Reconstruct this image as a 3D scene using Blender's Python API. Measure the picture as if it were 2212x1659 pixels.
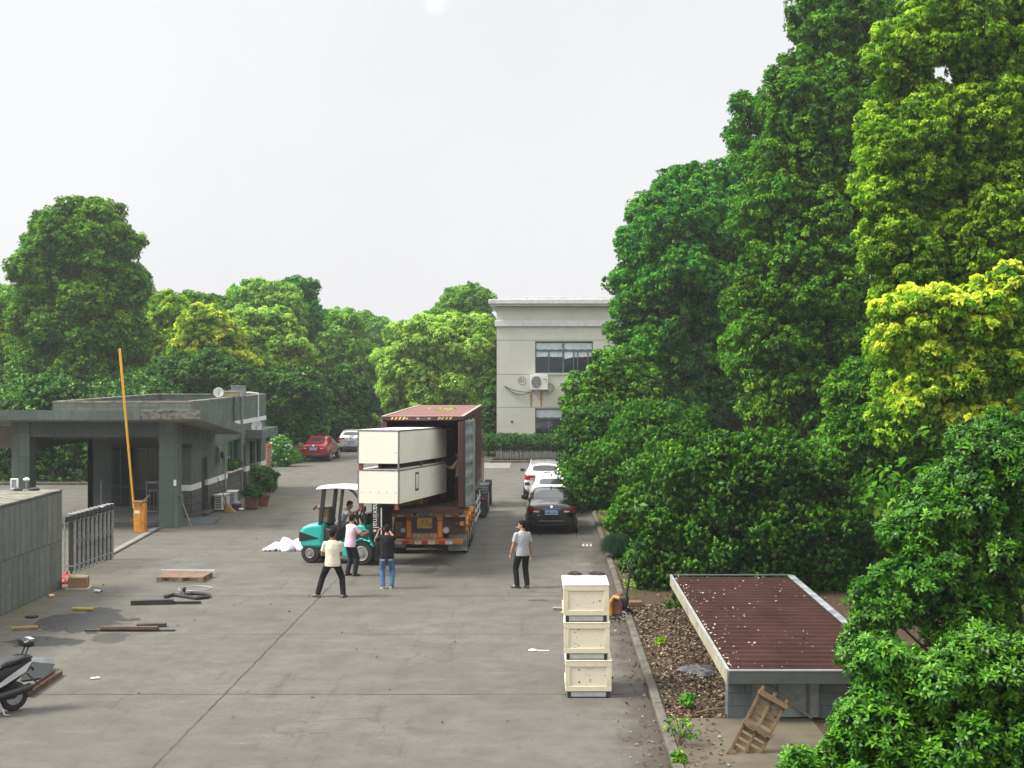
import bpy, bmesh, math, random
import numpy as np
from mathutils import Vector, Matrix, Euler
PI = math.pi
for o in list(bpy.data.objects):
    bpy.data.objects.remove(o)
S = bpy.context.scene
COL = S.collection
# ---------------------------------------------------------------- camera
F, VX, HZ, H = 3019.0, 1178.0, 790.0, 5.8       # focal length, vanishing point, horizon (photo at 2212 wide), eye height
cam = bpy.data.cameras.new('camera')
cam.sensor_fit = 'HORIZONTAL'; cam.sensor_width = 36.0; cam.lens = 36.0 * F / 2212.0
cam.shift_x = -(VX - 1106.0) / 2212.0; cam.shift_y = -(829.5 - HZ) / 2212.0
cam.clip_start = 0.1; cam.clip_end = 3000
co = bpy.data.objects.new('camera', cam); COL.objects.link(co)
co.location = (0, 0, H); co.rotation_euler = (PI / 2, 0, 0)
S.camera = co
# ---------------------------------------------------------------- light
SUN_EL, SUN_AZ = math.radians(50), math.radians(-98)      # azimuth from +Y towards +X
w = bpy.data.worlds.new('World'); S.world = w; w.use_nodes = True
nt = w.node_tree; nt.nodes.clear()
def wn(t, **k):
    n = nt.nodes.new(t)
    for a, b in k.items(): setattr(n, a, b)
    return n
out = wn('ShaderNodeOutputWorld'); bg = wn('ShaderNodeBackground')
sky = wn('ShaderNodeTexSky', sky_type='NISHITA', sun_disc=False)
sky.sun_elevation = SUN_EL; sky.sun_rotation = SUN_AZ; sky.dust_density = 6.0; sky.air_density = 1.5
tc = wn('ShaderNodeTexCoord'); sep = wn('ShaderNodeSeparateXYZ')
nt.links.new(tc.outputs['Generated'], sep.inputs[0])
ramp = wn('ShaderNodeValToRGB'); el = ramp.color_ramp.elements     # overcast cloud sheet: zenith brighter than horizon
el[0].position = 0.0; el[0].color = (0.69, 0.688, 0.708, 1)
el[1].position = 1.0; el[1].color = (1.75, 1.75, 1.79, 1)
e = el.new(0.30); e.color = (0.70, 0.715, 0.725, 1)
e = el.new(0.46); e.color = (1.15, 1.15, 1.18, 1)
nt.links.new(sep.outputs['Z'], ramp.inputs[0])
sc_ = wn('ShaderNodeVectorMath', operation='SCALE'); sc_.inputs['Scale'].default_value = 0.06
nt.links.new(sky.outputs[0], sc_.inputs[0])
mx = wn('ShaderNodeMix', data_type='RGBA'); mx.inputs[0].default_value = 0.88
nt.links.new(sc_.outputs[0], mx.inputs[6]); nt.links.new(ramp.outputs[0], mx.inputs[7])
# the veiled sun: a small bright disc in the cloud sheet
dt = wn('ShaderNodeVectorMath', operation='DOT_PRODUCT')
sd = Vector(((941 - VX) / F, 1.0, (HZ - 6) / F)).normalized(); dt.inputs[1].default_value = sd
nt.links.new(tc.outputs['Generated'], dt.inputs[0])
mr = wn('ShaderNodeMapRange', interpolation_type='SMOOTHSTEP')
mr.inputs[1].default_value = math.cos(math.radians(0.62)); mr.inputs[2].default_value = math.cos(math.radians(0.0))
mr.inputs[3].default_value = 0; mr.inputs[4].default_value = 0.075
nt.links.new(dt.outputs['Value'], mr.inputs[0])
ad = wn('ShaderNodeMix', data_type='RGBA', blend_type='ADD'); ad.inputs[0].default_value = 1
dc = wn('ShaderNodeVectorMath', operation='SCALE'); dc.inputs[0].default_value = (1.0, 0.97, 0.9)
nt.links.new(mr.outputs[0], dc.inputs['Scale'])
nt.links.new(mx.outputs[2], ad.inputs[6]); nt.links.new(dc.outputs[0], ad.inputs[7])
cn = wn('ShaderNodeTexNoise'); cn.inputs['Scale'].default_value = 2.6; cn.inputs['Detail'].default_value = 5; nt.links.new(tc.outputs['Generated'], cn.inputs['Vector'])
cr = wn('ShaderNodeMapRange'); cr.inputs[1].default_value = .3; cr.inputs[2].default_value = .7; cr.inputs[3].default_value = .955; cr.inputs[4].default_value = 1.035; nt.links.new(cn.outputs[0], cr.inputs[0])
cv = wn('ShaderNodeVectorMath', operation='SCALE'); nt.links.new(ad.outputs[2], cv.inputs[0]); nt.links.new(cr.outputs[0], cv.inputs['Scale'])      # faint unevenness of the cloud
nt.links.new(cv.outputs[0], bg.inputs[0]); nt.links.new(bg.outputs[0], out.inputs[0])
bg.inputs[1].default_value = 1.0
sun = bpy.data.lights.new('sun', 'SUN'); sun.energy = 4.5; sun.angle = math.radians(20); sun.color = (1.0, 0.95, 0.86)
so = bpy.data.objects.new('sun', sun); COL.objects.link(so)
sv = Vector((math.sin(SUN_AZ) * math.cos(SUN_EL), math.cos(SUN_AZ) * math.cos(SUN_EL), math.sin(SUN_EL)))
so.rotation_euler = sv.to_track_quat('Z', 'Y').to_euler(); so.location = (0, 0, 60)
S.view_settings.view_transform = 'Standard'; S.view_settings.look = 'None'
S.view_settings.exposure = 0.5; S.view_settings.gamma = 1.0; S.view_settings.use_curve_mapping = False
S.render.engine = 'CYCLES'
c = S.cycles
c.use_denoising = True; c.max_bounces = 6; c.diffuse_bounces = 2; c.glossy_bounces = 3; c.transmission_bounces = 3
c.transparent_max_bounces = 6; c.volume_bounces = 0; c.use_adaptive_sampling = True; c.adaptive_threshold = 0.02
c.caustics_reflective = False; c.caustics_refractive = False; c.sample_clamp_indirect = 6
# ---------------------------------------------------------------- helpers
def gp(x, y, z=0.0):                                       # photo point lying at height z
    d = (H - z) * F / (y - HZ); return Vector(((x - VX) / F * d, d, z))
def dp(x, y, d):                                           # photo point at distance d along the yard
    return Vector(((x - VX) / F * d, d, H - (y - HZ) / F * d))
def tag(o, label=None, cat=None, group=None, kind=None):
    if label: o['label'] = label
    if cat: o['category'] = cat
    if group: o['group'] = group
    if kind: o['kind'] = kind
    return o
def thing(name, label, cat, loc=(0, 0, 0), rz=0.0, group=None):
    o = bpy.data.objects.new(name, None); COL.objects.link(o)
    o.empty_display_size = 0.2; o.location = loc; o.rotation_euler = (0, 0, rz)
    return tag(o, label, cat, group)
def children(o): return [k for k in bpy.data.objects if k.parent == o]
def copy_tree(o, parent=None):
    k = o.copy(); COL.objects.link(k); k.parent = parent
    for ch in children(o): copy_tree(ch, k)
    return k
def link(name, me, mats, parent=None):
    o = bpy.data.objects.new(name, me); COL.objects.link(o)
    if mats is not None:
        for m in (mats if isinstance(mats, (list, tuple)) else [mats]): me.materials.append(m)
    if parent is not None: o.parent = parent
    return o
def rz(a): return Matrix.Rotation(a, 3, 'Z')
class MB:
    def __init__(s): s.v = []; s.f = []; s.m = []; s.mi = 0
    def add(s, vs, fs):
        b = len(s.v); s.v += [Vector(p) for p in vs]
        for q in fs: s.f.append([b + i for i in q]); s.m.append(s.mi)
        return s
    def bx(s, x0, x1, y0, y1, z0, z1):
        return s.add([(x0,y0,z0),(x1,y0,z0),(x1,y1,z0),(x0,y1,z0),(x0,y0,z1),(x1,y0,z1),(x1,y1,z1),(x0,y1,z1)],
                     [(0,3,2,1),(4,5,6,7),(0,1,5,4),(1,2,6,5),(2,3,7,6),(3,0,4,7)])
    def box(s, c, d, R=None):
        c = Vector(c); h = [k / 2 for k in d]; vs = []
        for z in (-1, 1):
            for (x, y) in ((-1,-1),(1,-1),(1,1),(-1,1)):
                p = Vector((x*h[0], y*h[1], z*h[2])); vs.append(c + (R @ p if R else p))
        return s.add(vs, [(0,3,2,1),(4,5,6,7),(0,1,5,4),(1,2,6,5),(2,3,7,6),(3,0,4,7)])
    def bar(s, p0, p1, w, h, up=(0,0,1)):                  # rectangular bar between two points
        p0, p1 = Vector(p0), Vector(p1); a = (p1 - p0); L = a.length; a.normalize()
        up = Vector(up)
        if abs(a.dot(up)) > 0.98: up = Vector((0,1,0))
        x = a.cross(up).normalized(); z = x.cross(a)
        R = Matrix((x, a, z)).transposed()
        return s.box((p0 + p1) / 2, (w, L, h), R)
    def ring(s, c, ax, r, n, rx=None):
        ax = Vector(ax).normalized(); u = Vector((0,0,1)) if abs(ax.z) < .9 else Vector((1,0,0))
        x = ax.cross(u).normalized(); y = ax.cross(x)
        return [Vector(c) + x*math.cos(2*PI*i/n)*r + y*math.sin(2*PI*i/n)*r for i in range(n)]
    def tube(s, p0, p1, r0, r1=None, n=10, cap=True):
        r1 = r0 if r1 is None else r1; p0, p1 = Vector(p0), Vector(p1); ax = p1 - p0
        return s.loft([s.ring(p0, ax, r0, n), s.ring(p1, ax, r1, n)], cap)
    def path(s, pts, r, n=8, cap=True, closed=False):
        pts = [Vector(p) for p in pts]; rs = r if isinstance(r, (list, tuple)) else [r]*len(pts); rings = []
        N = len(pts); px = None
        for i in range(N):
            a = (pts[(i+1) % N] - pts[i-1]) if closed else (pts[min(i+1, N-1)] - pts[max(i-1, 0)])
            a.normalize()
            if px is None:
                u = Vector((0,0,1)) if abs(a.z) < .9 else Vector((1,0,0)); px = a.cross(u).normalized()
            else: px = (px - a*px.dot(a)).normalized()
            y = a.cross(px)
            rings.append([pts[i] + px*math.cos(2*PI*k/n)*rs[i] + y*math.sin(2*PI*k/n)*rs[i] for k in range(n)])
        if closed: rings.append(rings[0]); cap = False
        return s.loft(rings, cap)
    def loft(s, rings, cap=True, closed=True):
        n = len(rings[0]); vs = [p for r in rings for p in r]; fs = []
        for i in range(len(rings)-1):
            for k in range(n if closed else n-1):
                a, b = i*n+k, i*n+(k+1) % n; fs.append((a, b, b+n, a+n))
        if cap: fs.append(tuple(range(n-1, -1, -1))); fs.append(tuple((len(rings)-1)*n+k for k in range(n)))
        return s.add(vs, fs)
    def ell(s, c, r, R=None, nu=14, nv=9):
        if not isinstance(r, (tuple, list)): r = (r, r, r)
        c = Vector(c); rings = []
        for j in range(1, nv):
            t = PI*j/nv
            rings.append([Vector((r[0]*math.sin(t)*math.cos(2*PI*k/nu), r[1]*math.sin(t)*math.sin(2*PI*k/nu), -r[2]*math.cos(t))) for k in range(nu)])
        vs = [Vector((0,0,-r[2]))] + [p for g in rings for p in g] + [Vector((0,0,r[2]))]; fs = []
        for k in range(nu): fs.append((0, 1+(k+1) % nu, 1+k)); 
        for j in range(nv-2):
            for k in range(nu):
                a = 1+j*nu+k; b = 1+j*nu+(k+1) % nu; fs.append((a, b, b+nu, a+nu))
        t = len(vs)-1; b0 = 1+(nv-2)*nu
        for k in range(nu): fs.append((b0+k, b0+(k+1) % nu, t))
        return s.add([c + (R @ p if R else p) for p in vs], fs)
    def prism(s, poly, ext):                               # planar polygon pushed along ext
        e = Vector(ext); n = len(poly); poly = [Vector(p) for p in poly]
        s.add(poly + [p + e for p in poly], [tuple(range(n-1,-1,-1)), tuple(range(n, 2*n))] + [(i, (i+1) % n, (i+1) % n+n, i+n) for i in range(n)])
        return s
    def disc(s, c, ax, r, t, n=20): 
        c = Vector(c); ax = Vector(ax).normalized(); return s.tube(c, c+ax*t, r, r, n)
    def xf(s, M, start=0):
        for i in range(start, len(s.v)): s.v[i] = M @ s.v[i]
        return s
    def build(s, name, mats, parent=None, world=False, smooth=True, bevel=0.0, seg=1, ang=35):
        me = bpy.data.meshes.new(name)
        off = parent.location if (world and parent is not None) else Vector((0,0,0))
        me.from_pydata([tuple(p - off) for p in s.v], [], s.f); me.update()
        bm = bmesh.new(); bm.from_mesh(me); bmesh.ops.recalc_face_normals(bm, faces=bm.faces)
        bm.faces.ensure_lookup_table()
        for i, q in enumerate(bm.faces): q.material_index = s.m[i]
        bm.to_mesh(me); bm.free()
        if smooth:
            for p in me.polygons: p.use_smooth = True
            me.set_sharp_from_angle(angle=math.radians(ang))
        o = link(name, me, mats, parent)
        if bevel > 0:
            b = o.modifiers.new('bevel', 'BEVEL'); b.width = bevel; b.segments = seg; b.limit_method = 'ANGLE'; b.angle_limit = math.radians(40)
        return o
# ---------------------------------------------------------------- materials
MATS = {}
def lin(r, g, b):                                          # sRGB 0-255 to linear
    return tuple((k/255/12.92 if k/255 <= .04045 else ((k/255+.055)/1.055)**2.4) for k in (r, g, b))
class NB:
    def __init__(s, name):
        s.m = bpy.data.materials.new(name); s.m.use_nodes = True; s.t = s.m.node_tree; s.t.nodes.clear()
        s.o = s.n('ShaderNodeOutputMaterial')
    def n(s, t, **k):
        q = s.t.nodes.new(t)
        for a, b in k.items(): setattr(q, a, b)
        return q
    def l(s, a, b): s.t.links.new(a, b)
    def put(s, sock, v):
        if hasattr(v, 'is_linked') or hasattr(v, 'links'): s.l(v, sock)
        else:
            if sock.type == 'RGBA' and hasattr(v, '__len__') and len(v) == 3: v = (*v, 1)
            sock.default_value = v
    def math(s, op, a, b=None, c=None, clamp=False):
        q = s.n('ShaderNodeMath', operation=op, use_clamp=clamp); s.put(q.inputs[0], a)
        if b is not None: s.put(q.inputs[1], b)
        if c is not None: s.put(q.inputs[2], c)
        return q.outputs[0]
    def mix(s, f, a, b, blend='MIX'):
        q = s.n('ShaderNodeMix', data_type='RGBA', blend_type=blend); s.put(q.inputs[0], f); s.put(q.inputs[6], a); s.put(q.inputs[7], b)
        return q.outputs[2]
    def noise(s, co, scale, detail=4, rough=.55, dist=0):
        q = s.n('ShaderNodeTexNoise'); s.put(q.inputs['Vector'], co); q.inputs['Scale'].default_value = scale
        q.inputs['Detail'].default_value = detail; q.inputs['Roughness'].default_value = rough; q.inputs['Distortion'].default_value = dist
        return q.outputs[0]
    def rng(s, v, a, b, c=0, d=1, sm=False):
        q = s.n('ShaderNodeMapRange'); q.interpolation_type = 'SMOOTHSTEP' if sm else 'LINEAR'
        s.put(q.inputs[0], v)
        for i, k in enumerate((a, b, c, d)): q.inputs[i+1].default_value = k
        return q.outputs[0]
    def mapping(s, co, scale=(1,1,1), loc=(0,0,0), rot=(0,0,0)):
        q = s.n('ShaderNodeMapping'); s.put(q.inputs[0], co); q.inputs['Scale'].default_value = scale
        q.inputs['Location'].default_value = loc; q.inputs['Rotation'].default_value = rot
        return q.outputs[0]
    def obj(s): return s.n('ShaderNodeTexCoord').outputs['Object']
    def bump(s, h, st, d=.02):
        q = s.n('ShaderNodeBump'); q.inputs['Strength'].default_value = st; q.inputs['Distance'].default_value = d; s.put(q.inputs['Height'], h)
        return q.outputs[0]
    def pbr(s, col, rough=.6, metal=0, spec=.5, normal=None, coat=0, extra=None):
        p = s.n('ShaderNodeBsdfPrincipled'); s.put(p.inputs['Base Color'], col); s.put(p.inputs['Roughness'], rough)
        s.put(p.inputs['Metallic'], metal); p.inputs['Specular IOR Level'].default_value = spec; p.inputs['Coat Weight'].default_value = coat
        p.inputs['Coat Roughness'].default_value = .06
        if normal is not None: s.l(normal, p.inputs['Normal'])
        s.l(p.outputs[0], s.o.inputs[0]); return s.m
def mat(name, col, rough=.6, metal=0, var=.18, vs=2.5, bump=0.0, bs=40, stain=None, streak=0, spec=.5, coat=0):
    if name in MATS: return MATS[name]
    b = NB(name); co = b.obj()
    if len(col) == 3: col = tuple(col)
    n1 = b.noise(co, vs, 5)
    c0 = tuple(k*(1-var) for k in col); c1 = tuple(min(1, k*(1+var)) for k in col)
    cc = b.mix(b.rng(n1, .3, .7), c0, c1)
    if stain:                                              # (colour, threshold, scale)
        n2 = b.noise(b.mapping(co, loc=(3.1, 1.7, 5.3)), stain[2], 7, .65)
        cc = b.mix(b.rng(n2, stain[1], stain[1]+.12, 0, .85), cc, stain[0])
    if streak:
        n3 = b.noise(b.mapping(co, (6, 6, .35)), 1.6, 5, .6)
        cc = b.mix(b.rng(n3, .5, .75, 0, streak), cc, tuple(k*.45 for k in col))
    nm = b.bump(b.noise(co, bs, 6, .6), bump) if bump else None
    rr = b.rng(b.noise(co, vs*3, 3), .3, .7, max(0, rough-.08), min(1, rough+.08))
    MATS[name] = b.pbr(cc, rr, metal, spec, nm, coat)
    return MATS[name]
def txt(s, size, m, parent, loc, rot=(PI/2, 0, 0), name='lettering', ext=.002, sx=1.0, font=None):
    cu = bpy.data.curves.new(name, 'FONT'); cu.body = s; cu.size = size; cu.extrude = ext; cu.align_x = 'CENTER'; cu.align_y = 'CENTER'
    o = bpy.data.objects.new(name, cu); COL.objects.link(o)
    bpy.context.view_layer.update()
    me = bpy.data.meshes.new_from_object(o.evaluated_get(bpy.context.evaluated_depsgraph_get()))
    bpy.data.objects.remove(o); bpy.data.curves.remove(cu)
    me.materials.clear(); k = link(name, me, m, parent); k.location = loc; k.rotation_euler = rot; k.scale = (sx, 1, 1)
    return k
def remeshed(name, mb, voxel, m, parent, smooth=3):
    """one continuous skin over everything in mb"""
    o = mb.build(name, m, parent, smooth=False)
    r = o.modifiers.new('r', 'REMESH'); r.mode = 'VOXEL'; r.voxel_size = voxel
    if smooth:
        q = o.modifiers.new('s', 'SMOOTH'); q.iterations = smooth; q.factor = .5
    bpy.context.view_layer.update()
    me = bpy.data.meshes.new_from_object(o.evaluated_get(bpy.context.evaluated_depsgraph_get()))
    old = o.data; o.modifiers.clear(); o.data = me; bpy.data.meshes.remove(old)
    for p in me.polygons: p.use_smooth = True
    me.name = name
    return o
# ================================================================ ground
def sheet(name, x0, x1, y0, y1, z, m, **k):
    return tag(MB().add([(x0,y0,z),(x1,y0,z),(x1,y1,z),(x0,y1,z)], [(0,1,2,3)]).build(name, m, smooth=False), kind='structure', **k)
def yard_mat():
    b = NB('yard_concrete'); co = b.obj()
    x = b.n('ShaderNodeSeparateXYZ'); b.l(co, x.inputs[0]); X, Y = x.outputs[0], x.outputs[1]
    n0 = b.noise(co, .22, 5, .6); n1 = b.noise(co, 1.3, 6, .65); n2 = b.noise(co, 7, 7, .7); n3 = b.noise(co, 28, 6, .8)
    cc = b.mix(b.rng(n0, .3, .7), (.073,.068,.053), (.116,.110,.090))
    cc = b.mix(b.rng(n1, .40, .66, 0, .8), cc, (.052,.048,.037))
    cc = b.mix(b.rng(n2, .50, .66, 0, .6), cc, (.042,.037,.027))
    cc = b.mix(b.rng(n3, .2, .8, 0, .55), cc, (.155,.150,.130))
    st = b.noise(b.mapping(co, (.35, 2.6, 1)), 1.1, 6, .7)
    cc = b.mix(b.rng(st, .58, .72, 0, .5), cc, (.165,.156,.128))           # trowel and tyre scuffs
    sp = b.noise(b.mapping(co, (1, 1.6, 1), (7, 3, 0)), 4.2, 3, .5)
    cc = b.mix(b.rng(sp, .70, .76, 0, .6), cc, (.03,.027,.022))
    ty = b.noise(b.mapping(co, (2.6, .16, 1), (1.3, 0, 0), (0, 0, .06)), 1.4, 6, .7, .4)
    cc = b.mix(b.math('MULTIPLY', b.rng(ty, .56, .66, 0, .55), b.rng(n1, .35, .6)), cc, (.05,.046,.036))
    wob = b.math('MULTIPLY', b.math('SUBTRACT', b.noise(co, 1.6, 5, .6), .5), .11)
    # slab joints
    def joint(v, at, wd):
        return b.math('COMPARE', b.math('ADD', v, wob), at, wd)
    j = joint(X, -5.66, .019)
    for yk, wd in ((19.7, .018), (24.66, .026), (30.2, .022), (35.2, .036), (40.3, .02), (45.4, .025), (50.6, .02), (55.8, .02), (61, .025), (66.2, .025), (71.4, .03), (76.6, .03)):
        j = b.math('MAXIMUM', j, joint(Y, yk, wd))
    fade = b.rng(b.noise(co, .8, 3), .36, .48, .55, 1)
    cc = b.mix(b.math('MULTIPLY', j, fade), cc, (.035,.032,.027))
    # hairline cracks
    sw = b.noise(b.mapping(co, (1.1, 5.5, 1), (4, 9, 0)), 2.3, 4, .75); sg = b.noise(b.mapping(co, (1, 1.5, 1), (2, 5, 0)), 16, 2, .5)
    cc = b.mix(b.rng(sw, .67, .70, 0, .8), cc, (.30,.285,.24)); cc = b.mix(b.rng(sg, .74, .77, 0, .85), cc, (.028,.025,.02)); cc = b.mix(b.rng(sg, .25, .22, 0, .55), cc, (.27,.255,.21))
    v = b.n('ShaderNodeTexVoronoi', feature='DISTANCE_TO_EDGE'); v.inputs['Scale'].default_value = .16
    dv = b.n('ShaderNodeVectorMath', operation='ADD'); q = b.n('ShaderNodeTexNoise'); q.inputs['Scale'].default_value = .9; q.inputs['Detail'].default_value = 7
    b.l(co, q.inputs['Vector']); b.l(co, dv.inputs[0]); b.l(q.outputs[1], dv.inputs[1]); b.l(dv.outputs[0], v.inputs['Vector'])
    ck = b.math('MULTIPLY', b.math('LESS_THAN', v.outputs[0], .0022), b.rng(n0, .45, .55))
    cc = b.mix(b.math('MULTIPLY', ck, .7), cc, (.06,.055,.047))
    # silt and moss washed against the kerb and along the wall foot
    k1 = b.math('ADD', X, b.math('MULTIPLY', b.math('SUBTRACT', n1, .5), 1.5))
    k1 = b.math('MULTIPLY', b.rng(k1, 1.0, 1.75, 0, .9, True), b.rng(Y, 52, 44))
    cc = b.mix(k1, cc, (.052,.044,.031))
    k2 = b.math('ADD', X, b.math('MULTIPLY', b.math('SUBTRACT', n0, .5), 4.5))
    k2 = b.math('MULTIPLY', b.rng(k2, -11.3, -12.5, 0, .75, True), b.rng(Y, 39, 35))
    cc = b.mix(k2, cc, (.105,.096,.048))
    # oil stains and other patches where they lie; shade under the black saloon painted in
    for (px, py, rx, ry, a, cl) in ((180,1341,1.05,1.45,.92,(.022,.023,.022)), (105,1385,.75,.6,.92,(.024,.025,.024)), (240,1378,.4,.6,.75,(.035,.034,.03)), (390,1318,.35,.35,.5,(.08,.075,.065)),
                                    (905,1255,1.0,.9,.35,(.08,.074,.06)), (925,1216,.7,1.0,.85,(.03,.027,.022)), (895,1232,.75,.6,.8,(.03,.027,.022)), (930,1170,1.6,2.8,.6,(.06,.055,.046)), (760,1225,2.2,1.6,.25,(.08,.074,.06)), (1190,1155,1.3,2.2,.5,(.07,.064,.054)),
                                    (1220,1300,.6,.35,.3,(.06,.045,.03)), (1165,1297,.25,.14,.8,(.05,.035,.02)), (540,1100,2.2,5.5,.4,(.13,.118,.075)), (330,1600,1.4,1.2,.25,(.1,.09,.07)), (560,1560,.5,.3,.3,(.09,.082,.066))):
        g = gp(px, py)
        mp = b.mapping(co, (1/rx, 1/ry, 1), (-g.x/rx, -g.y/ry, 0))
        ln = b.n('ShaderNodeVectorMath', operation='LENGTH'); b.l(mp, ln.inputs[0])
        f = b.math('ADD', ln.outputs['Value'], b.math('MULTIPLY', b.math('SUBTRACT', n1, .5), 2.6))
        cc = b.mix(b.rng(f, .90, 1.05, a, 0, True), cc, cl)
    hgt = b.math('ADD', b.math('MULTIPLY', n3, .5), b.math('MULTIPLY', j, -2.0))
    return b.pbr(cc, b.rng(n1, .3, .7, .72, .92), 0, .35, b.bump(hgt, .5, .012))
def soil_mat():
    b = NB('bed_soil'); co = b.obj(); n0 = b.noise(co, .8, 5, .6); n1 = b.noise(co, 12, 6, .7)
    cc = b.mix(b.rng(n1, .3, .7), (.035,.024,.014), (.10,.07,.042))
    cc = b.mix(b.rng(n0, .52, .64, 0, .85), cc, (.045,.058,.014))
    return b.pbr(cc, .95, 0, .2, b.bump(n1, .8, .04))
def earth_mat():
    b = NB('far_earth'); co = b.obj(); n0 = b.noise(co, .1, 6, .6); n1 = b.noise(co, 4, 6, .7)
    cc = b.mix(b.rng(n1, .3, .7), (.025,.03,.012), (.05,.06,.02)); cc = b.mix(b.rng(n0, .5, .6, 0, .7), cc, (.06,.048,.03))
    return b.pbr(cc, .95, 0, .2, b.bump(n1, .6, .05))
conc = mat('kerb_concrete', (.105,.096,.073), .85, 0, .3, 3, .5, 30, ((.05,.05,.03), .5, 2.5))
sheet('ground', -158, 138, -28, 238, -.03, earth_mat())
sheet('yard', -42, 1.82, -4, 150, 0, yard_mat())
k = MB()
for i in range(48):
    y0 = 6 + i * 1.6; k.bx(1.82, 1.98, y0, y0 + 1.585, -.02, .12 + .008 * math.sin(i * 2.3))
tag(k.build('kerb', conc, bevel=.025, seg=2), kind='structure')
sheet('soil_bed', 1.985, 40, 4, 82.5, .075, soil_mat())
ap = mat('apron_concrete', (.092,.076,.05), .88, 0, .3, 1.2, .5, 40, ((.075,.06,.04), .52, 1.6))
tag(MB().bx(1.99, 4.3, 12, 22.62, .02, .095).build('apron', ap), kind='structure')
bed = soil_mat()
for nm, x0, x1, y0, y1 in (('planting_bed', -34, -15.9, 68, 150), ('planting_bed', -10.2, -3.3, 90, 150), ('planting_bed', -15.88, -10.22, 114, 150), ('planting_bed', -3.2, 8, 83.6, 87.6)):
    tag(MB().bx(x0, x1, y0, y1, -.02, .09).build(nm, bed), kind='structure')
    tag(MB().bx(x0 - .12, x1 + .12, y0 - .12, y0 - .003, -.02, .14).bx(x1 + .003, x1 + .12, y0, y1, -.02, .14).build('kerb', conc, bevel=.02), kind='structure')
white_paint = mat('road_paint', (.5,.49,.45), .8, 0, .35, 30)
pm = MB()
for (px, w_) in ((1260, .035), (1268, .035), (1276, .03)):
    g = gp(px, 1178); pm.bx(g.x - w_, g.x + w_, g.y - .25, g.y + .25, .004, .005)
pm.bx(gp(1258, 1178).x, gp(1280, 1178).x, gp(1258, 1176).y + .3, gp(1258, 1176).y + .36, .004, .005)
tag(pm.build('road_markings', white_paint, smooth=False), kind='structure')
pm = MB(); g = gp(1080, 1006); pm.bx(g.x - 1.2, g.x + .6, g.y - 2, g.y + 2.4, .004, .006)
tag(pm.build('pavement_patch', mat('pale_patch', (.19,.185,.16), .85), smooth=False), kind='structure')
# ================================================================ stone clad wall by the gate
def clad_mat(name, c0, c1, bw, rh, joint, off=0.0):
    b = NB(name); co = b.obj(); x = b.n('ShaderNodeSeparateXYZ'); b.l(co, x.inputs[0])
    u = b.math('ADD', x.outputs[0], x.outputs[1]); cb = b.n('ShaderNodeCombineXYZ'); b.l(u, cb.inputs[0]); b.l(x.outputs[2], cb.inputs[1])
    br = b.n('ShaderNodeTexBrick'); br.offset = off; br.inputs['Scale'].default_value = 1; br.inputs['Brick Width'].default_value = bw; br.inputs['Row Height'].default_value = rh
    br.inputs['Mortar Size'].default_value = joint; br.inputs['Color1'].default_value = (*c0, 1); br.inputs['Color2'].default_value = (*c1, 1); br.inputs['Mortar'].default_value = (*[k * .45 for k in c0], 1)
    b.l(cb.outputs[0], br.inputs['Vector'])
    n1 = b.noise(co, 3, 6, .65); st = b.noise(b.mapping(co, (3, 3, .3)), 1.5, 5, .6)
    cc = b.mix(b.rng(n1, .3, .75, 0, .5), br.outputs[0], tuple(k * .6 for k in c0))
    cc = b.mix(b.rng(st, .5, .75, 0, .55), cc, tuple(k * .45 for k in c0))
    return b.pbr(cc, b.rng(n1, .3, .7, .5, .75), 0, .4, b.bump(b.math('ADD', br.outputs[1], b.math('MULTIPLY', n1, -.3)), -.35, .01))
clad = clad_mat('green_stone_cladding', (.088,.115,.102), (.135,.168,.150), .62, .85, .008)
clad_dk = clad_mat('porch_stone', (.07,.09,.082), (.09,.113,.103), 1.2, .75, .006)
wallm = clad_mat('wall_stone_panels', (.115,.132,.115), (.165,.18,.157), .36, 1.25, .02, .5)
rust = clad_mat('rough_plinth_stone', (.075,.08,.074), (.095,.1,.09), .5, .28, .025, .5)
top_st = mat('weathered_coping', (.2,.19,.15), .9, 0, .35, 2, .5, 30, ((.07,.068,.055), .48, 3))
wl = thing('boundary_wall', 'long thick wall clad in grey green stone panels at the left edge beside the folding gate', 'wall', (-12.62, 36.5, 0))
MB().bx(-14.05, -12.62, 18, 36.5, 0, 2.53).build('wall_panels', wallm, wl, world=True, bevel=.012)
MB().bx(-14.06, -12.6, 17.98, 36.52, 2.532, 2.575).build('coping', top_st, wl, world=True, bevel=.01)
whm = mat('white_plastic', (.72,.72,.7), .5)
dkm = mat('dark_rubber', (.025,.025,.026), .7)
blk = mat('black_metal', (.022,.023,.025), .45)
g = Vector((-13.75, 36.2, 2.577)); t = thing('flood_light', 'square white frame flood light standing on the end of the stone wall', 'flood light', g)
b = MB(); b.bx(-.1,.1,-.03,.03,.02,.06); b.bx(-.1,.1,-.03,.03,.26,.3); b.bx(-.1,-.06,-.03,.03,.06,.26); b.bx(.06,.1,-.03,.03,.06,.26); b.build('lamp_frame', whm, t, bevel=.008)
MB().bx(-.06,.06,-.01,.02,.06,.26).build('glass_face', mat('grey_glass', (.3,.32,.34), .2), t)
MB().tube((0,0,0),(0,0,.025),.05).build('lamp_foot', dkm, t)
t = thing('garden_lamp', 'small white mushroom lamp on a thin stem on top of the stone wall', 'lamp', (-13.42, 36.15, 2.577))
MB().tube((0,0,0),(0,0,.24),.02).tube((0,0,0),(0,0,.02),.07).build('stem', mat('grey_steel', (.32,.33,.34), .4, .6), t)
MB().ell((0,0,.28),(.085,.085,.05)).build('lamp_head', whm, t)
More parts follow.
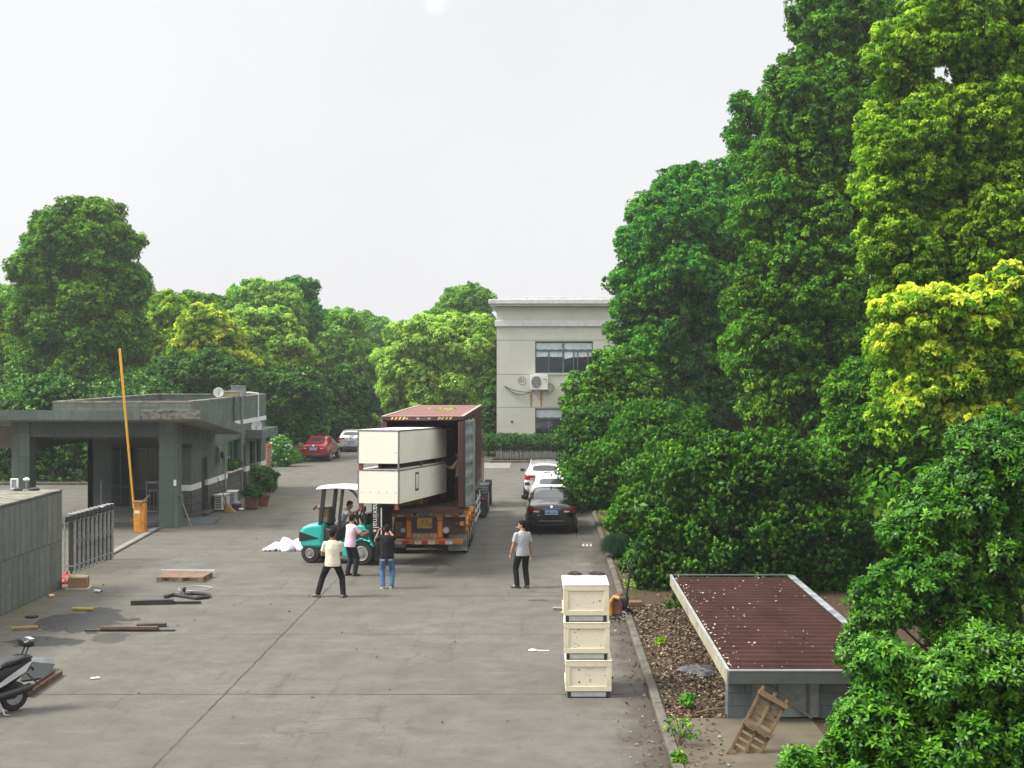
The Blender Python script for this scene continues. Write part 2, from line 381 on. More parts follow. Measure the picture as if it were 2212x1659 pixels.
for i, (x, y, r, lb) in enumerate(((-13.6, 36.05, .13, 'flat dark cap lying on the wall left of the white mushroom lamp'), (-13.2, 36.1, .15, 'dark lump of stone lying on the wall right of the white mushroom lamp'))):
    tag(MB().ell((0,0,.035),(r, r*.6, .045)).ell((r*.3,.02,.05),(r*.45, r*.4, .04)).build('stone_lump', dkm), lb, 'stone').location = (x, y, 2.576)
# ================================================================ folding gate
steel = mat('brushed_steel', (.36,.365,.36), .4, .6, .3, 8)
t = thing('folding_gate', 'retracted stainless steel folding gate with black topped posts beside the stone wall', 'gate', (-13.25, 38.7, 0))
n = 10
for i in range(n):
    y = i * .31; x = .02 * i
    f = MB(); f.bx(x+.20, x+.25, y-.03, y+.03, .07, 1.56).tube((x-.06, y, .07), (x-.06, y, 1.55), .02, n=8).bar((x-.06,y,1.5),(x+.2,y,1.5),.04,.05).bar((x-.06,y,.25),(x+.2,y,.25),.03,.04)
    o = f.build('post', steel, t)
    MB().bx(x+.05, x+.197, y-.01, y+.01, .12, 1.46).build('gap_backing', mat('gap_dark', (.035,.036,.036), .6), o)  # dark backing added to stand for the dark gap between posts
    MB().prism([(x-.02, y-.10, 1.46), (x+.27, y-.10, 1.54), (x+.27, y-.10, 1.70), (x-.02, y-.10, 1.62)], (0, .12, 0)).build('cap', blk, o, bevel=.01)
    MB().bx(x+.02, x+.25, y+.0, y+.05, 1.702, 1.71).build('cap_trim', mat('white_trim', (.75,.75,.74), .4), o)
    MB().tube((x-.02, y, .05), (x+.02, y, .05), .05, n=12).build('castor', dkm, o)
l = MB()
for i in range(n - 1):
    for z in (.7,): l.bar((.02*i+.2, i*.31, z), (.02*i+.22, (i+1)*.31, z+.28), .012, .03).bar((.02*i+.2, i*.31, z+.28), (.02*i+.22, (i+1)*.31, z), .012, .03)
l.build('lattice', mat('lattice_grey', (.04,.04,.04), .5, .3), t)
e_ = MB(); e_.bx(-.02, .3, 2.98, 3.12, .08, 1.6); e_.build('end_cabinet', mat('stained_steel', (.36,.345,.3), .45, .5, .2, 6), t, bevel=.015)
MB().tube((0,3.05,.06),(.28,3.05,.06),.06,n=12).build('castor', dkm, t)
tr = thing('gate_rail', 'long dark steel gate rail set in the ground between gate and pillar', 'rail', (-13.4, 42, 0))
MB().bar(gp(228,1206,.012), gp(346,1141,.012), .1, .024).build('rail', mat('dark_rail', (.05,.05,.05), .5, .5), tr, world=True)
MB().bar(gp(226,1203,.006), gp(342,1139.5,.006), .32, .012).build('rail_bed', mat('rail_bed', (.2,.195,.17), .85), tr, world=True)
# ================================================================ boom barrier
yel = mat('worn_yellow_paint', (.62,.27,.02), .5, 0, .2, 6, 0, 40, ((.12,.05,.02), .6, 8))
t = thing('boom_barrier', 'worn yellow barrier box with its long yellow boom raised upright', 'barrier', gp(303, 1149), 0)
MB().bx(-.19, .19, -.16, .16, 0, 1.02).build('cabinet', yel, t, bevel=.015)
MB().bx(-.21, .21, -.18, .18, 1.022, 1.09).build('cabinet_lid', mat('rusty_lid', (.28,.1,.02), .6, 0, .4, 7), t, bevel=.01)
MB().bx(-.15, .03, -.168, -.163, .66, .76).build('paper_label', whm, t)
MB().bx(.03, .17, -.167, -.163, .1, .92).build('side_panel', mat('dull_amber', (.5,.19,.015), .55, 0, .3, 5), t)
b0 = dp(289, 1098, t.location.y) - t.location; b1 = dp(258.5, 753, t.location.y) - t.location
MB().bar(b0, b1, .08, .045, (0, 1, 0)).build('boom', mat('boom_yellow', (.66,.33,.02), .45, 0, .1, 2), t, bevel=.012)
MB().bar((.0,-.2,.95), (.36,-.1,1.3), .05, .05).tube((-.12,-.2,.94), (-.12,.0,.94), .05).build('counterweight', mat('grey_arm', (.15,.16,.16), .5), t)
tag(MB().path([Vector(gp(308,1140)) + Vector((.35*math.sin(i*.9)+.2*i*.3, .25*i, .012)) for i in range(8)], .012, 6).build('cable', blk), 'loose black cable on the ground behind the yellow barrier', 'cable')
# ================================================================ gatehouse
gh = thing('gatehouse', 'low grey green stone gatehouse with flat roof and wide sloping canopy', 'gatehouse', (-13.3, 52.5, 0))
GX, Y0, Y1, PZ = -13.3, 52.5, 66.5, 4.47
def gb(name, m, *boxes, bevel=0, parent=None):
    q = MB()
    for k_ in boxes: q.bx(*k_)
    o = q.build(name, m, gh, world=True, bevel=bevel)
    if parent is not None: o.parent = parent
    return o
# parapet ring and roof
ring = gb('parapet', clad, (-18.5,GX,Y0,Y0+.22,3.02,PZ-.06), (-18.5,-18.28,Y0+.223,Y1-.223,3.02,PZ-.06), (GX-.22,GX,Y0+.223,Y1-.223,2.72,PZ-.06), (-18.5,GX,Y1-.22,Y1,2.72,PZ-.06))
gb('coping', top_st, (-18.52,GX+.02,Y0-.02,Y0+.25,PZ-.058,PZ), (-18.52,-18.25,Y0+.252,Y1-.252,PZ-.058,PZ), (GX-.25,GX+.02,Y0+.252,Y1-.252,PZ-.058,PZ), (-18.52,GX+.02,Y1-.25,Y1+.02,PZ-.058,PZ))
gb('roof', mat('tarred_roof', (.05,.052,.05), .9, 0, .3, 1.5), (-18.27,GX-.223,Y0+.224,Y1-.224,3.5,3.62))
# side wall facing the yard, broken by doors and windows
segs = [(52.5,54.0,0),(55.0,58.5,0),(58.5,60.85,1.3),(60.85,61.2,0),(62.1,62.9,0),(62.9,64.0,.95),(64.0,64.4,0),(64.4,65.3,.95),(65.3,66.5,0)]
band = mat('white_band_paint', (.74,.74,.73), .6, 0, .06, 3, 0, 40, None, .25)
for a, b_, top in segs:
    if top == 0: MB().bx(GX-.24, GX, a, b_, 1.32, 2.718).build('wall', clad, gh, world=True); MB().bx(GX-.24, GX+.012, a, b_, 1.1, 1.318).build('white_band', band, gh, world=True)
    MB().bx(GX-.24, GX+.03, a, b_, 0, (1.098 if top == 0 else top)).build('plinth', rust, gh, world=True, bevel=.02)
for a, b_, zt in ((54.0,55.0,2.23),(58.5,60.85,2.65),(61.2,62.1,2.3),(62.9,64,2.4),(64.4,65.3,2.55)): MB().bx(GX-.24, GX, a+.002, b_-.002, zt, 2.718).build('lintel', clad, gh, world=True)
gb('upper_band', band, (GX+.003, GX+.02, 56.6, Y1, 3.24, 3.43))
dg = mat('dark_green_door', (.02,.028,.026), .45); glz = mat('gatehouse_glass', (.012,.018,.018), .08, 0, .1); grn = mat('green_window_frame', (.03,.12,.1), .45)
d_ = gb('door', dg, (GX-.16,GX-.1,54.003,54.997,.12,2.225)); gb('door', dg, (GX-.16,GX-.1,61.203,62.097,.1,2.295))
gb('door_step', rust, (GX-.1, GX+.25, 53.9, 55.1, 0, .14), bevel=.015)
w_ = gb('window', glz, (GX-.15,GX-.11,58.56,60.79,1.36,2.6))
gb('frame', grn, (GX-.17,GX-.06,58.502,58.56,1.3,2.648),(GX-.17,GX-.06,60.79,60.848,1.3,2.648),(GX-.17,GX-.06,58.56,60.79,2.6,2.648),(GX-.17,GX-.06,58.56,60.79,1.302,1.36),(GX-.17,GX-.07,59.65,59.7,1.36,2.6), parent=w_)
gb('window', glz, (GX-.16,GX-.12,62.903,63.997,.96,2.395)); gb('window', glz, (GX-.16,GX-.12,64.403,65.297,.96,2.545))
gb('window_sill', whm, (GX-.05,GX+.12,58.45,60.9,1.302,1.34))
# back and left walls, platform and the porch behind the pillars
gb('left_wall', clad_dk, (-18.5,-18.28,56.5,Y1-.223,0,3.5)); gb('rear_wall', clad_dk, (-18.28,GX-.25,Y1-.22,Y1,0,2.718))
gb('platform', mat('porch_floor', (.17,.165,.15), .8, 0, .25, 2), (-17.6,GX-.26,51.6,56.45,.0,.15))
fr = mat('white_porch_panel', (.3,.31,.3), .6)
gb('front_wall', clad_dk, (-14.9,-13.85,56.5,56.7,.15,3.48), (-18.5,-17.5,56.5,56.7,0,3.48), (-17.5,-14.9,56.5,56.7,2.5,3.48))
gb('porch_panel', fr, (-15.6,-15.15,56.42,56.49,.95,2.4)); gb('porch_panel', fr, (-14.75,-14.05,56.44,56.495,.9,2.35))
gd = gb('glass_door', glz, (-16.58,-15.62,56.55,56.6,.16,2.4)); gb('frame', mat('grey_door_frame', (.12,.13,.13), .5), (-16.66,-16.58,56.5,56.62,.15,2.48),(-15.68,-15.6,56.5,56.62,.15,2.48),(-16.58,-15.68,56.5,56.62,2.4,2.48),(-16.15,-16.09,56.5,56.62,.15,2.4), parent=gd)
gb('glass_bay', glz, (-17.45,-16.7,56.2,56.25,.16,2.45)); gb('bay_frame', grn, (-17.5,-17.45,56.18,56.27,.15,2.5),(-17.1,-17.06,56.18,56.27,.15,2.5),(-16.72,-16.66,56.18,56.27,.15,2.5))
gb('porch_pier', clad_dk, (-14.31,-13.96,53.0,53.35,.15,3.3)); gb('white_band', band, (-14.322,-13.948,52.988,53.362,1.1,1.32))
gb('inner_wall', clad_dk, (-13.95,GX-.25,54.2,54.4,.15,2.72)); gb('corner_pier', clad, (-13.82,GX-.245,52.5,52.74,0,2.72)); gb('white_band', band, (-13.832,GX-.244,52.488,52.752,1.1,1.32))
gb('notice_board', mat('notice_cream', (.5,.48,.4), .7, 0, .3, 30), (-14.32,-13.95,52.955,52.99,1.75,2.0),(-14.3,-14.2,52.96,52.99,1.55,1.66))
gb('picture_frame', blk, (-14.65,-14.3,56.40,56.437,1.75,2.3)); gb('picture', mat('picture_paper', (.42,.43,.4), .6, 0, .5, 12), (-14.61,-14.34,56.385,56.399,1.8,2.25)); gb('picture', mat('picture_photo', (.16,.17,.12), .6, 0, .7, 9), (-14.62,-14.15,56.40,56.437,1.25,1.6))
# pillars and beam
pl = gb('pillar', clad, (-13.82,-13.18,50,50.64,0,3.8)); gb('pillar', clad, (-19.1,-18.46,50,50.64,0,3.8))
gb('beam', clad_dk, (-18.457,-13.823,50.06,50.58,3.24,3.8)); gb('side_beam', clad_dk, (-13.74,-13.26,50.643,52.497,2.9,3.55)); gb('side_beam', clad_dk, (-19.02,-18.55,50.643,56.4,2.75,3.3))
tag(gb('sticker', whm, (-13.3,-13.2,49.99,49.997,1.5,1.72)))
def slab(name, x0, x1, y0, y1, z0, z1, th, m):
    q = MB(); q.add([(x0,y0,z0-th),(x1,y0,z0-th),(x1,y1,z1-th),(x0,y1,z1-th),(x0,y0,z0),(x1,y0,z0),(x1,y1,z1),(x0,y1,z1)], [(0,3,2,1),(4,5,6,7),(0,1,5,4),(1,2,6,5),(2,3,7,6),(3,0,4,7)])
    return q.build(name, m, gh, world=True, bevel=.01)
cy0, cy1 = 49.0, 56.3; cx1 = -12.1
slab('canopy', -20.6, cx1, cy0, cy1, 4.22, 3.34, .31, mat('canopy_soffit', (.30,.285,.23), .85, 0, .25, 1.5))
q = MB(); q.bx(-20.0,-14.2,cy0-.03,cy0-.003,3.90,4.24)
q.build('fascia', clad, gh, world=True)
q = MB(); q.add([(cx1+.003,cy0-.03,3.90),(cx1+.03,cy0-.03,3.90),(cx1+.03,cy1+.02,3.02),(cx1+.003,cy1+.02,3.02),(cx1+.003,cy0-.03,4.24),(cx1+.03,cy0-.03,4.24),(cx1+.03,cy1+.02,3.36),(cx1+.003,cy1+.02,3.36)], [(0,3,2,1),(4,5,6,7),(0,1,5,4),(1,2,6,5),(2,3,7,6),(3,0,4,7)])
q.build('fascia', clad, gh, world=True)
brk = mat('broken_concrete', (.17,.165,.15), .95, 0, .5, 6, 1.0, 15, ((.04,.036,.032), .5, 7))
gb('broken_edge', brk, (-14.19,cx1,cy0-.025,cy0-.003,3.92,4.25), bevel=.03); gb('broken_edge', brk, (-20.6,-20.01,cy0-.025,cy0-.003,3.88,4.23), bevel=.03)
gb('side_canopy', clad, (GX+.003,-12.57,62,65.7,2.55,2.95), bevel=.01)
gb('shutter_panel', mat('dull_brown_panel', (.12,.1,.085), .7, 0, .2, 3), (-20.2,-19.12,50.2,50.26,2.85,3.62))
# pipes and wires
q = MB(); q.tube((GX+.06,59.4,4.5),(GX+.06,59.4,3.0),.022).tube((GX+.06,59.5,4.5),(GX+.06,59.5,3.0),.015); q.build('wire_conduit', blk, gh, world=True)
MB().path([(GX-1,64.2,4.55),(GX-.3,64.4,4.56),(GX+.05,64.5,4.52),(GX+.05,64.5,4.2),(GX+.05,64.5,3.0)], .04, 8).build('white_pipe', whm, gh, world=True)
MB().tube((GX+.07,60.95,4.5),(GX+.07,60.95,.15),.05).build('drain_pipe', mat('grey_pipe', (.2,.21,.2), .5), gh, world=True)
MB().path([(GX+.05,57.6,2.3),(GX+.06,57.75,2.1),(GX+.06,57.8,1.4),(GX+.07,57.85,.7),(GX+.25,57.9,.5)], .03, 8).build('refrigerant_pipe', mat('lagged_pipe', (.3,.31,.3), .6), gh, world=True)
# things on and beside the gatehouse
def dish(name, label, loc, r, az, tilt):
    t = thing(name, label, 'satellite dish', loc, az)
    q = MB(); rings = []
    for i in range(6):
        a = i/5; rings.append([Vector((r*max(a,.02)*math.cos(2*PI*k/24), -.28*r*a*a, r*max(a,.02)*math.sin(2*PI*k/24))) for k in range(24)])
    q.loft(rings, cap=False); q.xf(Matrix.Rotation(tilt, 4, 'X')).xf(Matrix.Translation((0,0,r*1.15)))
    o = q.build('reflector', mat('dish_white', (.62,.63,.62), .5, 0, .1, 5), t); m_ = o.modifiers.new('s','SOLIDIFY'); m_.thickness = .012
    MB().tube((0,.12,0),(0,.06,r*1.1),.025).bar((0,0,r*.4),(0,-.55*r,r*1.0),.02,.02).box((0,-.58*r,r*1.05),(.06,.08,.06)).build('mast', steel, t)
    return t
dish('satellite_dish', 'grey satellite dish standing on the gatehouse roof edge', (GX-.12,57.4,PZ-.02), .21, math.radians(12), math.radians(-8))
dish('satellite_dish', 'white satellite dish mounted low on the small side canopy', (-12.86,62.35,2.80), .25, math.radians(-5), math.radians(-15))
tag(MB().bx(-.35,.35,-.2,.2,0,.22).bx(-.38,.38,-.23,.23,.22,.25).build('roof_box', mat('roof_box', (.28,.25,.15), .8), bevel=.01), 'tan box standing on the gatehouse parapet behind the dish', 'box').location = (GX-.13, 59.6, PZ)
tag(MB().bx(-.3,.3,-.16,.16,0,.42).bx(-.32,.32,-.18,.18,.422,.45).build('roof_box', mat('grey_box', (.2,.21,.21), .7), bevel=.01), 'grey metal box on the gatehouse parapet above the black conduit', 'box').location = (GX-.13, 61.2, PZ)
t = thing('alarm_bell', 'round black bell on a grey box on the gatehouse wall', 'alarm bell', (GX+.01, 56.6, 2.2))
MB().bx(0,.14,-.14,.14,-.35,.3).build('bell_box', mat('grey_box', (.2,.21,.21), .7), t, bevel=.01); MB().disc((.14,.1,0),(1,.2,0),.16,.12).build('bell', blk, t, bevel=.02)
def ac_unit(label, loc, rot, face='grille', seed=0):
    t = thing('air_conditioner', label, 'air conditioner', loc, rot)
    body = mat('ac_white', (.66,.66,.62), .5, 0, .08, 4, 0, 40, ((.3,.24,.15), .66, 5))
    MB().bx(-.42,.42,-.16,.16,.06,.64).build('casing', body, t, bevel=.012)
    g_ = MB()
    for i in range(9): g_.bx(-.36+.0+i*.055,-.345+i*.055,-.175,-.165,.1,.6)
    for z in range(6): g_.bx(-.38,.1,-.174,-.163,.12+z*.085,.13+z*.085)
    fan = MB().disc((-.13,-.158,.35),(0,-1,0),.235,.006,28).build('fan_opening', mat('fan_grey', (.06,.062,.065), .6), t)
    g2 = MB()
    for r_ in (.06,.1,.14,.18,.22,.25): g2.path([(-.13+r_*math.cos(a*PI/12),-.172,.35+r_*math.sin(a*PI/12)) for a in range(24)], .004, 5, closed=True)
    for a in range(8): g2.bar((-.13,-.172,.35),(-.13+.25*math.cos(a*PI/4),-.172,.35+.25*math.sin(a*PI/4)),.006,.004)
    g2.build('fan_guard', body, fan)
    if face == 'side':
        s_ = MB()
        for i in range(7): s_.bx(-.424,-.4205,-.12,.12,.13+i*.07,.165+i*.07)
        s_.bx(-.35,.35,.1605,.165,.12,.58); s_.build('coil_grille', dkm, t)
        MB().bx(-.47,.47,-.22,.22,.642,.665).build('lid', mat('ac_lid', (.75,.75,.73), .5), t, bevel=.006)
    MB().bx(-.34,-.26,-.18,.18,0,.06).build('foot', dkm, t); MB().bx(.26,.34,-.18,.18,0,.06).build('foot', dkm, t)
    return t
ac_unit('white air conditioner unit on the ground by the gatehouse, nearest the broom', (-12.95, 56.0, 0), PI/2-.15, 'side')
ac_unit('white air conditioner unit with wide lid behind the first one by the gatehouse', (-12.85, 57.4, 0), PI/2+.1, 'side')
t = thing('broom', 'straw broom leaning with its dark handle against the gatehouse wall', 'broom', (-12.75, 55.3, 0))
MB().tube((-.28,.25,1.35),(.12,.0,.35),.017).build('handle', mat('broom_handle', (.1,.06,.035), .6), t)
MB().loft([[Vector((.12+.05*math.cos(a), .05*math.sin(a), .36)) for a in np.linspace(0,2*PI,9)[:-1]], [Vector((.3+.28*math.cos(a), -.05+.1*math.sin(a), .01)) for a in np.linspace(0,2*PI,9)[:-1]]]).build('bristles', mat('straw', (.3,.2,.06), .9, 0, .4, 40), t)
t = thing('scrap_bucket', 'dark bucket of odds and ends beside the air conditioner units', 'bucket', (-12.4, 56.1, 0))
MB().tube((0,0,0),(0,0,.25),.16,.2,16).build('pail', dkm, t); MB().ell((0,0,.28),(.15,.12,.1)).build('rag', mat('pale_rag', (.35,.35,.33), .8), t); MB().ell((.2,-.1,.05),(.12,.08,.05)).build('rag', whm, t)
terra = mat('terracotta', (.20,.07,.045), .8, 0, .25, 5); soilm = mat('pot_soil', (.03,.02,.014), .95)
POTS = [(gp(541,1101), 'square brown terracotta planter nearest the air conditioner units'), (gp(562,1094), 'round red terracotta tub beside the square planter'), (gp(587,1055), 'black square planter at the gatehouse far corner')]
for i, (g, lb) in enumerate(POTS):
    t = thing('plant_pot', lb, 'plant pot', g + Vector((0,.25,0)))
    if i == 1: MB().tube((0,0,.02),(0,0,.42),.27,.36,20).tube((0,0,.4),(0,0,.45),.39,.39,20).build('pot', terra, t)
    elif i == 0: MB().prism([(-.24,-.24,.05),(.24,-.24,.05),(.24,.24,.05),(-.24,.24,.05)],(0,0,.42)).bx(-.28,.28,-.28,.28,.471,.53).build('pot', mat('brown_pot', (.13,.06,.045), .8, 0, .25, 5), t, bevel=.01); MB().bx(-.2,-.1,-.2,.2,0,.05).bx(.1,.2,-.2,.2,0,.05).build('feet', dkm, t)
    else: MB().prism([(-.2,-.2,0),(.2,-.2,0),(.2,.2,0),(-.2,.2,0)],(0,0,.5)).build('pot', dkm, t, bevel=.015)
    MB().disc((0,0,(.53,.45,.5)[i]),(0,0,1),.2,.006,14).build('soil', soilm, t)
t = thing('mop', 'grey mop propped upside down against the gatehouse pillar', 'mop', gp(414, 1138))
MB().tube((0,0,0),(-.46,.1,1.12),.018).build('handle', mat('mop_handle', (.3,.27,.2), .6), t)
mh = MB()
for i in range(22):
    a = i*.9; mh.tube((-.46,.1,1.12),(-.46+.13*math.cos(a),.1+.1*math.sin(a),1.1+.1*math.sin(i*1.7)-.05),.02,.012,6)
mh.build('mop_head', mat('mop_grey', (.2,.2,.2), .9, 0, .4, 30), t)
tag(MB().prism([(-.5,-.8,.0),(1.0,-.3,.0),(1.0,.9,.12),(-.5,.5,.12)], (0,0,.03)).build('ramp_plate', mat('ramp_steel', (.13,.15,.16), .5, .4, .2, 5)), 'grey steel ramp plate on the ground beside the gatehouse pillar', 'ramp').location = gp(405, 1131)
t = thing('guard_rail', 'grey metal rail gate beneath the canopy just left of the right pillar', 'railing', gp(352, 1117))
q = MB()
for x in (-.62,.05): q.bar((x,0,0),(x,0,1.35),.05,.05)
for x in np.linspace(-.5,-.05,4): q.bar((x,0,.25),(x,0,1.0),.022,.022)
q.bar((-.62,0,1.02),(.05,0,1.02),.04,.05).bar((-.62,0,.22),(.05,0,.22),.04,.05).bar((-.66,0,1.33),(.1,0,1.33),.06,.08)
q.build('rails', mat('rail_grey', (.22,.24,.23), .5), t)
t = thing('desk', 'plain tan wooden desk inside the porch behind the grey rail', 'desk', (-14.6, 55.4, .15))
MB().bx(-.7,.7,-.3,.3,.7,.75).build('table_top', mat('desk_wood', (.3,.17,.06), .5), t); MB().bx(-.65,.65,-.27,-.24,.02,.7).bx(-.65,-.6,-.24,.27,0,.7).bx(.6,.65,-.24,.27,0,.7).build('panels', mat('desk_wood', (.3,.17,.06), .5), t)
t = thing('slack_chain', 'dark green rope strung across the gatehouse porch', 'rope', (-15.6, 54.3, 0))
MB().path([(-1.65,0,1.3),(-1.0,0,1.12),(-.3,0,1.05),(.6,0,1.03),(1.35,0,1.05)], .022, 7).build('rope', mat('green_rope', (.06,.1,.09), .6), t); MB().bar((-1.65,0,.0),(-1.65,0,1.32),.06,.06).build('post', mat('grey_post', (.3,.32,.32), .5), t)
t = thing('litter_bin_post', 'slim pink post with orange cap and black base at the gatehouse far corner', 'post', gp(579, 1016))
MB().tube((0,0,.12),(0,0,1.25),.13,.2,14).build('post', mat('faded_pink', (.32,.17,.14), .6), t); MB().tube((0,0,1.252),(0,0,1.45),.19,.17,14).build('cap', mat('orange_cap', (.3,.06,.03), .5), t); MB().tube((0,0,0),(0,0,.119),.2,.2,14).build('base', dkm, t)
# ================================================================ two storey building
bd = thing('factory_building', 'pale grey green two storey building marked 01 with white cornice', 'building', (1.2, 88, 0))
plaster = mat('pale_plaster', (.52,.525,.455), .85, 0, .07, .8, .15, 20, ((.41,.42,.35), .63, 1.1), .12)
wht = mat('cornice_white', (.6,.6,.6), .75, 0, .1, 2, 0, 40, ((.3,.3,.29), .6, 4), .35)
BX0, BX1, BY = -3.06, 5.45, 88.0
def bz(y, d=BY): return H - (y - HZ) / F * d
def bxx(x, d=BY): return (x - VX) / F * d
W0, W1 = bxx(1156), bxx(1281); z2a, z2b = bz(806), bz(737); z1a, z1b = 1.0, bz(882)
def bb(name, m, *boxes, bevel=0, parent=None):
    q = MB()
    for k_ in boxes: q.bx(*k_)
    o = q.build(name, m, bd, world=True, bevel=bevel)
    if parent is not None: o.parent = parent
    return o
ztop = bz(662)
bb('wall', plaster, (BX0,W0,BY,BY+.3,0,ztop),(W1,BX1,BY,BY+.3,0,ztop),(W0,W1,BY,BY+.3,0,z1a),(W0,W1,BY,BY+.3,z1b,z2a),(W0,W1,BY,BY+.3,z2b,ztop),(BX0,BX0+.3,BY+.3,BY+26,0,ztop),(BX1-.3,BX1,BY+.3,BY+26,0,ztop),(BX0+.3,BX1-.3,BY+25.7,BY+26,0,ztop))
bb('roof', top_st, (BX0+.3,BX1-.3,BY+.3,BY+25.7,ztop-.2,ztop-.02))
jz = [bz(y) for y in (735.5, 807.5, 881)]
bb('wall_joint', mat('joint_grey', (.2,.2,.17), .9), *[(BX0-.003,BX1,BY-.004,BY+.05,z-.014,z+.014) for z in (jz[0]+.02, jz[1]-.03, jz[2]+.04)])
bb('cornice', wht, (BX0-.42,BX1+.42,BY-.42,BY+26.4,bz(662)+.02,bz(657)), (BX0-.5,BX1+.5,BY-.5,BY+26.5,bz(657)+.003,bz(647)), bevel=.02)
bb('cornice_groove', mat('groove_shade', (.2,.2,.2), .9), (BX0-.46,BX1+.46,BY-.46,BY+26.4,bz(657)+.001-.03,bz(657)))
bb('parapet', wht, (bxx(1133),bxx(1310),BY-.3,BY+.1,bz(647)+.003,bz(642)), bevel=.01)
bb('string_course', wht, (BX0-.13,BX1+.13,BY-.13,BY-.003,bz(705),bz(693)), bevel=.01)
wfr = mat('teal_window_frame', (.07,.13,.15), .45); wgl = mat('window_glass', (.018,.024,.03), .06, 0, .2, .7); bli = mat('blind_cloth', (.52,.58,.58), .8, 0, .12, 3); blw = mat('white_cloth', (.7,.71,.72), .8, 0, .05, 3)
def bwin(za, zb, lower):
    h = zb - za; wd = W1 - W0
    p = bb('window', wgl, (W0+.004,W1-.004,BY+.14,BY+.17,za+.004,zb-.004))
    xs = [0, .235, .485, .665, .73, .9]; zt = za + h*.70
    fr_ = [(W0+.002,W0+.06,BY+.08,BY+.16,za,zb),(W1-.06,W1-.002,BY+.08,BY+.16,za,zb),(W0+.06,W1-.06,BY+.08,BY+.16,zb-.07,zb-.002),(W0+.06,W1-.06,BY+.08,BY+.16,za+.002,za+.06),(W0+.06,W1-.06,BY+.075,BY+.155,zt-.04,zt+.04),(W0+wd*.485-.05,W0+wd*.485+.05,BY+.07,BY+.15,za+.06,zb-.07)]
    fr_ += [(W0+wd*q_-.03,W0+wd*q_+.03,BY+.085,BY+.157,za+.06,zt-.04) for q_ in ([.235,.665,.735,.91] if not lower else [.235,.73])]
    bb('frame', wfr, *fr_, parent=p)
    bb('sill', plaster, (W0-.12,W1+.12,BY-.05,BY-.003,za-.1,za), parent=p)
    def hang(x0, x1, z0, z1, m, sk=0):
        q = MB(); n_ = 16; vs = []
        for i in range(n_+1):
            u = i/n_; x = W0+wd*(x0+(x1-x0)*u); dy = .02*math.sin(u*19)+.01*math.sin(u*41)
            vs += [(x,BY+.125+dy*.5,za+h*(z0+sk*u+.008*math.sin(u*23))),(x,BY+.125+dy*.5,za+h*z1)]
        q.add(vs, [(2*i,2*i+2,2*i+3,2*i+1) for i in range(n_)]); o = q.build('blind', m, bd, world=True); o.parent = p
    if not lower:
        hang(.01,.475,.74,.94,bli); hang(.5,.985,.74,.94,bli); hang(.01,.23,.5,.69,bli,.02); hang(.25,.475,.51,.69,bli); hang(.505,.655,.44,.69,blw,.06); hang(.67,.99,.49,.69,bli,.03)
    else: hang(.01,.475,.73,.97,bli)
bwin(z2a, z2b, False); bwin(z1a, z1b, True)
# reveal
emb = mat('emblem_grey', (.12,.12,.10), .8)
ec = Vector((bxx(1128), BY-.01, bz(822.5)))
MB().path([ec + Vector((.25*math.cos(a*PI/16), 0, .25*math.sin(a*PI/16))) for a in range(32)], .014, 5, closed=True).build('emblem_ring', emb, bd, world=True)
txt('01', .34, emb, bd, ec - bd.location + Vector((0,-.004,0)), name='number')
rs = mat('rust_stain', (.36,.2,.06), .9, 0, .3, 5)
for x in (1147.5, 1169): 
    q = MB(); x0 = bxx(x); zz = [bz(845), bz(860), bz(880)]
    q.add([(x0-.07,BY-.003,zz[0]),(x0+.07,BY-.003,zz[0]),(x0+.09,BY-.003,zz[1]),(x0-.08,BY-.003,zz[1]),(x0+.04,BY-.003,zz[2]),(x0-.05,BY-.003,zz[2])], [(0,1,2,3),(3,2,4,5)]); q.build('rust_streak', rs, bd, world=True)
t = ac_unit('white air conditioner unit on the wall of the two storey building', (bxx(1164.5), BY-.32, bz(845)), 0)
t.scale = (1.32, 1.2, 1.62)
MB().bar((-.3,-.2,.03),(-.3,.26,.03),.04,.06).bar((.3,-.2,.03),(.3,.26,.03),.04,.06).build('bracket', mat('rusty_bracket', (.12,.05,.02), .8), t)
MB().bx(.2,.36,-.166,-.162,.45,.475).bx(.3,.36,-.166,-.162,.37,.39).build('badge', blk, t)
q = MB(); a0 = dp(1089,834,BY-.06); a1 = dp(1146,847,BY-.1)
for k_ in (.0, .35): q.path([a0.lerp(a1, u)+Vector((0,-.04,-k_*math.sin(u*PI)*.6-.12*math.sin(u*PI))) for u in np.linspace(0,1,14)], .025, 6)
tag(q.build('air_conditioner_cable', blk), 'pair of black cables slung from a wall hole to the wall air conditioner', 'cable')
q = MB(); cc_ = dp(1188,838,BY-.08)
for r_ in (.2,.24): q.path([cc_+Vector((r_*math.cos(a*PI/10),-.01*a/3,r_*1.15*math.sin(a*PI/10))) for a in range(20)], .016, 6, closed=True)
q.path([cc_+Vector((-.2,0,-.1)), cc_+Vector((-.12,0,-.42)), cc_+Vector((-.02,0,-.3))], .016, 6)
tag(q.build('pipe_coil', mat('coil_grey', (.16,.16,.15), .6)), 'small coil of grey pipe hanging right of the wall air conditioner', 'pipe coil')
q = MB(); cc_ = dp(1106,911,BY); q.disc(cc_, (0,-1,0), .07, .02); q.build('pipe_hole', blk, bd, world=True)
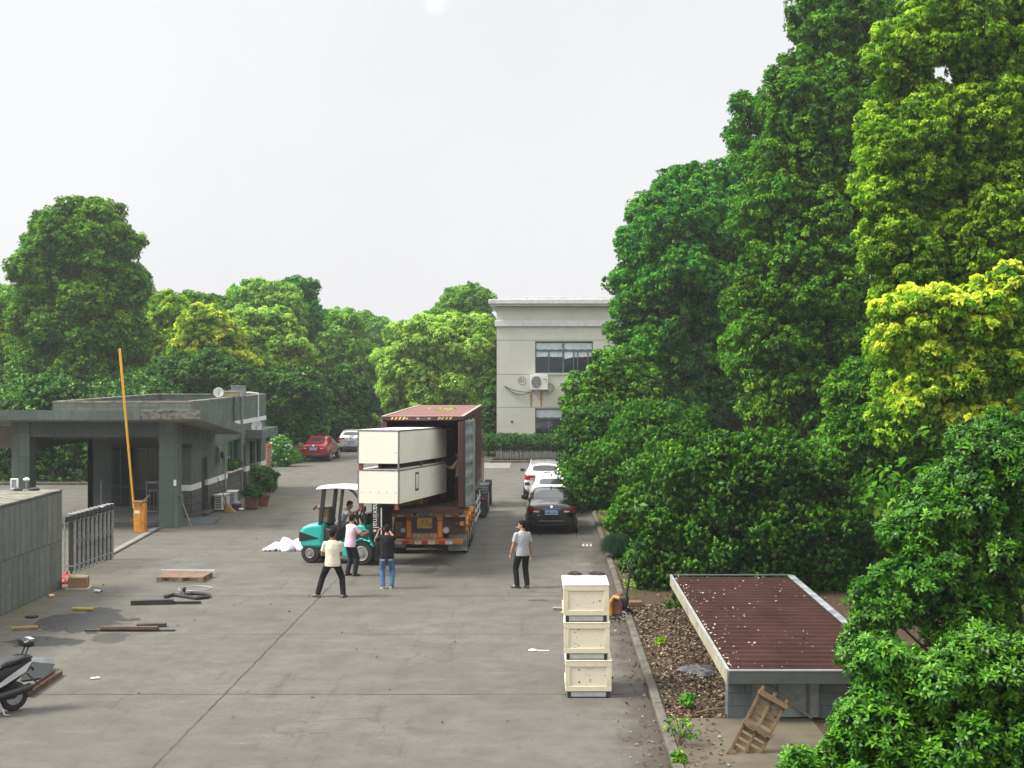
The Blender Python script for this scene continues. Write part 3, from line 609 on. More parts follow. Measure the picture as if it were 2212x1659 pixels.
# ================================================================ cars
glassm = mat('car_glass', (.03,.035,.038), .05, 0, .1, 1, 0, 40, None, 0, .9)
tyre = mat('tyre_rubber', (.018,.018,.019), .8, 0, .2, 8)
rimm = mat('rim_alloy', (.4,.41,.42), .35, .7)
redl = mat('tail_light_red', (.33,.008,.012), .15, 0, .15, 8, 0, 40, None, 0, .6)
clr = mat('lamp_clear', (.6,.58,.56), .15)
chrome = mat('chrome', (.75,.75,.76), .12, 1, .05)
pblue = mat('plate_blue', (.05,.16,.5), .4, 0, .06); pwhite = mat('plate_white', (.75,.78,.82), .4, 0, .03)
blkp = mat('black_plastic', (.02,.02,.021), .5)
SHAPES = {  # y, zb, (wm, zm), (wb, zbelt), (wt, zt)
 'sedan': ([(0,.34,.74,.6,.66,.86,.56,.97),(.1,.24,.88,.62,.80,.90,.66,1.045),(.5,.2,.9,.62,.83,.93,.69,1.075),(.82,.2,.905,.62,.845,.94,.68,1.10),(1.5,.2,.905,.62,.85,.945,.56,1.42),(2.15,.2,.905,.62,.85,.945,.575,1.47),(2.8,.2,.905,.62,.85,.935,.55,1.41),(3.5,.2,.9,.62,.84,.92,.67,1.06),(4.2,.2,.87,.6,.8,.84,.62,.93),(4.55,.24,.78,.55,.7,.68,.55,.78),(4.66,.34,.62,.5,.56,.58,.48,.66)], 3, 6),
 'hatch': ([(0,.36,.76,.62,.72,.88,.64,.98),(.1,.25,.88,.64,.82,.96,.72,1.05),(.42,.2,.895,.64,.85,.99,.60,1.40),(.75,.2,.9,.64,.855,.99,.58,1.46),(1.5,.2,.9,.64,.86,.98,.585,1.50),(2.4,.2,.9,.64,.86,.96,.56,1.42),(3.1,.2,.89,.62,.84,.93,.67,1.06),(3.8,.2,.87,.6,.79,.84,.62,.95),(4.15,.24,.76,.55,.7,.7,.55,.8),(4.26,.34,.6,.5,.55,.58,.46,.66)], 1, 5),
}
def car(kind, label, loc, rot, paint, plate, W=1.0, HS=1.0, roof=None, lights='wide', emblem=chrome, tail=None):
    st, r0, f0 = SHAPES[kind]; t = thing('car', label, 'car', loc, rot)
    bm = bmesh.new(); rows = []
    for (y, zb, wm, zm, wb, zl, wt, zt) in st:
        half = [(.0, zb), (wm*.93, zb), (wm, zm), (wb, zl), (wt, zt)]
        pts = [(x*W, z*HS) for x, z in half[1:]] + [(0, zt*HS+.02)] + [(-x*W, z*HS) for x, z in reversed(half[1:])] + [(0, zb*HS)]
        rows.append([bm.verts.new((x, y, z)) for x, z in pts])
    n = len(rows[0]); fmap = {}
    for i in range(len(rows)-1):
        for k in range(n): fmap[(i, k)] = bm.faces.new((rows[i][k], rows[i][(k+1) % n], rows[i+1][(k+1) % n], rows[i+1][k]))
    bm.faces.new(rows[0][::-1]); bm.faces.new(rows[-1])
    bmesh.ops.recalc_face_normals(bm, faces=bm.faces)
    # strips: k=2 right side glass, k=3,4 top, k=5 left side glass
    side = [fmap[(i, k)] for i in range(r0+1, f0) for k in (2, 5)]
    rear = [fmap[(r0, 3)], fmap[(r0, 4)]]; front = [fmap[(f0, 3)], fmap[(f0, 4)]]
    bmesh.ops.inset_individual(bm, faces=side, thickness=.055, use_even_offset=True)
    bmesh.ops.inset_region(bm, faces=rear, thickness=.03, use_even_offset=True); bmesh.ops.inset_region(bm, faces=front, thickness=.04, use_even_offset=True)
    bm.faces.index_update()
    for q in side: q.material_index = 1
    for q in rear: q.material_index = 2
    for q in front: q.material_index = 3
    me = bpy.data.meshes.new('body'); bm.to_mesh(me); bm.free(); me.update()
    o = link('body', me, [paint, glassm, glassm, glassm], t); sm = o.modifiers.new('s', 'SUBSURF'); sm.levels = sm.render_levels = 4
    bpy.context.view_layer.update()
    m2 = bpy.data.meshes.new_from_object(o.evaluated_get(bpy.context.evaluated_depsgraph_get())); o.modifiers.clear(); o.data = m2; bpy.data.meshes.remove(me)
    for p in m2.polygons: p.use_smooth = True
    m2.name = 'body'
    P = [(p.center.copy(), p.normal.copy(), tuple(p.vertices), p.material_index) for p in m2.polygons]
    vn = [v.normal.copy() for v in m2.vertices]
    def patch(name, m, cond, off=.005):
        vs = {}; V = []; Fc = []
        for c_, n_, vi, mi in P:
            if cond(c_, n_, mi):
                q = []
                for i in vi:
                    if i not in vs: vs[i] = len(V); V.append(tuple(m2.vertices[i].co + vn[i]*off))
                    q.append(vs[i])
                Fc.append(q)
        if not V: return None
        k = bpy.data.meshes.new(name); k.from_pydata(V, [], Fc); k.update()
        for p in k.polygons: p.use_smooth = True
        return link(name, k, m, t)
    patch('side_window', glassm, lambda c_, n_, mi: mi == 1 and c_.x > 0); patch('side_window', glassm, lambda c_, n_, mi: mi == 1 and c_.x < 0)
    patch('rear_window', glassm, lambda c_, n_, mi: mi == 2); patch('windscreen', glassm, lambda c_, n_, mi: mi == 3)
    for p in m2.polygons: p.material_index = 0
    if roof: patch('roof_panel', roof, lambda c_, n_, mi: n_.z > .85 and c_.z > 1.30*HS and mi == 0)
    patch('lower_bumper', blkp, lambda c_, n_, mi: c_.z < .39*HS and n_.z > -.6, .006)
    zl0, zl1 = ((.78, .93) if kind == 'sedan' else (.82, .98))
    for sgn in (1, -1):
        inner = .42 if lights == 'wide' else .5
        lf = lambda c_, n_, mi: c_.y < .42 and c_.x*sgn > inner*W and zl0*HS - (abs(c_.x)-.45)*.06 < c_.z < zl1*HS and n_.z < .75
        lt = patch('tail_light', tail or redl, lf, .008)
        lc = patch('reversing_light', clr, lambda c_, n_, mi: c_.y < .2 and (inner+.02)*W < c_.x*sgn < (inner+.2)*W and zl0*HS < c_.z < (zl0+.045)*HS, .012)
        if lt and lc: lc.parent = lt
    rearz = .70 if kind == 'sedan' else .62
    def ry(z, x=0): 
        b = [c_.y for c_, n_, vi, mi in P if abs(c_.x - x) < .08 and abs(c_.z - z) < .06 and c_.y < .6 and n_.y < -.2]
        return min(b) if b else 0
    pz = (.80 if kind == 'sedan' else .56)*HS; py = ry(pz) - .012
    pl_ = MB().bx(-.22,.22,py-.008,py,pz-.075,pz+.075).build('number_plate', pblue, t)
    txt(plate, .12, pwhite, pl_, (0, py-.010, pz), name='plate_lettering', sx=.82)
    MB().bx(-.235,.235,py-.004,py+.004,pz-.1,pz-.08).build('plate_holder', pwhite, t)
    MB().bx(-.33*W,.33*W,ry((.905 if kind=='sedan' else .72)*HS)-.018,ry((.905 if kind=='sedan' else .72)*HS)+.03,(.895 if kind=='sedan' else .71)*HS,(.91 if kind=='sedan' else .725)*HS).build('chrome_strip', chrome if kind == 'sedan' else blkp, t)
    MB().disc((0, ry(.97*HS)-.004, .965*HS), (0,-1,.25), .05, .012, 16).build('emblem', emblem, t)
    MB().bx(-.42*W,.42*W,ry(.5)-.014,ry(.5)+.02,.47*HS,.49*HS).build('bumper_trim', mat('trim_grey', (.2,.2,.2), .4), t)
    yr, yf = (.92, 3.62) if kind == 'sedan' else (.78, 3.42)
    for y in (yr, yf):
        for s_ in (1, -1):
            MB().disc((s_*.70*W, y, .325), (s_,0,0), .375, .205*W, 28).build('wheel_arch', blkp, t)
            q = MB(); q.disc((s_*.69*W, y, .315), (s_,0,0), .315, .225*W, 28); w_ = q.build('tyre', tyre, t, bevel=.02, seg=2)
            r_ = MB(); r_.disc((s_*.915*W, y, .315), (s_,0,0), .2, .006, 24)
            for a in range(5): r_.bar((s_*.92*W, y, .315), (s_*.92*W, y+.19*math.cos(a*2*PI/5), .315+.19*math.sin(a*2*PI/5)), .03, .02)
            r_.build('rim', rimm, w_)
    for s_ in (1, -1):
        y = 3.05 if kind == 'sedan' else 2.7; z = .99*HS
        MB().box((s_*(.98*W), y, z+.03), (.2,.1,.14)).bar((s_*.84*W, y+.05, z-.02), (s_*.95*W, y, z), .05, .04).build('wing_mirror', blkp, t, bevel=.03, seg=2)
    zr = max(p.z for p, *_ in P)
    if kind == 'sedan': MB().prism([(-.02,1.55,zr-.03),(-.02,1.75,zr-.01),(-.02,1.58,zr+.07)], (.04,0,0)).build('aerial', blkp, t)
    else: MB().bar((0,.8,zr-.03),(0,.62,zr+.16),.012,.012).build('aerial', blkp, t); MB().bar((-.05,ry(1.1*HS)-.0,1.085*HS),(.24,ry(1.1*HS)+.0,1.10*HS),.025,.03).build('rear_wiper', blkp, t)
    return t, patch
def paint(name, c, metal=.25, rough=.28): return mat(name, c, rough, metal, .05, 2, 0, 40, None, 0, .5, .6)
white_p = paint('white_car_paint', (.78,.78,.77), 0)
_, pt = car('sedan', 'black saloon with blue plate parked nearest along the right kerb', (.21, 47.9, 0), 0, paint('black_car_paint', (.008,.008,.009), .1, .15), '浙F·553NU', tail=mat('tail_light_dark', (.12,.004,.006), .15))
pt('boot_badge', chrome, lambda c_, n_, mi: c_.y < .2 and -.5 < c_.x < -.36 and .665 < c_.z < .69, .01)
car('sedan', 'white saloon parked between the black saloon and the white suv', (.24, 53.5, 0), 0, white_p, '浙F·A62K8', W=.99, HS=1.0)
ts, pt = car('hatch', 'white suv with black roof rails parked farthest along the right kerb', (-.02, 60.0, 0), 0, white_p, '浙F·3B716', W=1.02, HS=1.12, roof=mat('grey_roof_glass', (.16,.16,.17), .15))
for s_ in (1, -1): MB().path([(s_*.6,.8,1.60),(s_*.61,1.0,1.655),(s_*.6,2.2,1.64),(s_*.58,2.45,1.57)], .022, 8).build('roof_rail', mat('rail_silver', (.6,.6,.6), .3, .5), ts)
car('sedan', 'red saloon parked by the white flowered shrub near the gatehouse', (-13.98, 84.2, 0), math.radians(-2.5), paint('red_car_paint', (.26,.008,.016), .2), '浙A·7X105', W=.96, HS=1.02, lights='wide', emblem=chrome)
car('hatch', 'silver white hatchback parked just beyond the red saloon', (-13.05, 93.6, 0), math.radians(-.5), paint('silver_car_paint', (.6,.61,.63), .3), '浙A·D83L2', W=1.0, HS=1.0, emblem=blkp)
# ================================================================ shipping container
CX0, CX1, CY0, CY1, CZ0, CZ1 = -4.87, -2.43, 41.5, 53.7, 1.42, 4.30
maroon = mat('container_maroon', (.075,.025,.020), .55, 0, .22, 1.5, .05, 20, ((.11,.055,.038), .6, 2.5), .35)
rooft = mat('container_roof_paint', (.185,.085,.075), .75, 0, .2, 1.2, 0, 40, ((.13,.075,.055), .58, 1.5))
ct = thing('shipping_container', 'open maroon shipping container on the trailer with leaves on its roof', 'container', (-3.65, 41.5, CZ0))
def cb(name, m, *boxes, bevel=0, parent=None):
    q = MB()
    for k_ in boxes: q.bx(*k_)
    o = q.build(name, m, ct, world=True, bevel=bevel)
    if parent is not None: o.parent = parent
    return o
pw = .16
cb('corner_post', maroon, (CX0,CX0+pw,CY0,CY0+.16,CZ0+.17,CZ1-.16), bevel=.012); cb('corner_post', maroon, (CX1-pw,CX1,CY0,CY0+.16,CZ0+.17,CZ1-.16), bevel=.012)
cb('header', maroon, (CX0+.18,CX1-.18,CY0,CY0+.12,CZ1-.13,CZ1-.005), bevel=.008)
cb('sill', maroon, (CX0+.18,CX1-.18,CY0,CY0+.12,CZ0,CZ0+.16), bevel=.008)
for x in (CX0, CX1-.178):
    for z in (CZ0, CZ1-.12):
        f_ = cb('corner_casting', maroon, (x,x+.178,CY0-.006,CY0+.16,z,z+.12), bevel=.015); cb('casting_hole', blk, (x+.06,x+.12,CY0-.009,CY0-.0065,z+.035,z+.09), parent=f_)
def corrug(p0, d, up, n, depth, nrm):                      # trapezoid sheet along d, height up
    q = MB(); p0, d, up, nrm = Vector(p0), Vector(d), Vector(up), Vector(nrm); prof = []
    for i in range(n):
        for u, h in ((0,0),(.25,0),(.5,1),(.75,1)): prof.append(((i+u)/n, h))
    prof.append((1, 0)); vs = []
    for u, h in prof: b_ = p0 + d*u + nrm*(h*depth); vs += [b_, b_+up]
    q.add(vs, [(2*i, 2*i+2, 2*i+3, 2*i+1) for i in range(len(prof)-1)]); return q
for x, s_ in ((CX1-.035, 1), (CX0+.035, -1)):
    q = corrug((x,CY0+.16,CZ0+.16),(0,CY1-CY0-.2,0),(0,0,CZ1-CZ0-.24),44,-.03*s_,(1,0,0)); o = q.build('side_wall', maroon, ct, world=True, smooth=False); m_ = o.modifiers.new('s','SOLIDIFY'); m_.thickness = .006
    MB().bx(x-.03,x+.035,CY0+.16,CY1,CZ1-.085,CZ1-.005).bx(x-.03,x+.035,CY0+.16,CY1,CZ0,CZ0+.16).build('side_rail', maroon, ct, world=True)
cb('end_wall', maroon, (CX0+.03,CX1-.03,CY1-.06,CY1,CZ0,CZ1-.05)); cb('floor', mat('ply_floor', (.1,.065,.04), .8, 0, .3, 2), (CX0+.04,CX1-.04,CY0+.122,CY1-.062,CZ0+.08,CZ0+.155))
q = corrug((CX0+.06,CY0+.14,CZ1-.03),(0,CY1-CY0-.2,0),(CX1-CX0-.12,0,0),52,.02,(0,0,1)); o = q.build('roof', rooft, ct, world=True, smooth=False); m_ = o.modifiers.new('s','SOLIDIFY'); m_.thickness = .006
cb('roof_trim', mat('pale_roof_trim', (.36,.29,.25), .6), (CX1-.09,CX1+.004,CY0,CY1,CZ1-.003,CZ1+.006), (CX0-.004,CX0+.09,CY0,CY1,CZ1-.003,CZ1+.006), (CX0+.09,CX1-.09,CY0,CY0+.15,CZ1-.003,CZ1+.005))
hz_ = mat('hazard_amber', (.75,.42,.12), .5)
for x0 in (CX0+.3, CX1-.75):
    q = MB()
    for i in range(4):
        x = x0 + i*.115; q.add([(x-.03,CY0-.003,CZ1-.1),(x+.03,CY0-.003,CZ1-.1),(x+.075,CY0-.003,CZ1-.02),(x+.015,CY0-.003,CZ1-.02)], [(0,1,2,3)])
    q.build('hazard_stripes', hz_, ct, world=True); cb('stripe_plate', blk, (x0-.07,x0+.45,CY0-.0022,CY0-.001,CZ1-.11,CZ1-.012))
for i in range(4): cb('cam_keeper', mat('worn_steel', (.42,.36,.33), .5, .3), (CX0+.72+i*.33,CX0+.80+i*.33,CY0-.03,CY0-.001,CZ1-.09,CZ1-.045))
inner = mat('door_grey', (.3,.34,.35), .55, 0, .2, 3, 0, 40, ((.16,.13,.11), .6, 5), .3)
def cdoor(hx, hy, ang, name_label):
    R = Matrix.Translation((hx,hy,0)) @ Matrix.Rotation(ang, 4, 'Z'); wd = 1.16; z0, z1 = CZ0+.17, CZ1-.14
    q = MB(); q.bx(0,wd,-.02,.02,z0,z0+.09).bx(0,wd,-.02,.02,z1-.09,z1).bx(0,.07,-.02,.02,z0,z1).bx(wd-.07,wd,-.02,.02,z0,z1); q.xf(R); o = q.build('door', inner, ct, world=True, bevel=.006)
    prof = [0,.3,.42,.7,.82,1]; q = MB(); vs = []; nz = 6
    for i in range(nz*4+1):
        z = z0+.09+(z1-z0-.18)*i/(nz*4); h = (0,.0,.035,.035)[i % 4]; vs += [(.07,-.005+h-.0,z),(wd-.07,-.005+h,z)]
    q.add(vs, [(2*i,2*i+1,2*i+3,2*i+2) for i in range(nz*4)]); q.xf(R); p = q.build('door_panel', inner, ct, world=True, smooth=False); p.parent = o; m_ = p.modifiers.new('s','SOLIDIFY'); m_.thickness = .004
    q = MB()
    for x in (.3,.8): q.tube((x,-.05,z0-.05),(x,-.05,z1+.05),.018,n=8)
    for zz in (z0+.6,z0+1.3,z0+2.1): q.bx(.25,.85,-.06,-.03,zz,zz+.04)
    q.xf(R); p = q.build('locking_bar', steel, ct, world=True); p.parent = o
    g_ = MB(); g_.bx(-.02,.0,-.03,.03,z0,z1).bx(wd,wd+.015,-.03,.03,z0,z1); g_.xf(R); p = g_.build('gasket', blk, ct, world=True); p.parent = o
cdoor(CX1+.03, CY0+.02, math.radians(78), ''); cdoor(CX0-.03, CY0+.04, math.radians(93), '')
for z, w_ in ((3.45,.26),(3.55,.1)): cb('placard', mat('inside_label', (.5,.5,.5), .6), (-3.1-w_/2,-3.1+w_/2,49.9,49.91,z,z+.05))
# cargo already inside: wrapped panels against the far end
t = thing('stowed_cargo', 'dark stowed load deep inside the open container', 'cargo', (-3.7, 50.5, CZ0+.157))
MB().bx(-1.0,.9,0,2.4,0,1.5).bx(-.95,.55,.1,2.3,1.502,2.3).build('wrapped_load', mat('dark_wrap', (.03,.03,.032), .5, 0, .3, 2), t, bevel=.05); MB().bx(-.8,-.2,-.02,-.003,1.9,1.96).bx(.0,.35,-.02,-.003,1.9,1.96).build('tape', mat('inside_label', (.5,.5,.5), .6), t)
# ================================================================ trailer
org = mat('trailer_orange', (.5,.175,.018), .5, 0, .18, 3, 0, 40, ((.2,.075,.02), .6, 4), .3)
org2 = mat('trailer_amber', (.62,.28,.03), .5, 0, .12, 4)
rred = mat('reflector_red', (.5,.03,.015), .4, 0, .1); rora = mat('reflector_orange', (.75,.25,.02), .4, 0, .1, 20); rwht = mat('reflector_white', (.6,.59,.55), .4, 0, .1, 20)
tl = thing('container_trailer', 'orange skeletal trailer with yellow plate carrying the maroon container', 'trailer', (-3.65, 41.5, 0))
TY = 42.0
def tx(u): return ((1350 + u/5.53)*.60636 - VX)/F*TY
def tz(v): return H - ((1750 + v/5.53)*.60636 - HZ)/F*TY
def tb(name, m, *boxes, bevel=0, parent=None):
    q = MB()
    for k_ in boxes: q.bx(*k_)
    o = q.build(name, m, tl, world=True, bevel=bevel)
    if parent is not None: o.parent = parent
    return o
def tf(name, m, u0, v0, u1, v1, y0=TY-.005, y1=TY, parent=None, bevel=0): return tb(name, m, (tx(u0),tx(u1),y0,y1,tz(v1),tz(v0)), parent=parent, bevel=bevel)
XL, XR = tx(190), tx(1712)
hd = tf('rear_crossbeam', org, 195, 398, 1710, 508, TY, TY+.25, bevel=.012)
tf('crossbeam_panel', org2, 1258, 404, 1700, 466, parent=hd); tf('crossbeam_bracket', org2, 1145, 398, 1250, 560, TY-.02, TY-.0055)
tf('emblem_plate', rwht, 652, 408, 760, 494); MB().ell((tx(706), TY-.008, tz(447)), (.075,.004,.07), None, 16, 8).prism([(tx(672),TY-.009,tz(447)),(tx(706),TY-.009,tz(490)),(tx(740),TY-.009,tz(447))], (0,-.002,0)).build('emblem', blk, tl, world=True)
tf('maker_plate', mat('maker_blue', (.02,.07,.13), .4), 765, 408, 995, 494); tf('maker_plate', mat('maker_red', (.45,.02,.02), .4), 998, 408, 1140, 494)
txt('CIMC中集', .13, rwht, tl, Vector((tx(880), TY-.007, tz(452))) - tl.location, sx=.95); txt('青岛', .13, rwht, tl, Vector((tx(1068), TY-.007, tz(452))) - tl.location)
for u0, u1, m in ((345,475,rwht),(1305,1435,rwht),(1437,1575,rred),(1577,1702,rwht)): tf('reflector_strip', m, u0, 474, u1, 503, TY-.008, TY-.0055)
tf('back_plate', blk, 655, 512, 1138, 822, TY+.02, TY+.06)
pp = tf('number_plate', mat('plate_yellow', (.66,.36,.02), .4, 0, .08), 750, 525, 1046, 728, TY+.004, TY+.012)
txt('浙 B', .10, blk, tl, Vector((tx(898), TY+.002, tz(600))) - tl.location, name='plate_lettering', sx=1.2).parent = pp; txt('Q317挂', .15, blk, tl, Vector((tx(898), TY+.002, tz(672))) - tl.location, name='plate_lettering', sx=1.0).parent = pp
for k_ in pp.children: k_.location = k_.location
lp = tf('lettering_panel', mat('panel_brown', (.28,.1,.015), .5), 655, 826, 1135, 930, TY-.003, TY+.05); txt('浙BQ317挂', .145, rwht, tl, Vector((tx(898), TY-.005, tz(882))) - tl.location, sx=1.1)
for u in (530, 1142): o = tf('marker_board', rred, u, 556, u+122, 932, TY-.02, TY+.02); tf('reflector', rora, u+22, 582, u+100, 905, TY-.026, TY-.0205, parent=o)
tf('rear_frame', mat('dark_brown_paint', (.085,.035,.012), .6, 0, .3, 4), 305, 540, 525, 930, TY+.08, TY+.16); tf('rear_frame', mat('dark_brown_paint', (.085,.035,.012), .6), 1268, 512, 1700, 830, TY+.1, TY+.18)
tf('tool_box', mat('dull_ochre', (.24,.1,.02), .6), 320, 600, 455, 880, TY-.01, TY+.079); tf('lamp_bracket', blk, 310, 515, 520, 570, TY-.02, TY+.07)
def lamp(u, v, r, m, ring=blk):
    c_ = Vector((tx(u), TY-.03, tz(v))); o = MB().disc(c_, (0,1,0), r*1.3, .12, 20).build('lamp_housing', ring, tl, world=True); k_ = MB().disc(c_+Vector((0,-.012,0)), (0,1,0), r, .01, 20).build('lamp_lens', m, tl, world=True); k_.parent = o
lamp(475,765,.075,clr); lamp(475,868,.075,mat('dim_red', (.09,.02,.015), .3)); lamp(1322,765,.08,clr, mat('ring_grey', (.3,.3,.28), .4)); lamp(1530,635,.05,mat('dim_red2', (.25,.02,.015), .3)); lamp(1635,635,.07,mat('amber_lens', (.8,.28,.04), .25)); lamp(1607,430,.045,mat('dim_red3', (.18,.02,.01), .3))
bp = tf('bumper_bar', org, 300, 936, 1662, 1038, TY-.12, TY-.02, bevel=.012)
for u0, u1, m in ((330,460,rwht),(464,592,rred),(710,842,rwht),(846,970,rred),(975,1110,rwht),(1185,1310,rred),(1316,1450,rwht)):
    o = tf('reflector_strip', m, u0, 966, u1, 1034, TY-.126, TY-.1205)
    if m is rwht: tf('print', mat('print_grey', (.25,.25,.23), .6), u0+22, 978, u1-22, 988, TY-.128, TY-.1265, parent=o)
gf = mat('mudflap_grey', (.2,.21,.21), .6, 0, .25, 8, 0, 40, ((.09,.09,.09), .5, 6))
MB().bx(tx(1362),tx(1728),TY+.2,TY+.23,tz(1085),tz(845)).build('mudguard', gf, tl, world=True, bevel=.04); tf('mudflap', gf, 1352, 1088, 1738, 1190, TY+.21, TY+.225); tf('mudflap', gf, 290, 1045, 510, 1130, TY+.25, TY+.265)
q = MB()
for x in (-4.15,-3.15): q.bx(x-.07,x+.07,TY+.25,53.0,.95,1.38)
for y in np.arange(43.2, 53, 1.6): q.bx(CX0+.15,CX1-.15,y-.06,y+.06,1.2,1.36)
q.build('chassis_beams', org, tl, world=True)
for y in (43.55,44.85,46.15):
    MB().tube((-4.7,y,.52),(-2.6,y,.52),.07).build('axle', blk, tl, world=True)
    for xo, s_ in ((-2.40,1),(-4.90,-1)):
        q = MB()
        for d in (0,.3): q.disc((xo-s_*d, y, .52), (-s_,0,0), .52, .25, 30)
        w_ = q.build('tyre', tyre, tl, world=True, bevel=.035, seg=2)
        r_ = MB(); r_.disc((xo+s_*.002,y,.52),(-s_,0,0),.3,.03,26).disc((xo+s_*.03,y,.52),(-s_,0,0),.12,.05,14)
        k_ = r_.build('rim', mat('rim_grey', (.3,.3,.29), .5, .3), tl, world=True); k_.parent = w_
    ar = MB(); pr = [(.64*math.cos(a), .52+.64*math.sin(a)) for a in np.linspace(.25, PI-.25, 10)]
    for (a0, z0), (a1, z1) in zip(pr, pr[1:]): ar.add([(-2.62,y+a0,z0),(-2.36,y+a0,z0),(-2.36,y+a1,z1),(-2.62,y+a1,z1)], [(0,1,2,3)])
    o = ar.build('wheel_fender', org, tl, world=True); m_ = o.modifiers.new('s','SOLIDIFY'); m_.thickness = .02
q = MB()
for z in (.55,.85,1.12): q.bar((-2.36,47.2,z),(-2.36,50.6,z),.03,.07)
for y in (47.3,49,50.5): q.bar((-2.38,y,.5),(-2.38,y,1.3),.04,.06)
q.build('side_guard', mat('guard_white', (.55,.55,.53), .5, .2), tl, world=True)
MB().bx(-3.1,-2.95,50.8,51.0,.0,1.1).bx(-4.35,-4.2,50.8,51.0,.0,1.1).bx(-3.25,-2.8,50.75,51.05,0,.05).bx(-4.5,-4.05,50.75,51.05,0,.05).build('landing_leg', blk, tl, world=True)
# ================================================================ tractor unit
tk = thing('tractor_truck', 'dark grey truck tractor mostly hidden ahead of the maroon container', 'truck', (-3.5, 53.4, 0))
cabm = mat('cab_paint', (.12,.03,.025), .35, 0, .1); dgy = mat('truck_grey', (.045,.047,.05), .6, 0, .25, 6)
MB().bx(-.5,-.42,-.6,6.2,.7,1.0).bx(.42,.5,-.6,6.2,.7,1.0).build('frame_rails', blk, tk)
cbm = MB(); cbm.prism([(-1.2,3.6,.9),(-1.2,6.0,.9),(-1.2,6.05,1.8),(-1.2,5.75,3.0),(-1.2,3.6,3.2)], (2.1,0,0)); cbo = cbm.build('cab', cabm, tk, bevel=.06, seg=2)
MB().bx(.903,.91,4.3,5.4,2.0,2.75).bx(-1.21,-1.203,4.3,5.4,2.0,2.75).build('window', glassm, tk).parent = cbo
for y in (0.45, 1.8, 5.0):
    for s_ in (1, -1):
        q = MB(); q.disc((s_*1.26,y,.52),(-s_,0,0),.52,.28 if y > 4 else .58,30); w_ = q.build('tyre', tyre, tk, bevel=.035, seg=2)
        MB().disc((s_*1.268,y,.52),(-s_,0,0),.3,.02,24).build('rim', mat('rim_grey', (.3,.3,.29), .5, .3), tk).parent = w_
for s_ in (1, -1):
    ar = MB(); pr = [(.45+.66*math.cos(a), .52+.66*math.sin(a)) for a in np.linspace(PI*.5, PI*1.02, 9)] 
    pr = [(2.45,1.1),(1.8,1.2)] + pr
    for (a0, z0), (a1, z1) in zip(pr, pr[1:]): ar.add([(s_*.72,a0,z0),(s_*1.3,a0,z0),(s_*1.3,a1,z1),(s_*.72,a1,z1)], [(0,1,2,3)])
    o = ar.build('fender', dgy, tk); m_ = o.modifiers.new('s','SOLIDIFY'); m_.thickness = .025
    MB().bx(min(s_*.72,s_*1.3),max(s_*.72,s_*1.3),-.235,-.215,.12,.62).build('mudflap', dgy, tk)
    MB().bx(min(s_*.8,s_*1.22),max(s_*.8,s_*1.22),-.26,-.225,.66,.86).build('lamp_bar', blkp, tk); MB().bx(min(s_*.98,s_*1.2),max(s_*.98,s_*1.2),-.27,-.261,.7,.82).build('tail_light', mat('dull_orange_lens', (.4,.09,.03), .4), tk)
MB().path([(1.0+.09*math.cos(a*PI/8),-.238,.36+.1*math.sin(a*PI/8)) for a in range(16)], .006, 5, closed=True).build('mudflap_mark', gf, tk)
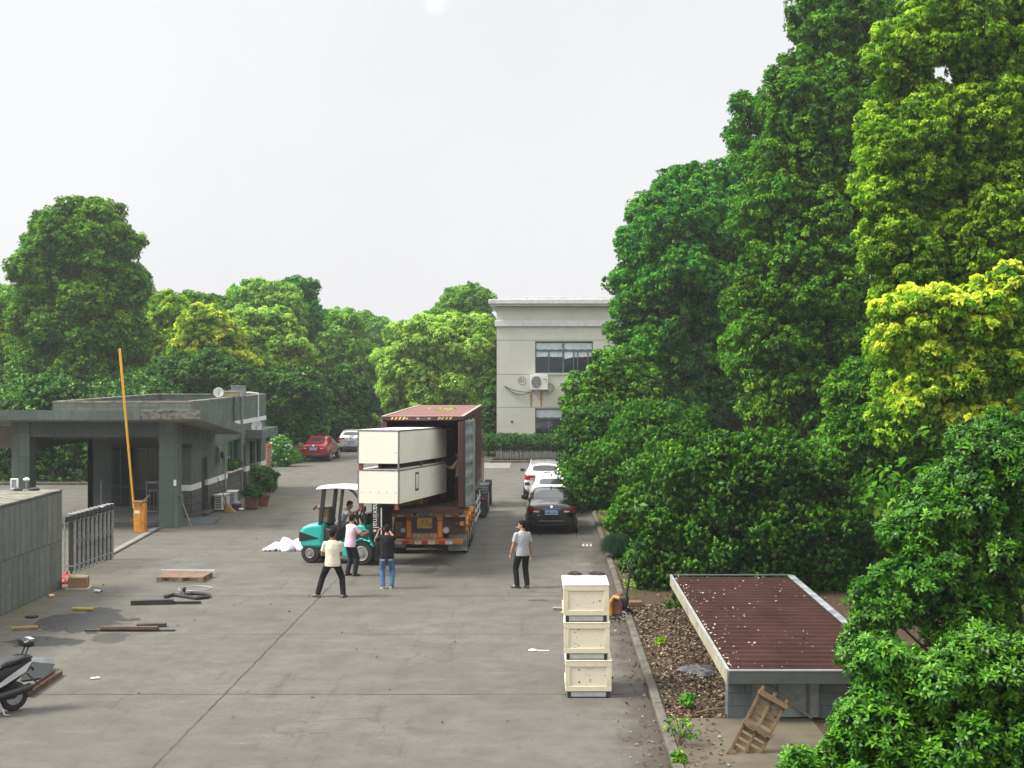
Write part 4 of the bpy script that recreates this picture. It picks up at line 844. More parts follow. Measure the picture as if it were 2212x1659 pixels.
# ================================================================ big plywood crates
ply = mat('crate_plywood', (.82,.79,.665), .75, 0, .05, 1.3, .1, 60, ((.66,.61,.4), .66, 3), .06)
plt_ = mat('crate_plywood_lit_top', (.82,.81,.78), .75, 0, .05, 2)  # same plywood whitened on top, sky light put into its colour
strap = mat('crate_steel_edge', (.17,.165,.16), .55, .3, .7, 14)
skid = mat('crate_skid_red', (.19,.045,.022), .7, 0, .3, 6)
A = math.radians(11)
def big_crate(label, z0, z1, skids, sheet_):
    t = thing('plywood_crate', label, 'crate', (-3.98, 38.0, z0), -A)
    w_, l_ = 1.18, 5.0; h = z1 - z0
    t.rotation_euler = (math.radians(-1.4), 0, -A)
    MB().bx(-w_, 0, 0, l_, 0, h).build('crate_body', ply, t, bevel=.004); MB().bx(-w_+.015,-.015,.015,l_-.015,h+.001,h+.012).build('crate_lid', plt_, t)
    e = .035; q = MB()
    for x in (-w_, 0):
        for y in (0, l_): q.bx(x-(.004 if x < 0 else e), x+(e if x < 0 else .004), y-(.004 if y == 0 else e), y+(e if y == 0 else .004), -.004, h+.004)
    for z in (h-e,):
        q.bx(-w_+e,-e,-.0045,.01,z,h+.0045); q.bx(-.01,.0045,e,l_-e,z,h+.0045); q.bx(-w_-.0045,-w_+.01,e,l_-e,z,h+.0045); q.bx(-w_+e,-e,l_-.01,l_+.0045,z,h+.0045)
    q.build('edge_strip', strap, t)
    for y in skids:
        for x in (-w_+.03, -.13):
            if not sheet_ and y < 1 and x > -.5: continue
            MB().bx(x,x+.10,y-.05,y+.05,-.165,-.002).build('skid', skid, t)
    if not sheet_: MB().bx(-.04,.006,-.006,.04,-.16,-.005).build('corner_strap', strap, t)
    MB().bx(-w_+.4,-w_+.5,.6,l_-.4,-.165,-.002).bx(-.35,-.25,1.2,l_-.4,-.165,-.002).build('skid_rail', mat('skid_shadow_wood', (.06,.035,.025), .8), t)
    nl = mat('nail_mark', (.2,.15,.09), .8)
    q = MB()
    for i in range(5 if sheet_ else 1): q.box((-.1-i*.24,-.003,.3+.008*(i % 2)),(.03,.004,.018))
    for i in range(4 if sheet_ else 0): q.box((.003,3.3+i*.32,.62+.015*i),(.004,.04,.03))
    if not sheet_: q.box((.003,.5,.05),(.004,.03,.03)); 
    q.build('nail_mark', nl, t)
    if sheet_:
        o = MB().bx(.002,.008,1.55,1.9,.26,.78).build('notice_frame', mat('notice_brown', (.1,.015,.02), .5), t); MB().bx(.0085,.011,1.60,1.85,.32,.72).build('notice_paper', mat('notice_paper', (.72,.74,.78), .6), t).parent = o
        q = MB(); 
        for i in range(6): q.bx(.0115,.0125,1.66+.02*(i % 2),1.79,.36+i*.055,.372+i*.055)
        q.build('notice_print', mat('print_grey', (.25,.25,.23), .6), t).parent = o
    return t
big_crate('large plywood crate with a framed notice, lower of the two on the forklift', 2.04, 2.96, (.07, 2.4, 4.85), True)
big_crate('large plain plywood crate stacked on top of the crate with the framed notice', 3.13, 4.04, (.07, 2.4, 4.85), False)
# ================================================================ forklift
teal = mat('forklift_teal', (.02,.42,.37), .35, 0, .08, 2, 0, 40, ((.015,.2,.17), .68, 6), .12, .5, .2)
fl = thing('forklift', 'teal forklift with white roof lifting the two big plywood crates', 'forklift', (-5.95, 41.35, 0), -math.radians(14))
bl = blkp
# counterweight
q = MB(); q.prism([(-1.16,-.52,.44),(-1.22,-.52,.7),(-1.20,-.52,.92),(-1.10,-.52,1.06),(-.9,-.52,1.14),(-.46,-.52,1.18),(-.45,-.52,.5),(-.55,-.52,.44)], (0,1.04,0)); q.build('counterweight', teal, fl, bevel=.1, seg=4)
MB().prism([(-1.20,-.53,.92),(-1.21,-.53,.62),(-.58,-.53,.74)], (0,.009,0)).build('black_arrow', bl, fl)
MB().bx(-1.17,-.5,-.5,.5,.28,.42).build('rear_skirt', bl, fl, bevel=.03)
# body and side step
q = MB(); q.prism([(-.449,-.5,.22),(.35,-.5,.22),(.45,-.5,.42),(.45,-.5,.62),(-.449,-.5,.66)], (0,1.0,0)); q.build('side_body', teal, fl, bevel=.03, seg=2)
MB().prism([(-.449,-.46,.662),(-.1,-.46,.662),(-.05,-.46,.95),(-.449,-.46,1.05)], (0,.92,0)).build('engine_hood', mat('hood_black', (.03,.03,.032), .5), fl, bevel=.03)
MB().prism([(.42,-.5,.624),(.98,-.5,.624),(1.0,-.5,.72),(.85,-.5,1.12),(.62,-.5,1.16),(.5,-.5,.7)], (0,1.0,0)).build('front_cowl', teal, fl, bevel=.03)
MB().bx(.5,.95,-.515,-.5005,.72,1.0).build('cowl_panel', bl, fl, bevel=.01)
# seat
MB().bx(-.42,.08,-.25,.25,.97,1.09).build('seat', bl, fl, bevel=.04, seg=2); MB().box((-.43,0,1.35),(.12,.46,.55),Matrix.Rotation(-.18,3,'Y')).build('seat_back', bl, fl, bevel=.05, seg=2)
# overhead guard
for s_ in (1, -1):
    y = s_*.46
    MB().bar((-.60,y,.8),(-.44,y,2.2),.11,.09,(0,1,0)).build('guard_post', bl, fl, bevel=.01)
    MB().path([(.86,y,1.1),(.8,y,1.5),(.68,y,1.85),(.5,y,2.1),(.32,y,2.21)], .038, 8).build('guard_post', bl, fl)
MB().bar((.14,-.45,2.18),(.0,-.45,1.0),.08,.06,(0,1,0)).build('guard_strut', bl, fl)
q = MB(); rows = []
for i in range(9):
    u = i/8; x = -.66 + 1.38*u; rows.append([Vector((x, yy, 2.22 + 0.045*math.sin(PI*u) + .03*(1-(yy/.55)**2) - (0.03 if abs(yy) > .5 else 0))) for yy in np.linspace(-.55,.55,7)])
q.loft(rows, cap=False, closed=False); o = q.build('roof', mat('roof_white', (.75,.76,.76), .35, 0, .03), fl); m_ = o.modifiers.new('s','SOLIDIFY'); m_.thickness = .03; m_.offset = -1
# controls
MB().tube((.62,0,1.1),(.48,0,1.42),.04).box((.72,.05,1.3),(.2,.5,.32)).build('console', bl, fl, bevel=.03)
MB().path([(.46+.05*math.sin(a*PI/10),.19*math.cos(a*PI/10),1.44+.17*math.sin(a*PI/10)) for a in range(20)], .022, 7, closed=True).build('steering_wheel', bl, fl)
for i in range(3): MB().tube((.58,-.28-.06*i,1.15),(.54,-.28-.06*i,1.46),.012).ell((.54,-.28-.06*i,1.48),.03).build('lever', bl, fl)
MB().tube((.72,-.46,1.75),(.84,-.56,1.72),.012).box((.85,-.58,1.85),(.05,.16,.12)).box((.86,-.58,1.64),(.07,.14,.16)).build('mirror', bl, fl, bevel=.02)
MB().box((-.74,-.42,1.62),(.16,.03,.05),Matrix.Rotation(-.8,3,'Y')).build('rear_handle', bl, fl)
# wheels
def fwheel(x, y, r, w_, s_, rr):
    o = MB().disc((x,y,r),(0,s_,0),r,w_,30).build('tyre', tyre, fl, bevel=.04, seg=2)
    q = MB(); q.disc((x,y+s_*(w_+.001),r),(0,s_,0),rr,.006,26); 
    for a in range(6): q.disc((x+rr*.48*math.cos(a*PI/3),y+s_*(w_+.008),r+rr*.48*math.sin(a*PI/3)),(0,s_,0),.02,.012,8)
    q.disc((x,y+s_*(w_+.006),r),(0,s_,0),rr*.32,.03,16); q.path([(x+rr*math.cos(a*PI/14),y+s_*(w_+.008),r+rr*math.sin(a*PI/14)) for a in range(28)], .014, 6, closed=True)
    k_ = q.build('rim', mat('forklift_rim', (.3,.3,.29), .45, .3), fl); k_.parent = o
for s_ in (1, -1):
    fwheel(-.87, s_*.34, .29, .17, s_, .13); fwheel(.78, s_*.38, .345, .22, s_, .2)
    ar = MB(); pr = [(.78+.42*math.cos(a), .345+.42*math.sin(a)) for a in np.linspace(.5, PI*.95, 9)]
    for (a0, z0), (a1, z1) in zip(pr, pr[1:]): ar.add([(a0,s_*.36,z0),(a0,s_*.63,z0),(a1,s_*.63,z1),(a1,s_*.36,z1)], [(0,1,2,3)])
    o = ar.build('wheel_fender', teal if True else bl, fl); m_ = o.modifiers.new('s','SOLIDIFY'); m_.thickness = .02
# mast and forks
for s_ in (1, -1): 
    MB().bx(1.10,1.26,s_*.42-.05,s_*.42+.05,.12,2.15).build('mast_channel', bl, fl, bevel=.008); MB().bx(1.13,1.23,s_*.33-.03,s_*.33+.03,.2,2.6).build('inner_channel', blk, fl)
    MB().tube((1.16,s_*.24,.2),(1.16,s_*.24,2.4),.03).build('lift_cylinder', blk, fl)
    MB().bx(1.40,1.45,s_*.3-.06,s_*.3+.06,1.83,2.4).bx(1.40,2.5,s_*.3-.06,s_*.3+.06,1.80,1.845).build('fork', blk, fl)
MB().bx(1.275,1.33,-.46,.46,.35,1.8).build('load_backrest', blk, fl); MB().bx(1.27,1.39,-.5,.5,1.85,1.95).bx(1.27,1.39,-.5,.5,2.25,2.33).build('carriage', bl, fl); MB().bx(1.1,1.26,-.5,.5,.3,.42).build('mast_crossbar', bl, fl); MB().bx(1.1,1.26,-.36,.36,2.0,2.1).build('mast_crossbar', bl, fl)
MB().bx(1.06,1.30,-.505,-.475,.95,2.0).build('mast_plate', bl, fl)
txt('maximal', .25, whm, fl, (1.18,-.508,1.5), rot=(PI/2, PI/2, 0), name='mast_lettering', sx=1.0)
MB().tube((1.36,-.5,.9),(1.36,-.5,2.0),.018).build('white_rod', whm, fl)
MB().bx(1.11,1.2,-.51,-.5055,.98,1.04).build('sticker', mat('sticker_pale', (.5,.55,.5), .5), fl)
t = thing('cardboard_box', 'open brown cardboard box behind the forklift seat', 'box', fl.matrix_basis @ Vector((-.55,-.1,1.185)), -math.radians(14))
card = mat('cardboard', (.26,.15,.07), .85, 0, .12, 3)
MB().bx(-.14,.14,-.2,.2,0,.38).build('box_body', card, t); MB().add([(-.14,-.2,.382),(.14,-.2,.382),(.2,-.3,.47),(-.1,-.3,.46)],[(0,1,2,3)]).add([(-.14,-.2,.382),(-.14,.2,.382),(-.24,.2,.46),(-.24,-.2,.45)],[(0,1,2,3)]).build('flap', card, t).modifiers.new('s','SOLIDIFY').thickness = .006
MB().bx(-.06,.06,-.203,-.2005,.16,.2).build('print', blk, t); MB().bx(-.14,.14,-.203,-.2005,.0,.08).build('blue_band', mat('box_blue', (.05,.12,.16), .8), t)
# ================================================================ stack of three small crates
scream = mat('crate_cream', (.74,.68,.53), .75, 0, .05, 2, .08, 60, ((.55,.47,.3), .68, 4)); sframe = mat('crate_cream_batten', (.68,.62,.45), .75, 0, .07, 6, .1, 50, ((.45,.36,.2), .66, 6))
alum = mat('crate_silver_rail', (.62,.64,.64), .35, .55, .1, 6); knot = mat('knot_hole', (.12,.08,.04), .9)
def small_crate(label, x, y, z, rzz, w_, holes, lid):
    t = thing('wooden_crate', label, 'crate', (x, y, z), rzz, 'cream crates in one stack'); d_, h = 1.1, .52; zb = .115
    MB().bx(-w_/2+.03,w_/2-.03,.02,d_-.02,zb,zb+h).build('crate_body', scream, t)
    f = .085
    for nm, b_ in (('batten',(-w_/2,w_/2,0,.019,zb,zb+.09)),('batten',(-w_/2,w_/2,0,.019,zb+h-.09,zb+h)),('batten',(-w_/2,-w_/2+f,.001,.018,zb+.092,zb+h-.092)),('batten',(w_/2-f,w_/2,.001,.018,zb+.092,zb+h-.092)),('batten',(-w_/2,-w_/2+.029,.02,d_,zb,zb+.09)),('batten',(w_/2-.029,w_/2,.02,d_,zb,zb+.09)),('batten',(-w_/2,-w_/2+.029,.02,d_,zb+h-.09,zb+h)),('batten',(w_/2-.029,w_/2,.02,d_,zb+h-.09,zb+h))): MB().bx(*b_).build(nm, sframe, t, bevel=.004)
    MB().bx(-w_/2-.006,w_/2+.006,-.004,d_,zb+h+.001,zb+h+.022).build('crate_lid', lid, t, bevel=.004)
    MB().bx(-w_/2+.045,w_/2-.045,.02,.07,.022,.1).build('steel_runner', alum, t); MB().bx(-w_/2+.045,w_/2-.045,d_-.09,d_-.04,.022,.1).build('steel_runner', alum, t)
    for s_ in (-1, 1): MB().bx(s_*(w_/2-.07)-.03,s_*(w_/2-.07)+.03,.0,.1,0,.105).build('foot', blk, t); MB().bx(s_*(w_/2-.07)-.03,s_*(w_/2-.07)+.03,d_-.12,d_-.02,0,.105).build('foot', blk, t)
    for (hx, hz, r) in holes: MB().ell((hx*w_*.4, .0185, zb+h*.5+hz*.17), (r, .004, r*.7), None, 10, 6).build('knot', knot, t)
    return t
R = random.Random(4)
sx = gp(1270, 1508); cx_, cy_ = sx.x, sx.y
small_crate('cream wooden crate at the bottom of the stack, its silver runner on the concrete', cx_+.01, cy_, 0, .0, .81, [(-.5,.7,.017),(-.5,-.6,.02),(.0,.8,.011),(.1,-.35,.013),(.08,-.5,.012),(.05,.1,.009),(-.12,.25,.008),(-.1,-.9,.008),(.9,.1,.01),(.2,.75,.009)], scream)
small_crate('cream wooden crate in the middle of the stack of three', cx_-.018, cy_+.02, .66, -.012, .80, [(-.45,.9,.014),(-.65,.6,.01),(-.55,.1,.009),(-.6,-.55,.011),(-.45,-.75,.012),(-.65,-.9,.01),(.6,.95,.009),(.5,-.1,.007),(.75,-.7,.008)], scream)
small_crate('cream wooden crate on top of the stack with its lid whitened for sky light', cx_-.03, cy_+.03, 1.32, .01, .80, [(-.4,-.45,.008),(.1,.2,.007),(.4,-.2,.01),(.75,-.05,.017),(-.1,.45,.006),(.15,-.75,.007),(-.7,.1,.007)], mat('crate_skylit_lid', (.8,.77,.72), .7, 0, .06, 5))  # lid paler than the other two, sky light painted into it
for dx, w_, lb in ((-.2, .25, 'shorter black rubber strip lying across the back of the top crate lid, at its left'), (.2, .3, 'longer black rubber strip lying across the back of the top crate lid, at its right')):
    q = MB(); q.path([(-w_/2,0,.03),(-w_*.2,.03,.045),(w_*.15,-.01,.04),(w_/2,.02,.02)], [.025,.04,.035,.02], 8); tag(q.build('rubber_strip', dkm), lb, 'rubber strip').location = (cx_+dx, cy_+1.07, 1.98)
# ---------------------------------------------------------------- pallet jack
jk = thing('pallet_jack', 'worn yellow hand pallet jack standing behind the cream crate stack', 'pallet jack', gp(1329, 1334), math.radians(-20))
jy = mat('jack_yellow', (.42,.22,.04), .5, 0, .3, 7, 0, 40, ((.2,.08,.04), .55, 6)); jr = mat('jack_red', (.16,.06,.035), .6, 0, .2, 5)
for s_ in (-1, 1): MB().bx(-1.15,.0,s_*.2-.08,s_*.2+.08,.06,.12).bx(-1.25,-1.15,s_*.2-.06,s_*.2+.06,.05,.1).build('fork', jy, jk, bevel=.01)
MB().prism([(.0,-.26,.1),(.22,-.26,.1),(.22,-.26,.36),(.12,-.26,.55),(.0,-.26,.55)], (0,.52,0)).build('chassis', jr, jk, bevel=.03)
MB().path([(-.02,-.3,.1),(-.02,-.3,.4),(.06,-.3,.52),(.2,-.3,.5)], .05, 8).build('frame_bar', jy, jk); MB().bx(.05,.3,-.12,.12,.25,.5).build('pump', blk, jk, bevel=.03)
MB().path([(.25,0,.4),(.33,0,.9),(.36,0,1.15)], .028, 8).path([(.36,-.12,1.15),(.36,-.14,1.3),(.36,0,1.36),(.36,.14,1.3),(.36,.12,1.15)], .018, 7, closed=True).build('handle', blk, jk)
for s_ in (-1, 1):
    w_ = MB().disc((.26, s_*.16, .1), (0,s_,0), .11, .06, 22).build('wheel', dkm, jk, bevel=.01); q = MB(); 
    for a in range(5): q.bar((.26,s_*.222,.1),(.26+.08*math.cos(a*2*PI/5),s_*.222,.1+.08*math.sin(a*2*PI/5)),.02,.006)
    q.path([(.26+.085*math.cos(a*PI/10),s_*.222,.1+.085*math.sin(a*PI/10)) for a in range(20)], .01, 5, closed=True); q.build('rim', mat('wheel_grey', (.45,.45,.45), .5), jk).parent = w_
tag(MB().bx(-.16,.16,-.14,.14,0,.12).build('carton', mat('orange_carton', (.13,.08,.04), .8), bevel=.01), 'orange brown carton under the shrub just behind the pallet jack', 'carton').location = gp(1352, 1322) + Vector((.25,.35,.08))
tag(MB().bx(-.16,.16,-.05,.05,.04,.07).tube((-.12,-.04,.03),(-.12,.04,.03),.03).tube((.12,-.04,.03),(.12,.04,.03),.03).build('dolly', mat('dolly_grey', (.25,.26,.26), .5), bevel=.005), 'small grey wheeled plate on the concrete left of the crate stack', 'dolly').location = gp(1209, 1318)
# ---------------------------------------------------------------- white plastic sheeting
def crumple(name, label, cat, loc, rx, ry, hz_, m, seed, parts=3):
    rg = random.Random(seed); q = MB(); N = 26; vs = []
    ph = [(rg.uniform(2,7), rg.uniform(2,7), rg.uniform(0,6), rg.uniform(.2,1)) for _ in range(9)]
    for i in range(N+1):
        for j in range(N+1):
            u, v = i/N*2-1, j/N*2-1; r = math.sqrt(u*u+v*v); f = max(0, 1-r**2.2)
            wv = sum(a*math.sin(kx*u+ky*v+p) for kx, ky, p, a in ph)/3; fine = .35*math.sin(11*u+6*v+wv*3)+.3*math.sin(-8*u+13*v+2*wv)
            z = hz_*(f**.6*(.45+.35*wv*wv+.18*fine)) if f > 0 else 0
            edge = 1+.16*math.sin(3*math.atan2(v,u)+seed)+.1*math.sin(7*math.atan2(v,u))
            vs.append((u*rx*edge, v*ry*edge, max(.004, z)))
    fs = []
    for i in range(N):
        for j in range(N):
            c0 = ((i+.5)/N*2-1, (j+.5)/N*2-1)
            if c0[0]**2+c0[1]**2 < 1.0: a = i*(N+1)+j; fs.append((a, a+N+1, a+N+2, a+1))
    q.add(vs, fs); o = q.build(name, m, None, ang=70); o.location = loc; o.modifiers.new('s','SOLIDIFY').thickness = .006
    return tag(o, label, cat)
plast = mat('white_sheeting', (.46,.46,.47), .4, 0, .06, 6)
t = crumple('plastic_sheet', 'crumpled white plastic sheeting heaped on the ground behind the forklift', 'plastic sheet', gp(622, 1189) + Vector((.05,.25,0)), 0.82, .62, .40, plast, 3)
# ---------------------------------------------------------------- left yard: pallet, card box, timber and scraps
pw_ = mat('pallet_wood', (.24,.175,.11), .85, 0, .25, 6, .2, 30); pr_ = mat('pallet_red_board', (.26,.14,.085), .85, 0, .2, 6); pg_ = mat('grey_wood', (.16,.14,.11), .9, 0, .3, 5)
def pallet(name, label, L, W, m1, m2, top=7):
    t = thing(name, label, 'pallet')
    for i in range(3):
        y = -W/2+.05+i*(W-.1)/2; MB().bx(-L/2,L/2,y-.05,y+.05,0,.02).build('bottom_board', m1, t)
        for x in (-L/2+.07,0,L/2-.07): MB().bx(x-.07,x+.07,y-.048,y+.048,.021,.10).build('block', m1, t)
    for x in (-L/2+.07,0,L/2-.07): MB().bx(x-.06,x+.06,-W/2,W/2,.101,.121).build('stringer_board', m1, t)
    for i in range(top):
        y = -W/2+.05+i*(W-.1)/(top-1); MB().bx(-L/2,L/2,y-.045,y+.045,.122,.144).build('deck_board', m2 if i % 2 else m1, t)
    return t
pa = pallet('wooden_pallet', 'wooden pallet lying flat on the concrete with a pale pole on it', 1.25, 1.0, pw_, pr_); g = (gp(336,1258)+gp(428,1259))/2; pa.location = (g.x+.08, g.y+.52, 0); pa.rotation_euler = (0,0,-.03)
t = thing('aluminium_pole', 'long pale square pole lying across the back of the flat pallet', 'pole', (pa.location.x, pa.location.y+.42, .146), -.03); MB().bx(-.76,.72,-.03,.03,0,.06).build('pole', mat('pale_alu', (.62,.62,.63), .4, .3), t)
g = gp(163, 1274); t = thing('carton', 'battered open carton with orange mark by the foot of the folding gate', 'box', g + Vector((0,.25,0)), .18)
MB().bx(-.24,.24,-.2,.2,.03,.30).build('box_body', card, t, bevel=.006); MB().bx(-.3,.3,-.26,.26,0,.028).build('base_board', mat('board_white', (.4,.38,.34), .8), t)
o = MB().add([(-.24,-.2,.302),(.24,-.2,.302),(.26,.02,.34),(-.2,.02,.36)],[(0,1,2,3)]).add([(-.24,-.2,.302),(-.24,.2,.302),(-.42,.18,.26),(-.42,-.2,.27)],[(0,1,2,3)]).add([(-.24,.2,.302),(.24,.2,.302),(.25,.03,.35),(-.2,.03,.345)],[(0,1,2,3)]).build('flap', mat('carton_pale', (.45,.34,.2), .85), t); o.modifiers.new('s','SOLIDIFY').thickness = .006
MB().bx(.2405,.244,-.12,-.02,.06,.2).build('orange_mark', mat('orange_print', (.55,.14,.05), .7), t); MB().bx(.2405,.243,.02,.17,.05,.24).build('dark_print', mat('dark_print', (.05,.04,.04), .7), t)
crumple('red_bag', 'red plastic bag slumped between the folding gate and the battered carton', 'bag', gp(138,1262) + Vector((0,.2,0)), .26, .2, .32, mat('red_plastic', (.42,.05,.045), .4), 8)
g = gp(421, 1272); tag(MB().path([(.42*math.cos(a*PI/16)*(1+.05*math.sin(a)), .4*math.sin(a*PI/16), .012) for a in range(32)], .011, 6, closed=True).build('hose_ring', mat('pale_hose', (.4,.4,.41), .5)), 'ring of pale hose lying flat on the concrete in front of the pallet', 'hose').location = g
pts = [gp(356,1293),(gp(375,1288)),gp(400,1292),gp(425,1296),gp(450,1293),gp(452,1288),gp(435,1286),gp(415,1285),gp(398,1289),gp(392,1284),gp(394,1279),gp(399,1281)]
q = MB(); fine = []
for i in range(len(pts)-1):
    for u in (0,.33,.66): fine.append(pts[i].lerp(pts[i+1], u) + Vector((0,0,.045)))
tag(q.path(fine+[pts[-1]+Vector((0,0,.14))], .042, 8).build('rubber_hose', dkm), 'thick black hose looped on the concrete behind the black beams', 'hose')
bkb = mat('black_painted_steel', (.028,.029,.03), .5, 0, .3, 5); rbr = mat('rusty_brown', (.075,.035,.022), .8, 0, .4, 6); bron = mat('brown_board', (.08,.05,.032), .8, 0, .3, 7)
def beam(name, label, a, b, w_, h, m, cat='beam', z=0, bev=.006):
    a, b = gp(*a), gp(*b); d_ = b - a; o = MB().bx(-d_.length/2, d_.length/2, -w_/2, w_/2, 0, h).build(name, m, bevel=bev); o.location = (a+b)/2 + Vector((0,w_/2,z)); o.rotation_euler = (0,0,math.atan2(d_.y, d_.x)); return tag(o, label, cat)
beam('steel_beam', 'thicker black steel beam on the concrete in front of the looped hose', (281,1308), (372,1306), .16, .12, bkb); beam('steel_bar', 'thin black bar continuing from the right end of the thicker black beam', (374,1305), (433,1305), .08, .07, bkb)
beam('steel_block', 'short black beam lying just behind the rusty board stack', (294,1356), (357,1355), .15, .08, bkb)
t = thing('board_stack', 'two rusty brown boards stacked on a longer dark plank', 'boards', (gp(206,1367)+gp(352,1365))/2 + Vector((0,.15,0)))
MB().bx(-1.0,.95,-.06,.06,0,.035).build('plank', bkb, t); MB().bx(-.65,.6,-.09,.07,.036,.075).build('board', rbr, t, bevel=.005); MB().bx(-.7,.58,-.07,.08,.076,.1).build('board', bron, t, bevel=.005)
def ytube(label, a, b):
    a, b = gp(*a), gp(*b); d_ = b-a; t = thing('yellow_coil', label, 'coil', (a+b)/2 + Vector((0,.05,.05)), math.atan2(d_.y, d_.x)); L = d_.length
    n_ = 90; MB().path([(-L/2+L*i/n_, .036*math.cos(i*.9), .036*math.sin(i*.9)) for i in range(n_)], .010, 5).build('spring', mat('coil_yellow', (.5,.36,.07), .5), t); MB().tube((-L/2,0,0),(L/2,0,0),.024).build('core', mat('coil_core', (.3,.2,.05), .7), t)
ytube('longer yellow coiled tube on the mossy concrete, nearer the scooter', (23,1363), (80,1360)); ytube('shorter yellow coiled tube behind the dark oil patch', (155,1320), (200,1321))
g = gp(66, 1335); tag(MB().ell((0,0,.03),(.14,.06,.035)).ell((.1,.03,.035),(.08,.05,.03)).build('glove', dkm), 'black glove dropped on the concrete below the stone wall', 'glove').location = g
g = gp(112, 1290); t = thing('paper_cup', 'small pale cup with orange end lying at the wall foot', 'cup', g, .7); MB().tube((-.07,0,.04),(.05,0,.04),.045,.035,12).build('cup', mat('cup_cream', (.6,.5,.35), .6), t); MB().disc((-.072,0,.04),(-1,0,0),.04,.02,12).build('cup_end', mat('cup_orange', (.6,.2,.03), .6), t)
g = gp(211, 1280); t = thing('plastic_bottle', 'small white bottle lying on the slab joint beyond the carton', 'bottle', g, -.4); MB().tube((-.1,0,.04),(.06,0,.04),.04,.038,12).tube((.06,0,.04),(.1,0,.04),.03,.015,10).build('bottle', whm, t, bevel=.008); MB().disc((.1,0,.04),(1,0,0),.018,.03,10).build('cap', blk, t)
g = gp(202, 1467); tag(MB().ell((0,0,.02),(.06,.04,.02)).ell((.07,.02,.02),(.05,.035,.02)).build('crumpled_paper', whm), 'crumpled white scrap on the concrete right of the scooter', 'scrap').location = g
t = thing('plastic_spoon', 'white strip of plastic on the concrete left of the crates', 'scrap', gp(1163, 1406), -.1); MB().ell((-.12,0,.015),(.09,.1,.02)).bx(-.06,.22,-.02,.02,.004,.016).build('strip', whm, t)
# ---------------------------------------------------------------- scooter (its front runs out of the frame)
sc = thing('scooter', 'black and white motor scooter parked at the left edge, seat backrest up', 'scooter', (-9.02, 23.45, 0), math.radians(221)); sc.scale = (1.07,)*3
sb = mat('scooter_black', (.010,.0105,.011), .42, 0, .1, 3, 0, 40, None, 0, .25); sgr = mat('scooter_grey', (.03,.032,.035), .7, 0, .15, 8); swh = mat('scooter_white', (.5,.51,.5), .4)
# x forward (towards the left of the picture), tail at x = -0.35
def ringy(x, zc, ry_, rz_, n=14, k=2.6):
    return [Vector((x, ry_*math.copysign(abs(math.cos(a))**(2/k), math.cos(a)), zc+rz_*math.copysign(abs(math.sin(a))**(2/k), math.sin(a)))) for a in np.linspace(0, 2*PI, n+1)[:-1]]
MB().loft([ringy(-.36,.74,.05,.05), ringy(-.3,.70,.12,.10), ringy(-.05,.60,.17,.17), ringy(.25,.50,.18,.22), ringy(.5,.42,.17,.2), ringy(.6,.36,.13,.14)]).build('body', sb, sc)
MB().loft([ringy(-.3,.80,.11,.035), ringy(-.1,.80,.15,.055), ringy(.1,.77,.16,.06), ringy(.2,.72,.17,.05), ringy(.5,.70,.15,.05), ringy(.62,.68,.1,.03)]).build('seat', sgr, sc)
for s_ in (1, -1):
    MB().prism([(-.34,s_*.135,.78),(-.2,s_*.165,.72),(.1,s_*.19,.56),(.42,s_*.19,.34),(.1,s_*.19,.47),(-.22,s_*.165,.62)], (0,s_*.012,0)).build('side_trim', swh, sc)
    MB().tube((-.22,s_*.07,.80),(-.30,s_*.07,.98),.012).build('backrest_stay', blk, sc)
MB().path([(-.02,.16,.80),(-.2,.15,.84),(-.34,.08,.82),(-.36,0,.82),(-.34,-.08,.82),(-.2,-.15,.84),(-.02,-.16,.80)], .022, 8).build('grab_rail', blk, sc)
bk_ = MB().loft([ringy(-.38,1.03,.12,.04), ringy(-.35,1.04,.18,.065), ringy(-.27,1.05,.19,.07), ringy(-.21,1.04,.14,.05)]).build('backrest', sb, sc); MB().bx(-.385,-.30,-.1,.1,1.098,1.112).build('backrest_piping', swh, sc, bevel=.01).parent = bk_
for x, nm in ((-.08,'rear_wheel'),(1.2,'front_wheel')):
    w_ = MB().disc((x,-.055,.23),(0,1,0),.23,.11,26).build(nm, tyre, sc, bevel=.035, seg=2); MB().disc((x,-.06,.23),(0,1,0),.13,.12,18).build('rim', rimm, sc).parent = w_
MB().tube((-.3,.14,.36),(.25,.14,.27),.07,.06,14).tube((-.34,.14,.37),(-.3,.14,.36),.04,.07,12).build('exhaust', mat('exhaust_black', (.03,.03,.03), .35, .4), sc); MB().bx(-.12,.3,-.12,.1,.2,.36).build('engine', blk, sc, bevel=.03)
MB().bx(.55,1.0,-.2,.2,.26,.33).build('footboard', blkp, sc, bevel=.02); MB().loft([ringy(.98,.5,.2,.24), ringy(1.06,.7,.22,.18), ringy(1.12,.9,.14,.1)]).build('leg_shield', sb, sc)
MB().path([(1.0,-.36,1.0),(1.04,-.15,1.02),(1.05,0,.98),(1.04,.15,1.02),(1.0,.36,1.0)], .018, 8).build('handlebar', blk, sc)
for s_ in (1, -1): MB().tube((1.03,s_*.2,1.02),(1.06,s_*.34,1.2),.008).ell((1.06,s_*.36,1.24),(.02,.07,.045)).build('mirror', blkp, sc)
MB().path([(.2,.12,.26),(.16,.3,.03),(.1,.36,.02)], .013, 6).build('kickstand', steel, sc); MB().box((-.385,0,.62),(.03,.12,.06)).build('tail_light', mat('tail_light_dark', (.12,.004,.006), .15), sc, bevel=.02); MB().bar((-.3,0,.55),(-.5,0,.34),.15,.01).build('rear_mudguard', blkp, sc)
MB().bx(.3,.42,.05,.13,.755,.775).build('key_tag', mat('tag_yellow', (.5,.42,.25), .5), sc); MB().path([(.18,-.17,.74),(.22,0,.79),(.18,.17,.74)], .008, 5).build('seat_piping', swh, sc)
